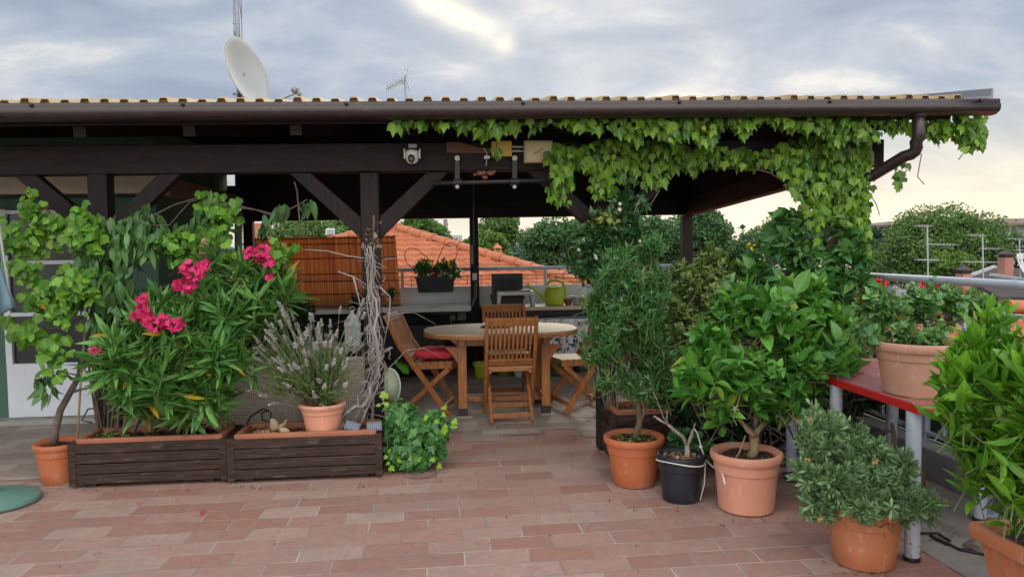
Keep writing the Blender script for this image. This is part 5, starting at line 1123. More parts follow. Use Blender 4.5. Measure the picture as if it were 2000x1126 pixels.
la = thing('laurel_trough', 'bright green laurel with long glossy leaves in a rectangular terracotta trough at the right edge', 'potted plant', (2.25, 2.55, 0))
h = .36; k0 = G(1891, 1016, h); x0, y1 = k0.x, k0.y; x1, y0 = x0+.40, y1-.85
def ringp(e, z): return [(x0+e, y0+e, z), (x1-e, y0+e, z), (x1-e, y1-e, z), (x0+e, y1-e, z)]
g = Geo(); lev = [(.075, .004), (.03, h-.075), (.022, h-.07), (.004, h-.065), (-.002, h-.03), (.0, h-.004), (.006, h), (.026, h-.001), (.032, h-.02), (.045, h-.10)]
vs = sum([ringp(e, z) for e, z in lev], []); g.add(vs, [(0, 3, 2, 1)]+[(j*4+i, j*4+(i+1) % 4, (j+1)*4+(i+1) % 4, (j+1)*4+i) for j in range(len(lev)-1) for i in range(4)])
tr2 = g.build('trough', TERRA, la, bevel=.010)
g = Geo()
for i in range(9):
    y = y0+.07+i*(y1-y0-.14)/8; g.bar((x0+.073, y, .02), (x0+.028, y, h-.075), .012, .008)
    if i < 5: x = x0+.05+i*.075; g.bar((x, y0+.073, .02), (x, y0+.028, h-.075), .012, .008)
g.build('rib', TERRA, tr2)
g = Geo(); g.sheet(lambda u, v: (x0+.035+(x1-x0-.07)*u, y0+.035+(y1-y0-.07)*v, h-.045+.012*math.sin(u*17+v*23)*math.sin(v*31)), 20, 40); g.build('soil', SOIL, tr2, smooth=True)
n = 260; q = np.column_stack([x0+.05+(x1-x0-.1)*rng.random(n), y0+.05+(y1-y0-.1)*rng.random(n), np.full(n, h-.03)]); leaves('moss_tufts', T_ROUND, q, rng.normal(0, 1, (n, 3))*[1, 1, .3], np.tile(Z1, (n, 1))+rng.normal(0, .4, (n, 3)), rng.uniform(.01, .03, n), leafmat('moss', (.05, .06, .03), (.16, .15, .09), 0), tr2)['kind'] = 'stuff'
AB = [(1925, 610, 16, 2.65, 26), (1960, 620, 18, 2.6, 24), (1890, 690, 45, 2.65), (1950, 680, 40, 2.6), (1905, 620, 20, 2.7), (2000, 720, 70, 2.5), (1900, 760, 55, 2.6), (1965, 820, 70, 2.5), (1895, 820, 34, 2.6), (1930, 890, 46, 2.55, 30), (2010, 900, 60, 2.4), (1985, 960, 44, 2.5, 30), (1975, 880, 44, 2.6), (2060, 780, 90, 2.35), (1860, 725, 24, 2.65), (2090, 700, 60, 2.4)]
b, d = foliage(la, AB, 190, 15, .116, T_LAUREL, L_LAUREL, .19, (72, 20), .06, .15, 1.2, .45, .4)
g = stemgeo((x0+.19, y1-.35, h-.04), [b[i] for i in rng.choice(len(b), 50)], .008, .003, .05, 6); g.build('stems', mat('laurel_stem', (.11, .13, .05), .8, .25, 12), la, smooth=True)

# ------------------------------------------------------------------ shrubs behind the row
va = thing('variegated_shrub', 'shrub with cream edged variegated leaves growing in the right wooden planter box', 'shrub', (1.6, 5.08, .33))
b, d = foliage(va, [(1355, 560, 62, 4.95), (1345, 640, 66, 4.85), (1320, 700, 44, 4.8), (1395, 520, 44, 5.05), (1420, 580, 44, 5.0), (1370, 730, 50, 4.9, 40), (1310, 590, 40, 5.0)], 420, 14, .050, T_CITRUS, L_VARIEG, .09, (75, 30), .1, .4, .7, .6, .4)
g = stemgeo((1.6, 5.08, .34), [b[i] for i in rng.choice(len(b), 40)], .012, .003, .06, 6); g.build('stems', BARK, va)
ja = thing('jasmine', 'dark leaved jasmine with small white flowers climbing the pergola post right of the table', 'climbing plant', (1.165, 5.12, .33))
JB = [(1215, 395, 30, 5.1), (1235, 420, 32, 5.08), (1225, 450, 38, 5.05), (1170, 440, 36, 5.08), (1140, 470, 36, 5.05), (1185, 490, 44, 5.05), (1125, 505, 24, 5.05, 22), (1245, 500, 36, 5.05), (1200, 420, 26, 5.1), (1160, 520, 36, 5.0), (1105, 470, 16, 5.05), (1250, 390, 18, 5.1)]
b, d = foliage(ja, JB, 300, 12, .058, T_CITRUS, L_JASM, .10, (75, 30), .12, .3, .7, .6, .4)
g = Geo()
for k in range(8): g.tube([P(1190+random.gauss(0, 8), 820, 5.12), P(1188+random.gauss(0, 10), 700, 5.10), P(1190+random.gauss(0, 12), 560, 5.10), P(1195+random.gauss(0, 18), 440, 5.10)], [.007, .006, .005, .003], 5)
for i in rng.choice(len(b), 30): t = Vector(b[i]); s = P(1190, random.uniform(420, 560), 5.1); g.tube([s, s.lerp(t, .5)+Vector((0, 0, .03)), t], .003, 5)
g.tube([P(1192, 540, 5.04), P(1188, 470, 5.04), P(1184, 440, 5.04)], .008, 6); g.tube([P(1206, 700, 5.0), P(1203, 760, 4.99), P(1209, 822, 4.98)], .006, 6)
g.build('stems', mat('jasmine_stem', (.24, .19, .14), .85, .3, 14), ja, smooth=True)
q = np.array([P(x, y, 4.93) for x, y in ((1210, 409), (1163, 499), (1130, 487), (1211, 398), (1180, 523), (1140, 410+60), (1228, 515), (1250, 470), (1165, 505), (1240, 540))]); m_ = len(q); 
for v in q: leaves('flower', T_BROAD, np.repeat([v], 5, 0), np.column_stack([np.cos(np.arange(5)*1.2566), -np.ones(5)*.3, np.sin(np.arange(5)*1.2566)]), np.tile([0, -1.0, 0.0], (5, 1)), np.full(5, .0145), F_WHITE, ja)
q = np.array([P(x+random.gauss(0, 9), y+random.gauss(0, 9), 4.95) for x, y in ((1198, 430), (1200, 427), (1185, 430), (1164, 435)) for _ in range(7)]); n = len(q)
leaves('young_foliage', T_CITRUS, q, unit(n)+np.array([0, -.3, .3]), unit(n)+np.array([0, -1, 1]), rng.uniform(.035, .055, n), leafmat('young_jasmine', (.13, .22, .03), (.33, .30, .06), .2), ja)
br = thing('tall_broadleaf_shrub', 'tall shrub with broad matt leaves reaching up beside the ivy covered corner post', 'shrub', (2.75, 5.0, .0))
BB = [(1545, 425, 30, 5.1, 24), (1530, 450, 24, 5.1), (1560, 490, 36, 5.1), (1600, 560, 60, 5.0), (1645, 560, 44, 5.0), (1500, 570, 44, 5.0), (1655, 500, 34, 5.0), (1460, 560, 36, 5.0), (1600, 500, 30, 5.1), (1620, 620, 50, 4.95), (1540, 610, 50, 4.95), (1660, 470, 22, 5.0), (1440, 520, 26, 5.05), (1700, 590, 30, 4.9), (1470, 500, 24, 5.05), (1675, 545, 26, 4.9), (1640, 440, 16, 5.0), (1400, 545, 24, 5.0)]
b, d = foliage(br, BB, 330, 9, .105, T_BROAD, L_BROAD, .14, (80, 45), .25, .35, .8, .55, .4, lvar=.3)
g = stemgeo((2.70, 5.05, .02), [b[i] for i in rng.choice(len(b), 45)], .014, .004, .12, 6); g.build('stems', mat('broad_stem', (.12, .13, .06), .8, .3, 12), br, smooth=True)
q = np.array([P(x+random.gauss(0, 3), y+random.gauss(0, 3), 4.85) for x, y in ((1655, 517), (1600, 517), (1515, 520), (1490, 505)) for _ in range(6)]); n = len(q); leaves('flowers', T_ROUND, q, unit(n), unit(n), np.full(n, .016), F_WHITE, br)
q = np.array([P(1466+random.gauss(0, 5), 480+random.gauss(0, 5), 4.95) for _ in range(14)]); leaves('yellow_flowers', T_ROUND, q, unit(14), unit(14), np.full(14, .02), F_YEL, br)
ge = thing('potted_geranium', 'red flowered plant on the rear rail glimpsed above the variegated shrub', 'potted plant', tuple(P(1405, 535, 8.9)))
q = np.array([P(1405+random.gauss(0, 5), 528+random.gauss(0, 5), 8.85) for _ in range(40)]); leaves('flowers', T_ROUND, q, unit(40), unit(40), np.full(40, .035), F_RED, ge)
foliage(ge, [(1400, 545, 22, 8.9)], 30, 9, .06, T_ROUND, L_BROAD, .08)
# dark undergrowth
un = thing('shade_plants', 'dark leafy undergrowth in the shade under the citrus and the red table', 'undergrowth', (2.1, 4.75, 0))
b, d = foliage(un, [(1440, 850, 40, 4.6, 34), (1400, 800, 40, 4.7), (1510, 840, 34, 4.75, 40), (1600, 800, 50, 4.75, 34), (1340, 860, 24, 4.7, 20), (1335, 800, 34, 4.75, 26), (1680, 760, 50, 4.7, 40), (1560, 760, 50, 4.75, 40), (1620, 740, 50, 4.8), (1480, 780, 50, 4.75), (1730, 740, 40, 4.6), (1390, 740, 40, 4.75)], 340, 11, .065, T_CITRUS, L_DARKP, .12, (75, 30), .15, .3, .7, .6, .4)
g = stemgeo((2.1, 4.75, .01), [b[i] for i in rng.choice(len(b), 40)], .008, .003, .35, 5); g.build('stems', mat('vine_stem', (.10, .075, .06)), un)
gg = thing('ground_ivy', 'small green trailing plant in a clay dish behind the black pot', 'plant', tuple(G(1340, 900)))
foliage(gg, [(1335, 860, 26, 4.55, 22), (1370, 880, 24, 4.5, 18), (1320, 885, 16, 4.5)], 80, 10, .05, T_ROUND, L_BROAD, .08)
c = Vector((1.50, 4.62, .004)); g = Geo(); g.lathe(c, [(0, 0), (.12, 0), (.14, .06), (.135, .06), (.11, .02), (0, .02)], 30); g.build('dish', TERRA_RED, gg, smooth='auto')
c = P(1297, 838, 4.98)
sp_ = thing('small_clay_pot', 'small terracotta pot standing on the right wooden planter box', 'pot', tuple(c)); pot(sp_, c, .072, .052, .105, TERRA_RED, .03, .02)
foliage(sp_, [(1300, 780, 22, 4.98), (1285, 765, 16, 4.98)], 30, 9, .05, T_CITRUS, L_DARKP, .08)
sg = thing('spiky_grass', 'dark grassy plant with long thin leaves arching out of the right planter box', 'plant', tuple(P(1195, 822, 5.0)))
n = 26; base = np.array([P(1195+random.gauss(0, 6), 825, 5.02) for _ in range(n)]); ax = np.column_stack([rng.normal(-.4, .6, n), rng.normal(-.2, .3, n), rng.uniform(.05, .9, n)])
leaves('blades', lance(.035, .3, 6, .1, .5), base, ax, np.tile(Z1, (n, 1))+rng.normal(0, .2, (n, 3)), rng.uniform(.14, .27, n), leafmat('dark_blade', (.012, .02, .014), (.03, .05, .03), 0), sg)
dt_ = thing('terracotta_dish', 'reddish brown oblong dish of soil on the floor under the red table', 'planter', (2.45, 4.05, 0))
g = Geo(); g.box((2.47, 4.02, .09), (.46, .24, .17)); g.build('dish', mat('brown_clay_dish', (.16, .06, .04), .7, .2, 8), dt_, bevel=.02)
g = Geo(); g.box((2.47, 4.02, .175), (.42, .20, .012)); g.build('soil', SOIL, dt_)
tw = thing('twig_stump', 'short bare pale stump with a side twig under the red table', 'stump', tuple(G(1748, 885)))
g = Geo(); g.tube([P(1748, 890, 3.9), P(1746, 855, 3.9), P(1742, 826, 3.9)], [.018, .014, .010], 8); g.tube([P(1745, 845, 3.9), P(1735, 840, 3.88), P(1729, 842, 3.87)], [.007, .005, .003], 6); g.build('stump', BARK, tw, smooth=True)
fc = thing('black_floor_cable', 'black cable curling on the cement between the round pot and the laurel trough', 'cable', tuple(G(1860, 1060)))
g = Geo(); g.tube([G(x, y, .012) for x, y in ((1778, 1055), (1800, 1040), (1830, 1040), (1856, 1055), (1850, 1062), (1828, 1052), (1815, 1043), (1840, 1055), (1875, 1072), (1925, 1082))], .006, 6); g.build('wire', CABLE, fc, smooth=True)
for px, py, lab, m_, L_ in ((1880, 1063, 'curled brown dead leaf lying on the cement by the black cable', leafmat('dead_leaf', (.14, .09, .06), (.30, .22, .16), 0), .09), (392, 999, 'larger crimson petal fallen on the paving before the left planter box', F_PINK, .035), (268, 981, 'tiny dark crimson petal fallen on the paving near the left planter corner', F_PINK, .022)):
    p = np.array([G(px, py, .010), G(px+3, py+1, .014)]); o = leaves('fallen_leaf' if L_ > .05 else 'fallen_petal', T_BROAD, p, np.array([[1, .2, .2], [.3, -1, .3]]), np.array([[0, .2, 1], [0, .3, 1.0]]), np.full(2, L_), m_, None, tuple(G(px, py)))
    setprops(o, lab, 'leaf' if L_ > .05 else 'petal')

# ------------------------------------------------------------------ wicker chairs, lantern, side table behind the boxes
WK, nt, b_ = newmat('woven_rattan'); N = nt.nodes.new; Lk = nt.links.new
tc = N('ShaderNodeTexCoord'); sx = N('ShaderNodeSeparateXYZ'); Lk(tc.outputs['Object'], sx.inputs[0]); ad = N('ShaderNodeMath'); ad.operation = 'ADD'; Lk(sx.outputs[0], ad.inputs[0]); Lk(sx.outputs[1], ad.inputs[1]); cb = N('ShaderNodeCombineXYZ'); Lk(ad.outputs[0], cb.inputs[0]); Lk(sx.outputs[2], cb.inputs[1])
bk = N('ShaderNodeTexBrick'); bk.inputs['Scale'].default_value = 1; bk.inputs['Brick Width'].default_value = .030; bk.inputs['Row Height'].default_value = .0105; bk.inputs['Mortar Size'].default_value = .0016; bk.inputs['Mortar Smooth'].default_value = .6; bk.inputs['Color1'].default_value = (.62, .54, .45, 1); bk.inputs['Color2'].default_value = (.46, .39, .31, 1); bk.inputs['Mortar'].default_value = (.05, .035, .025, 1)
Lk(cb.outputs[0], bk.inputs['Vector']); Lk(bk.outputs['Color'], b_.inputs['Base Color']); b_.inputs['Roughness'].default_value = .7
bm_ = N('ShaderNodeBump'); bm_.invert = True; bm_.inputs['Distance'].default_value = .006; Lk(bk.outputs['Fac'], bm_.inputs['Height']); Lk(bm_.outputs[0], b_.inputs['Normal'])
def wicker(label, x, y, w, dpt, h):
    t = thing('wicker_armchair', label, 'armchair', (x, y, 0), 'wicker armchairs behind the planter boxes')
    def shell(rx, ry, z0, z1, n=40):
        def fn(u, v):
            a = R(-200+220*u) if False else math.pi*(1.08)+u*math.pi*.84; k = .55
            px_ = math.copysign(abs(math.cos(a))**k, math.cos(a))*rx; py_ = math.copysign(abs(math.sin(a))**k, math.sin(a))*ry
            top = z1-(.14*max(0, (abs(u-.5)*2-.55)/.45))
            return (x+px_, y+py_, z0+(top-z0)*v)
        return fn
    g = Geo(); g.sheet(shell(w/2, dpt/2, .06, h), 44, 12); g.build('backrest', WK, t, smooth=True, solid=.035, bevel=.01)
    g = Geo(); g.box((x, y+.05, .36), (w-.12, dpt-.1, .10)); g.build('seat', WK, t, bevel=.02)
    g = Geo(); fn = shell(w/2, dpt/2, 0, h); g.tube([fn(i/40, 1) for i in range(41)], .022, 8); g.build('top_roll', WK, t, smooth=True)
    for sx_ in (-1, 1):
        for sy_ in (-1, 1):
            g = Geo(); g.box((x+sx_*(w/2-.06), y+sy_*(dpt/2-.08), .16), (.04, .04, .31)); g.build('leg', DARKWOOD_V, t)
    return t
a = P(508, 700, 5.75); wicker('grey brown wicker armchair behind the oleander, seen from the back', a.x, 5.95, .60, .6, .66)
a = P(690, 700, 5.7); wicker('grey brown wicker armchair behind the potted lavender, seen from the back', a.x, 5.9, .50, .56, .66)
cu = thing('striped_cushion', 'pale green striped cushion on the wicker seat right of the middle post', 'cushion', tuple(P(768, 760, 5.8)))
g = Geo(); c = P(762, 752, 5.75); g.ball(c, (.075, .17, .13), 18, 12); g.build('cushion', mat('pale_green_fabric', (.36, .44, .30), .9, .15, 8, (14, 1, 1)), cu, smooth=True)
g = Geo(); g.tube([c+Vector((.078*math.cos(t), -.03, .134*math.sin(t))) for t in np.linspace(-1.4, 1.7, 18)], .007, 6); g.build('piping', mat('white_piping', (.55, .62, .58), .8, .05, 9), cu, smooth=True)
sw = thing('wicker_basket', 'woven basket standing in the gap right of the middle post', 'basket', tuple(P(765, 800, 5.7)))
c = P(764, 800, 5.7); g = Geo(); g.lathe((c.x-.02, 5.8, .004), [(0, 0), (.10, 0), (.115, .20), (.108, .20), (.095, .02), (0, .02)], 28); g.build('basket', WK, sw, smooth='auto')
tbz = .68; c = P(660, 690, 6.3)
sd_ = thing('side_table', 'weathered grey side table behind the lavender carrying the white lantern', 'table', (c.x, 6.35, 0))
g = Geo(); g.box((c.x, 6.35, tbz-.015), (.52, .42, .03)); g.build('tabletop', mat('grey_boards', (.36, .35, .29), .8, .2, 6, (1, 8, 8)), sd_, bevel=.003)
for sx_ in (-1, 1):
    for sy_ in (-1, 1): g = Geo(); g.box((c.x+sx_*.22, 6.35+sy_*.17, .33), (.045, .045, .64)); g.build('leg', DARKWOOD_V, sd_)
c = P(689, 670, 6.25)
ln2 = thing('white_lantern', 'white metal lantern with a pointed roof standing behind the lavender', 'lantern', (c.x, 6.27, tbz))
WM = mat('white_metal', (.58, .60, .63), .5, .08, 8)
g = Geo(); g.box((c.x, 6.27, tbz+.02), (.125, .125, .03))
for sx_ in (-1, 1):
    for sy_ in (-1, 1): g.box((c.x+sx_*.05, 6.27+sy_*.05, tbz+.10), (.016, .016, .14))
for dz in (.035, .165): g.box((c.x, 6.27, tbz+dz), (.112, .112, .014))
g.build('frame', WM, ln2, bevel=.002)
g = Geo(); g.box((c.x, 6.27, tbz+.10), (.095, .095, .12)); g.build('glass', mat('frosted_glass', (.45, .48, .50), .3, .1, 6), ln2)
g = Geo(); zt = tbz+.172; g.lathe((c.x, 6.27, zt), [(.092, 0), (.085, .01), (.04, .085), (.02, .10), (.012, .13), (0, .132)], 4, Matrix.Rotation(R(45), 3, 'Z')); g.tube([Vector((c.x+.02*math.cos(t), 6.27, zt+.135+.02*math.sin(t))) for t in np.linspace(0, 6.283, 14)], .003, 5); g.build('roof', WM, ln2)
bh = thing('wooden_bird_house', 'small wooden bird house with a sloping board roof left of the middle post', 'bird house', tuple(P(715, 690, 6.0)))
g = Geo(); a, b2 = P(692, 686, 6.0), P(724, 660, 6.0); g.bar(a, b2, .20, .014); g.bar(b2, b2+Vector((.10, 0, -.12)), .20, .014); g.build('roof', mat('grey_boards', (.36, .35, .29)), bh)
g = Geo(); g.box((b2.x-.02, 6.02, b2.z-.12), (.10, .14, .16)); g.tube([(b2.x-.02, 6.02, .004), (b2.x-.02, 6.02, b2.z-.18)], .02, 8); g.build('box', mat('orange_brown_wood', (.26, .13, .06), .6, .2, 7, (1, 1, 6)), bh)
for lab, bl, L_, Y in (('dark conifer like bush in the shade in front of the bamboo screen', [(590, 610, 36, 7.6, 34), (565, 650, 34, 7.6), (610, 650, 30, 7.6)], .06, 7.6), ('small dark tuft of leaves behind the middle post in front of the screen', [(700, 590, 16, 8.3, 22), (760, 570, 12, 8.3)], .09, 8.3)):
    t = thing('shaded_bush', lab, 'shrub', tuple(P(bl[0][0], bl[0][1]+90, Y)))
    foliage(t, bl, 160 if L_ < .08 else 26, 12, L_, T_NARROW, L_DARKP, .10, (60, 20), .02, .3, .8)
    g = Geo(); p = P(bl[0][0], bl[0][1], Y); g.tube([(p.x, Y, .3), p], [.02, .01], 7); g.build('trunk', BARK, t)
    g = Geo(); g.lathe((p.x, Y, .004), [(0, 0), (.12, 0), (.16, .32), (.14, .32), (0, .28)], 24); g.build('pot', BLACKPOT, t, smooth='auto')

# ------------------------------------------------------------------ parasol at the left edge
pc = Vector((-2.675, 4.61, 0))
pb = thing('closed_parasol', 'closed blue grey parasol on a round green base at the left edge', 'parasol', pc)
g = Geo(); g.lathe((pc.x, pc.y, .004), [(0, 0), (.228, 0), (.236, .012), (.232, .03), (.19, .052), (.10, .064), (.03, .070), (.024, .078), (0, .078)], 48); g.build('base', mat('grey_green_plastic', (.10, .20, .165), .6, .12, 6, bump=.1), pb, smooth='auto')
g = Geo(); g.tube([(pc.x, pc.y, .1), (pc.x, pc.y, 2.45)], .019, 12); g.build('pole', mat('parasol_pole', (.45, .47, .48), .4, .06, 5, metal=.3), pb, smooth=True)
FAB = mat('blue_grey_canvas', (.15, .25, .30), .85, .15, 8, (1, 1, .3), bump=.15)
zlo, zmid = P(20, 606, 4.62).z, P(2, 500, 4.62).z
def fold(u, v):
    a = u*2*math.pi; z = zlo+(2.4-zlo)*v
    r0 = .088*(1-v/.33)+.030 if v < .33 else .030-.006*(v-.33)/.67
    r = r0*(1+.30*math.cos(a*8)); return (pc.x+r*math.cos(a+v*.4), pc.y+r*math.sin(a+v*.4), z+.02*math.cos(a*8)*(1-v))
g = Geo(); g.sheet(fold, 96, 26); g.build('canopy', FAB, pb, smooth=True, solid=.003)
g = Geo(); g.lathe((pc.x, pc.y, zlo+.33*(2.4-zlo)), [(.041, 0), (.043, .03)], 24, open_ends=True); g.build('tie_strap', FAB, pb, smooth=True, solid=.004)
for k in range(8):
    a = k*math.pi/4+.2; g = Geo(); g.tube([(pc.x+.13*math.cos(a), pc.y+.13*math.sin(a), zlo+.02), (pc.x+.03*math.cos(a), pc.y+.03*math.sin(a), 2.3)], .006, 5); g.build('rib', mat('parasol_pole', (.45, .47, .48)), pb)

# ------------------------------------------------------------------ fittings on the beam
cc = P(805, 300, 5.17)
sc_ = thing('security_camera', 'white dome security camera with a dark lens mounted on the pergola beam', 'camera', tuple(cc))
g = Geo(); g.box(P(806, 286, 5.20), (.058, .05, .03)); g.build('bracket', mat('grey_plastic2', (.38, .37, .38), .5, .05, 5), sc_, bevel=.005)
g = Geo(); c = P(805, 304, 5.15); g.lathe((c.x, c.y, c.z-.055), [(0, 0), (.024, .002), (.040, .02), (.047, .05), (.049, .072), (.042, .088), (.02, .095), (0, .096)], 28)
for s in (-1, 1): g.bar((c.x+s*.052, c.y, c.z-.02), (c.x+s*.052, c.y, c.z+.045), .008, .03, (0, 1, 0))
g.build('housing', WHITEPLASTIC, sc_, smooth='auto')
g = Geo(); l = c+Vector((-.004, -.038, -.022)); g.ball(l, (.024, .018, .03), 16, 10); g.build('lens_face', BLACKMETAL, sc_, smooth=True)
g = Geo(); g.lathe(l+Vector((0, -.012, -.006)), [(0, 0), (.012, 0), (.013, .010), (0, .010)], 18, Matrix.Rotation(R(90), 3, 'X')); g.build('lens', mat('lens_glass', (.02, .025, .03), .1, .1, 4), sc_)
def wallbox(name, label, cat, px0, py0, px1, py1, Y, dep, m, bev=.006):
    a, b = P(px0, py0, Y), P(px1, py1, Y); t = thing(name, label, cat, ((a.x+b.x)/2, Y, b.z))
    g = Geo(); g.box(((a.x+b.x)/2, Y+dep/2, (a.z+b.z)/2), (abs(b.x-a.x), dep, abs(a.z-b.z))); g.build('box', m, t, bevel=bev); return t, a, b
t, a, b = wallbox('junction_cover', 'yellow junction box cover with ivy hanging over it on the beam', 'junction box', 960, 275, 1000, 305, 5.16, .06, mat('yellow_plastic', (.52, .36, .05), .5, .08, 5))
t, a, b = wallbox('electric_box', 'larger beige electric box on the beam right of the yellow cover', 'electric box', 1024, 274, 1080, 317, 5.14, .08, mat('beige_plastic', (.44, .37, .22), .5, .06, 5))
g = Geo(); g.box(((a.x+b.x)/2, 5.138, (a.z+b.z)/2), (abs(b.x-a.x)-.02, .008, abs(a.z-b.z)-.018)); g.build('cover', mat('beige_plastic', (.44, .37, .22)), t, bevel=.003)
g = Geo(); 
for y in (287, 295): g.tube([P(1000, y, 5.2), P(1024, y, 5.2)], .008, 8)
g.build('conduit', mat('grey_plastic2', (.38, .37, .38)), t)
g = Geo(); q = [(1043, 300), (1052, 296), (1060, 290)]; g.tube([P(x, y, 5.128) for x, y in q], .003, 5); g.build('dead_tendril', BARK, t)
wp = thing('wood_block', 'bare reddish brown board nailed to the pergola beam left of the yellow cover', 'board', tuple(P(910, 290, 5.21)))
a, b = P(872, 277, 5.215), P(958, 296, 5.215); g = Geo(); g.prism([P(872, 277, 5.205), P(900, 278, 5.205), P(935, 288, 5.205), P(958, 290, 5.205), P(958, 300, 5.205), P(872, 298, 5.205)], (0, .025, 0)); g.build('board', mat('reddish_wood', (.10, .04, .022), .6, .3, 6, (1, 6, 6)), wp)
pu = thing('pull_up_bar', 'black steel pull up bar on two brackets below the pergola beam', 'bar', tuple(P(955, 330, 5.1)))
Yb = 5.05; g = Geo(); g.tube([P(842, 358, Yb), P(1080, 352, Yb)], .016, 12); g.build('bar', BLACKMETAL, pu, smooth=True)
for px in (893, 1005):
    g = Geo(); a, b = P(px, 303, 5.20), P(px, 366, 5.20); g.bar(a, b, .036, .022, (0, 1, 0)); q = P(px, 356 if px < 950 else 354, Yb); g.bar(Vector((q.x, 5.19, q.z)), q, .036, .036); g.tube([q+Vector((-.03, 0, 0)), q+Vector((.03, 0, 0))], .022, 12); br_ = g.build('bracket', BLACKMETAL, pu, bevel=.003)
    g = Geo(); c = P(px, 309, 5.182); g.lathe(c, [(0, 0), (.018, 0), (.018, .008), (.009, .011), (0, .011)], 20, Matrix.Rotation(R(90), 3, 'X')); g.build('white_cap', mat('cream_cap', (.58, .55, .42), .5, .05, 5), br_)
    g = Geo(); c = P(px, 365, Yb-.01); g.ball(c, .014, 12, 8); g.build('bolt_head', mat('grey_plastic2', (.38, .37, .38)), br_, smooth=True)
cs = thing('cord_switch', 'small white cord switch hanging beside the yellow cover', 'switch', tuple(P(951, 306, 5.19)))
g = Geo(); g.box(P(951, 307, 5.185), (.04, .016, .022)); g.build('switch', WHITEPLASTIC, cs, bevel=.003)
g = Geo(); g.tube([P(945, 290, 5.19), P(951, 300, 5.187), P(950, 318, 5.185), P(949, 324, 5.185)], .0025, 5); g.build('cord', WHITEPLASTIC, cs)
hk = thing('carved_hook', 'small reddish carved wooden ornament hanging under the beam', 'ornament', tuple(P(945, 342, 5.25)))
g = Geo(); c = P(945, 341, 5.22)
for px, py, r in ((928, 341, .010), (938, 338, .018), (947, 346, .014), (958, 338, .018), (965, 335, .010), (945, 337, .014)): g.ball(P(px, py, 5.22), (r*1.5, r, r), 12, 8)
g.build('carving', mat('red_brown_carving', (.22, .085, .055), .55, .2, 10), hk, smooth=True)

# ------------------------------------------------------------------ satellite dish, mast, aerials
dc = P(485, 141, 12.0)
sdh = thing('satellite_dish', 'large pale grey satellite dish on a steel mast behind the pergola roof', 'satellite dish', (dc.x, 12, 1.5))
fw = (dc-CAM).normalized(); rt_ = fw.cross(Vector((0, 0, 1))).normalized(); up_ = rt_.cross(fw); nv = (rt_*.803+up_*.372-fw*.463).normalized(); ax_ = nv.to_track_quat('Z', 'Y').to_matrix(); Rd = .555
DISHM = mat('dish_grey', (.40, .42, .41), .55, .06, 2)
g = Geo(); g.lathe(dc, [(0.001, -.10), (Rd*.3, -.09), (Rd*.6, -.062), (Rd*.85, -.025), (Rd, 0), (Rd+.006, -.006), (Rd*.98, -.016), (Rd*.6, -.078), (.001, -.118)], 56, ax_, open_ends=True); g.build('reflector', DISHM, sdh, smooth=True)
lnb = P(581, 180, 11.75); g = Geo(); low = dc+ax_ @ Vector((0, -Rd*.9, -.05)); low = dc+(Vector((0, 0, -1))-nv*(-nv.z)).normalized()*Rd*.98
g.tube([low, P(540, 196, 11.9), lnb], .022, 8); g.build('arm', STEEL, sdh)
g = Geo(); g.tube([P(572, 174, 11.75), P(580, 178, 11.73)], .045, 12); g.tube([P(580, 176, 11.75), P(586, 186, 11.75)], .035, 10); g.build('receiver', mat('lnb_grey', (.20, .22, .22), .5, .1, 5), sdh)
g = Geo(); g.tube([P(469, 215, 12.5), P(461, -60, 12.5)], [.045, .036], 12); g.tube([P(467, 188, 12.48), dc-nv*.10], .03, 8); g.tube([P(455, 183, 12.44), P(476, 185, 12.44)], .02, 6); g.build('mast', mat('mast_steel', (.22, .24, .27), .45, .1, 4, metal=.3), sdh, smooth=True)
g = Geo()
for pts in ([(473, 90), (470, -60)], [(465, -20), (472, 40), (473, 85)], [(457, 70), (456, -50)], [(459, 75), (458, 60)], [(460, 48), (454, 46)]): g.tube([P(x, y, 12.55) for x, y in pts], .006, 5)
g.build('cable', mat('grey_cable', (.14, .14, .15), .5, .1, 4), sdh)
an = thing('roof_aerial', 'small yagi aerial on a thin pole behind the middle of the pergola roof', 'aerial', tuple(P(793, 200, 16)))
ALU = mat('aerial_aluminium', (.30, .31, .33), .4, .1, 5, metal=.4)
g = Geo(); g.tube([P(793, 230, 16), P(791, 147, 16)], .018, 8); g.build('pole', ALU, an)
g = Geo(); a, b = P(756, 173, 15.4), P(793, 154, 16.05); g.tube([a, b], .012, 6)
for i in range(11): c = a.lerp(b, i/11); g.tube([c+Vector((-.015, .05, -.07)), c+Vector((.015, -.05, .07))], .004, 4)
for s in (-1, 1):
    for k in range(6):
        p = b+Vector((-.10+.03*k, 0, s*(.04+.024*k))); g.tube([p+Vector((-.07, -.2, s*.02)), p+Vector((.07, .2, s*.02))], .003, 4)
    g.tube([b, b+Vector((.06, 0, s*.26))], .006, 5)
g.build('elements', ALU, an)

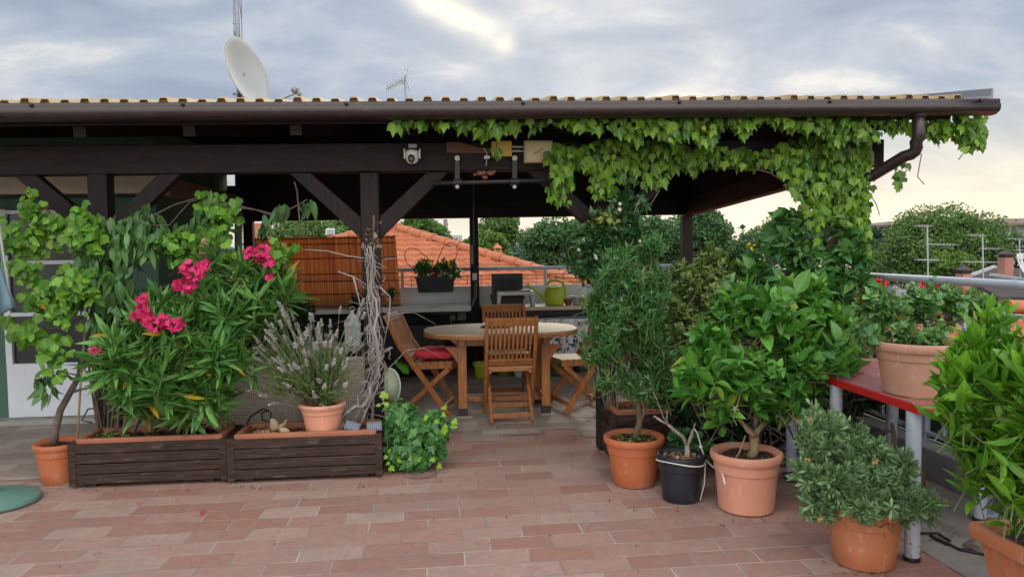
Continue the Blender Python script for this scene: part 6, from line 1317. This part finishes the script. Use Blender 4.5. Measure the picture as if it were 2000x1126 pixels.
# ------------------------------------------------------------------ neighbouring roofs
TILE = mat('orange_roof_tile', (.42, .13, .055), .75, .22, 3, bump=.3, bscale=30, col2=(.50, .22, .12))
RIDGE = mat('ridge_tile', (.46, .16, .075), .75, .15, 4, bump=.3, bscale=30, col2=(.40, .15, .08))
def tileface(name, O, U, W_, half, length, parent, tri=True, pitch=.24, row=.36):
    """rows of wavy tiles on a plane: O = middle of the eave, U along the eave, W up the slope"""
    U = np.array(Vector(U).normalized()); W = np.array(Vector(W_).normalized()); Nn = np.cross(U, W); Nn = Nn if Nn[2] > 0 else -Nn
    nr = int(length/row); spp = 8; nc = int(2*half/pitch)*spp; V = []; Q = []
    us = np.linspace(-half, half, nc+1); wave = .032*np.abs(np.sin(np.pi*us/pitch))**.8
    o = 0
    for r_ in range(nr):
        v0, v1 = r_*row-.03, (r_+1)*row; lim = half*(1-((v0+v1)/2)/length) if tri else half
        k = np.where(np.abs((us[:-1]+us[1:])/2) <= lim+.05)[0]
        if len(k) == 0: continue
        idx = np.arange(k[0], k[-1]+2); jit = .006*math.sin(r_*7.3)
        low = np.array(O)[None]+us[idx, None]*U+v0*W+(wave[idx]+.045+jit)[:, None]*Nn; up = np.array(O)[None]+us[idx, None]*U+v1*W+(wave[idx]*.9)[:, None]*Nn; lip = np.array(O)[None]+us[idx, None]*U+v0*W+(wave[idx]*.6-.0)[:, None]*Nn
        m = len(idx); V += [lip, low, up]; a = o+np.arange(m-1)
        Q.append(np.column_stack([a, a+1, a+1+m, a+m])); a = a+m; Q.append(np.column_stack([a, a+1, a+1+m, a+m])); o += 3*m
    return npmesh(name, np.vstack(V), [np.vstack(Q)], TILE, parent, smooth=False)
def ridge(g, a, b, r=.115, seg=.40):
    a, b = Vector(a), Vector(b); n = int((b-a).length/seg); 
    for i in range(n):
        p = a.lerp(b, i/n); q = a.lerp(b, (i+1.12)/n); g.tube([p, p.lerp(q, .08), p.lerp(q, .1), q], [r*1.08, r*1.08, r*.97, r*.82], 12)
apx = P(757, 445, 18.0); hs = 6.2; ez = .03
nh = thing('hip_roof_house', 'neighbouring house with an orange tiled hip roof behind the rear railing', 'house', (apx.x, 18, -9))
sl_ = math.hypot(hs, apx.z-ez)
for a in range(4):
    M_ = Matrix.Rotation(a*math.pi/2, 3, 'Z'); out = M_ @ Vector((0, -1, 0)); U = M_ @ Vector((1, 0, 0))
    O = Vector((apx.x, 18, ez))+out*hs; tileface('roof_slope', O, U, Vector((apx.x, 18, apx.z))-O, hs, sl_, nh)
g = Geo()
for sx_ in (-1, 1):
    for sy_ in (-1, 1): ridge(g, (apx.x+sx_*hs, 18+sy_*hs, ez+.06), (apx.x, 18, apx.z+.07))
g.build('ridge_tiles', RIDGE, nh, smooth='auto')
g = Geo(); g.box((apx.x, 18, -4.6), (2*hs-.8, 2*hs-.8, 9.2)); g.build('wall', mat('peach_render', (.52, .34, .22), .85, .08, .8), nh)
c = P(972, 502, 19.5); ch = thing('roof_chimney', 'small orange brick chimney with a pointed cap behind the hip roof', 'chimney', (c.x, 19.5, .6))
g = Geo(); g.box((c.x, 19.5, c.z-.45), (.18, .18, 1.2)); g.box((c.x, 19.5, c.z+.155), (.24, .24, .03)); g.build('shaft', RIDGE, ch)
g = Geo()
for sx_ in (-1, 1):
    for sy_ in (-1, 1): g.box((c.x+sx_*.07, 19.5+sy_*.07, c.z+.20), (.045, .045, .07))
g.build('vent', RIDGE, ch); g = Geo(); g.lathe((c.x, 19.5, c.z+.232), [(.17, 0), (.165, .02), (.03, .11), (.02, .15), (0, .15)], 4, Matrix.Rotation(R(45), 3, 'Z')); g.build('cap', RIDGE, ch)
fin = thing('stone_finial', 'small orange finial at the far right end of the hip roof', 'finial', tuple(P(1100, 540, 14.5))); g = Geo(); c = P(1100, 530, 14.5); g.lathe((c.x, 14.5, c.z-.12), [(0, 0), (.08, 0), (.06, .08), (.07, .14), (.02, .2), (0, .2)], 12); g.build('finial', RIDGE, fin)
# low tiled roof and house beyond the right railing
lo = thing('low_tiled_house', 'orange tiled roof just below the railing on the right', 'house', (10, 9, -9))
e0, e1 = Vector((9.6, 6.4, -.75)), Vector((9.6, 10.8, .40)); tileface('roof_slope', e0, (1, 0, 0), e1-e0, 6.2, (e1-e0).length, lo, tri=False)
g = Geo(); g.box((9.6, 9.2, -5.2), (12.0, 5.0, 8.0)); g.build('wall', mat('orange_render', (.50, .16, .05), .8, .1, 2), lo)
g = Geo(); ridge(g, (3.4, 10.82, .46), (15.8, 10.82, .46)); g.build('ridge_tiles', RIDGE, lo, smooth='auto')
gh = thing('grey_roof_house', 'orange house with a flat dark grey hipped roof beyond the right railing', 'house', (14, 15, -9))
A, B_, C_, D_ = P(1886, 543, 17), P(1953, 580, 12.5), P(2300, 585, 14.5), P(1942, 522, 19); E_ = P(2400, 538, 19)
g = Geo(); up = Vector((0, 0, .10)); g.add([A, B_, C_, D_, E_, A-up, B_-up, C_-up, D_-up, E_-up], [(0, 1, 3), (1, 2, 4, 3), (0, 5, 6, 1), (1, 6, 7, 2), (5, 8, 6), (6, 8, 9, 7)]); g.build('roof', mat('dark_grey_roofing', (.055, .050, .050), .9, .25, 2.5, bump=.3, col2=(.085, .078, .075), spec=.15), gh)
g = Geo(); g.tube([A, D_], .07, 6); g.build('verge', mat('pale_verge', (.34, .33, .33), .7, .1, 4), gh)
g = Geo(); n_ = ((C_-B_).cross(D_-B_)).normalized(); n_ = n_ if n_.z > 0 else -n_
cp_ = [P(1962, 536, 16.2), P(1950, 541, 15.8), P(1965, 541, 15.8), P(1974, 535, 16.2)]; sk = B_+(D_-B_)*.55+(C_-B_)*.06
u1 = (C_-B_).normalized(); v1 = n_.cross(u1); g.box(sk+n_*.03, (.34, .6, .06), Matrix((u1, v1, n_)).transposed()); g.build('roof_light', mat('skylight', (.40, .41, .41), .3, .1, 3), gh)
g = Geo(); g.prism([A-up-Vector((-.4, 0, .05)), B_-up+Vector((.15, .6, -.05)), C_-up+Vector((0, .5, -.05)), Vector((C_.x, 20, -.2)), Vector((A.x+.5, 20, -.2))], (0, 0, -8)); g.build('wall', mat('orange_render', (.50, .16, .05)), gh)
for px, py0, py1, w, Y, lab in ((1964, 499, 526, .26, 16.5, 'pink chimney with a dark cap on the grey roof, the one further right'), (1882, 530, 552, .27, 14.5, 'pink chimney with a dark cap at the left corner of the grey roof')):
    c, d0_ = P(px, py0, Y), P(px, py1, Y); t = thing('chimney', lab, 'chimney', (c.x, Y, d0_.z), 'chimneys of the grey roofed house'); s = Y/F
    g = Geo(); g.box((c.x, Y, (c.z+d0_.z)/2-.10), (19*s, .25, c.z-d0_.z+.1)); g.build('shaft', mat('pink_brick', (.42, .20, .15), .8, .15, 6), t)
    g = Geo(); g.box((c.x, Y, c.z-.03), (17*s, .2, .12)); g.box((c.x, Y, c.z+.03), (23*s, .3, .03)); g.lathe((c.x, Y, c.z+.04), [(17*s, 0), (3*s, .09), (0, .10)], 4, Matrix.Rotation(R(45), 3, 'Z')); g.build('cap', mat('dark_brown_cap', (.06, .045, .045), .8, .2, 6), t)
def aerial(lab, px, pt, pb_, Y, bars):
    t = thing('television_aerial', lab, 'aerial', tuple(P(px, pb_, Y)), 'television aerials on the right roofs'); g = Geo(); g.tube([P(px+2, pb_+30, Y), P(px, pt, Y)], .014, 6); g.build('mast', ALU2, t); g = Geo()
    for x0_, x1_, y, dn in bars:
        a, b = P(x0_, y, Y), P(x1_, y+1, Y); g.tube([a, b], .008, 5)
        for i in range(dn): c = a.lerp(b, (i+.5)/dn); g.tube([c+Vector((0, -.16, 0)), c+Vector((0, .16, 0))], .004, 4); g.tube([c+Vector((0, 0, -.028)), c+Vector((0, 0, .028))], .004, 4)
    g.build('elements', ALU2, t)
ALU2 = mat('pale_aerial', (.42, .44, .46), .4, .1, 5)
aerial('tall television aerial with three cross bars in front of the round tree', 1811, 440, 545, 13.5, [(1793, 1815, 441, 6), (1811, 1865, 477, 9), (1792, 1834, 507, 7)])
aerial('shorter television aerial on the grey roof, between the two chimneys', 1919, 457, 548, 14.5, [(1895, 1921, 459, 7), (1920, 1953, 485, 8), (1885, 1945, 511, 9)])
aerial('television aerial cut by the right edge of the photo, above a small white dish', 1991, 466, 530, 16, [(1968, 2010, 466, 7), (1985, 2010, 488, 5)])
t = thing('small_dish', 'small white satellite dish on the mast at the right edge', 'satellite dish', tuple(P(1996, 520, 15.8))); g = Geo(); g.lathe(P(1996, 515, 15.8), [(.001, -.05), (.15, -.03), (.23, 0), (.235, -.012), (.001, -.065)], 28, Vector((.6, -.75, .3)).to_track_quat('Z', 'Y').to_matrix(), open_ends=True); g.build('reflector', WM, t, smooth=True); g = Geo(); g.box(P(1992, 500, 15.9), (.12, .08, .14)); g.tube([P(1996, 516, 15.85), P(1993, 500, 15.9)], .015, 6); g.build('bracket', WM, t)
# far buildings
def block(lab, px0, px1, pyt, Y, dep, m, roof=None, zb=-9.2, over=0, wins=()):
    a, b = P(px0, pyt, Y), P(px1, pyt, Y); zt = (a.z+b.z)/2; t = thing('apartment_building', lab, 'building', ((a.x+b.x)/2, Y, zb))
    g = Geo(); g.box(((a.x+b.x)/2, Y+dep/2, (zt+zb)/2), (b.x-a.x, dep, zt-zb)); g.build('wall', m, t)
    if roof:
        g = Geo(); o = over; zr = zt+roof; x0, x1, y0, y1 = a.x-o, b.x+o, Y-o, Y+dep+o
        g.add([(x0, y0, zt), (x1, y0, zt), (x1, y1, zt), (x0, y1, zt), (x0, y0, zt+.2), (x1, y0, zt+.2), (x1, y1, zt+.2), (x0, y1, zt+.2), (x0+dep*.5, Y+dep/2, zr), (x1-dep*.1, Y+dep/2, zr)], [(0, 3, 2, 1), (0, 1, 5, 4), (1, 2, 6, 5), (2, 3, 7, 6), (3, 0, 4, 7), (4, 5, 9, 8), (5, 6, 9), (6, 7, 8, 9), (7, 4, 8)]); g.build('roof', mat('brown_roof', (.17, .115, .10), .85, .15, .5), t)
    for wx, wy, ww, wh in wins:
        p, q = P(wx, wy, Y-.02), P(wx+ww, wy+wh, Y-.02); f = Geo(); f.box(((p.x+q.x)/2, Y-.03, (p.z+q.z)/2), (q.x-p.x, .10, p.z-q.z)); fr = f.build('window', mat('pale_window_frame', (.40, .38, .36), .6, .1, 2), t)
        f = Geo(); f.box(((p.x+q.x)/2+(q.x-p.x)*.05, Y-.085, (p.z+q.z)/2), ((q.x-p.x)*.5, .03, (p.z-q.z)*.9)); f.build('pane', mat('dark_pane', (.03, .032, .036), .25, .2, 1), fr)
    return t
block('long grey apartment house with a shallow brown roof behind the trees at the right', 1745, 2120, 441, 62, 12, mat('grey_block', (.30, .30, .32), .85, .06, .3), .85, over=.8, wins=[(1969, 442, 18, 20), (2040, 442, 18, 20)])
block('pale high apartment block seen far away through the gap beside the slim rear post', 868, 903, 459, 170, 20, mat('pale_block', (.42, .38, .36), .85, .08, .2), wins=[(874+k*8, 464, 4, 4) for k in range(3)])
block('narrow dark tower block behind the left tree in the gap', 866, 874, 428, 150, 10, mat('grey_block2', (.22, .20, .20), .85, .1, .3), wins=[(872, 436, 4, 3), (872, 446, 4, 3)])
block('orange brick house glimpsed at the left end of the bamboo screen', 480, 519, 436, 30, 1.0, mat('orange_brick', (.46, .16, .09), .85, .15, 1.5), wins=[(502, 447, 7, 9)])
t = thing('solar_collector', 'small white framed solar panel on the hip roof left of the middle post', 'solar panel', tuple(P(645, 455, 21))); g = Geo(); g.box(P(645, 453, 21), (.24, .05, .20), Matrix.Rotation(R(-30), 3, 'X')); g.build('frame', WM, t); g = Geo(); g.box(P(645, 453, 20.96), (.19, .03, .15), Matrix.Rotation(R(-30), 3, 'X')); g.build('cell', mat('grey_cell', (.18, .20, .24), .3, .1, 4), t)

# ------------------------------------------------------------------ trees
LT = [leafmat('tree_leaf_dark', (.036, .10, .038), (.10, .21, .072), 0, trans=.15, spec=.2), leafmat('tree_leaf_mid', (.062, .135, .038), (.16, .27, .075), 0, trans=.2, spec=.2), leafmat('tree_leaf_light', (.085, .17, .034), (.18, .31, .070), 0, trans=.25, spec=.2), leafmat('tree_leaf_blue', (.032, .072, .048), (.078, .145, .085), 0, trans=.1, spec=.2)]
TRUNKM = mat('tree_bark', (.09, .07, .055), .9, .3, 3, bump=.4)
def tree(label, px, pyt, wpx, Y, kind, hf=.8, n=9000, ncl=70, airy=.0, name='broadleaf_tree'):
    s = Y/F; rx = wpx/2*s; top = P(px, pyt, Y); rz = rx*hf; rz = max(rz, .5); c = np.array([top.x, Y, top.z-rz])
    t = thing(name, label, 'tree', (top.x, Y, -9.2), 'trees beyond the terrace')
    u = unit(ncl); u[:, 2] = np.abs(u[:, 2])*.95-1.0*rng.random(ncl)*(rng.random(ncl) < .6); rad = (.50+.45*rng.random(ncl))[:, None]
    cc = c+u*rad*np.array([rx, rx, rz])*.95; cr = (.16+.17*rng.random(ncl))*min(rx, rz*1.3)
    i = rng.choice(ncl, n, p=(cr**2)/(cr**2).sum()); v = unit(n); v[:, 2] = np.abs(v[:, 2])*1.1-.25; v = nrm(v)
    rr_ = (.75+.35*rng.random(n)**2)*cr[i]*(1+airy*rng.random(n)); pos = cc[i]+v*rr_[:, None]*np.array([1, 1, .85])
    ls = max(.05, Y*.0034)*rng.uniform(.6, 1.4, n)
    leaves('crown', T_TREE, pos, v+rng.normal(0, .8, (n, 3))+[0, 0, -.2], v+rng.normal(0, .6, (n, 3))+[0, 0, .5], ls, LT[kind], t, rnd=np.clip(rng.normal(.5, .25, n)+(rng.random(ncl)-.5)[i]*.3, 0, .99))
    g = Geo(); zb = -9.2; g.tube([(top.x, Y, zb), (top.x+.05*rx, Y, zb+(c[2]-zb)*.6), (top.x, Y, c[2]+rz*.2)], [rx*.10+.06, rx*.07+.04, rx*.03], 9)
    for k in range(0, ncl, 5):
        q = Vector(cc[k]); b0 = Vector((top.x, Y, c[2]-rz*.6)); g.tube([b0, b0.lerp(q, .6)+Vector((0, 0, -.1*rz)), q], [rx*.035, rx*.02, rx*.008], 5)
    g.build('trunk', TRUNKM, t, smooth=True); return t
tree('big round mid green tree behind the aerials at the right', 1838, 396, 250, 36, 1, .9, 52000, 170)
tree('lighter rounded tree to the right of the big round tree', 1905, 446, 120, 34, 1, .9, 9000, 50)
tree('smaller bush like tree under the grey building at the right edge', 1985, 462, 90, 32, 1, .9, 7000, 40)
tree('low bright green tree in front of the big round tree', 1868, 492, 100, 29, 2, .6, 7000, 40)
tree('dark blue green distant tree just right of the corner post', 1716, 440, 86, 55, 3, 1.0, 8000, 50)
tree('pale yellow green low tree right of the corner post', 1728, 486, 120, 40, 2, .7, 9000, 50)
tree('wide dark tree filling the gap right of the slim rear post', 1085, 418, 175, 28, 0, .85, 22000, 100)
tree('light green small tree next to the slim rear post', 958, 448, 80, 31, 2, 1.0, 7000, 45)
tree('mid green tree behind the light one right of the slim post', 975, 412, 90, 42, 1, .9, 6000, 45)
tree('bright leafy tree above the jasmine between the posts', 1150, 416, 110, 36, 2, .9, 8000, 50)
tree('dark tree between the jasmine and the rear corner post', 1270, 412, 150, 30, 0, .9, 16000, 80)
tree('dark tree behind the rear corner post', 1370, 400, 130, 31, 0, 1.0, 14000, 80)
tree('lower dark tree in the dip of the skyline right of the rear corner post', 1450, 452, 130, 34, 0, .7, 9000, 50)
tree('thin airy tree with sky showing through its top', 1500, 428, 80, 38, 1, 1.0, 2600, 40, 1.2)
tree('dark tree behind the tall broadleaf shrub', 1590, 415, 130, 33, 3, .9, 9000, 60)
tree('leafy tree behind the left half of the hip roof', 592, 406, 160, 27, 1, .8, 9000, 60)
tree('mid green tree above the bamboo screen left of the middle post', 690, 412, 130, 42, 1, .8, 9000, 60)
tree('bushy tree between the middle post and the far tower', 822, 408, 100, 42, 1, 1.0, 9000, 60)
tree('tiny pale tree below the far pale block', 914, 470, 26, 60, 2, .9, 2000, 20)
n = 26000; x = rng.uniform(-95, 110, n); y = rng.uniform(92, 125, n); hgt = 1.6+1.3*np.sin(x*.21)+1.0*np.sin(x*.53+1)+.8*np.sin(x*1.3+2)
z = -9+(hgt+9)*np.clip(rng.random(n)**.35, 0, 1)+rng.normal(0, .3, n)
o = leaves('far_wood', T_TREE, np.column_stack([x, y, z]), unit(n)+[0, 0, -.2], unit(n)+[0, -.6, .6], rng.uniform(.6, 1.3, n), LT[3], None, (0, 100, -9)); setprops(o, 'distant band of trees along the horizon', 'trees', kind='stuff')

# plants in the hanging trough
hf = thing('trough_flowers', 'white, red and yellow summer flowers growing in the hanging trough', 'flowers', (HANGTR[0], 9.12, HANGTR[1]))
foliage(hf, [(830, 522, 20, 9.1, 16), (850, 530, 22, 9.1, 12), (872, 522, 20, 9.1, 16), (818, 520, 10, 9.1, 14), (884, 528, 12, 9.1, 12)], 90, 9, .075, T_CITRUS, L_BROAD, .09, (75, 35), .1, .2, .7, .7)
for nm, m_, pts in (('white_flower', F_WHITE, [(838, 538), (862, 532), (858, 540), (880, 540), (893, 528), (900, 530), (872, 535)]), ('red_flower', F_RED, [(826, 540), (842, 530), (850, 536)]), ('yellow_flower', F_YEL, [(836, 508), (842, 512), (878, 520), (825, 512)])):
    for x, y in pts:
        q = np.array([P(x+random.gauss(0, 2), y+random.gauss(0, 2), 9.0) for _ in range(7)]); leaves(nm, T_ROUND, q, unit(7), unit(7)+[0, -1, 0], np.full(7, .035), m_, hf)

# crumbs of soil, dry leaflets and petals swept against the boxes and pots
q = []
for _ in range(150): q.append(G(random.uniform(140, 760), 952-.028*0+random.gauss(-2, 5)-(random.uniform(140, 760)-140)*0, .009))
for px, py, k in ((1250, 958, 30), (1336, 988, 26), (1468, 1014, 40), (1700, 1120, 40), (100, 952, 20), (815, 925, 26), (1560, 960, 50), (1590, 1010, 40), (1850, 1040, 40)):
    for _ in range(k): q.append(G(px+random.gauss(0, 40), py+random.gauss(0, 7), .009))
for _ in range(60): q.append(G(random.uniform(0, 1900), random.uniform(960, 1120), .009))
q = np.array(q); n = len(q)
o = leaves('floor_debris', T_ROUND, q, rng.normal(0, 1, (n, 3))*[1, 1, .15], np.tile(Z1, (n, 1))+rng.normal(0, .25, (n, 3)), rng.uniform(.004, .017, n), leafmat('dry_litter', (.05, .03, .02), (.24, .15, .08), 0), None, (0, 4, 0)); setprops(o, 'crumbs of soil and dry leaf bits scattered on the paving', 'debris', kind='stuff')
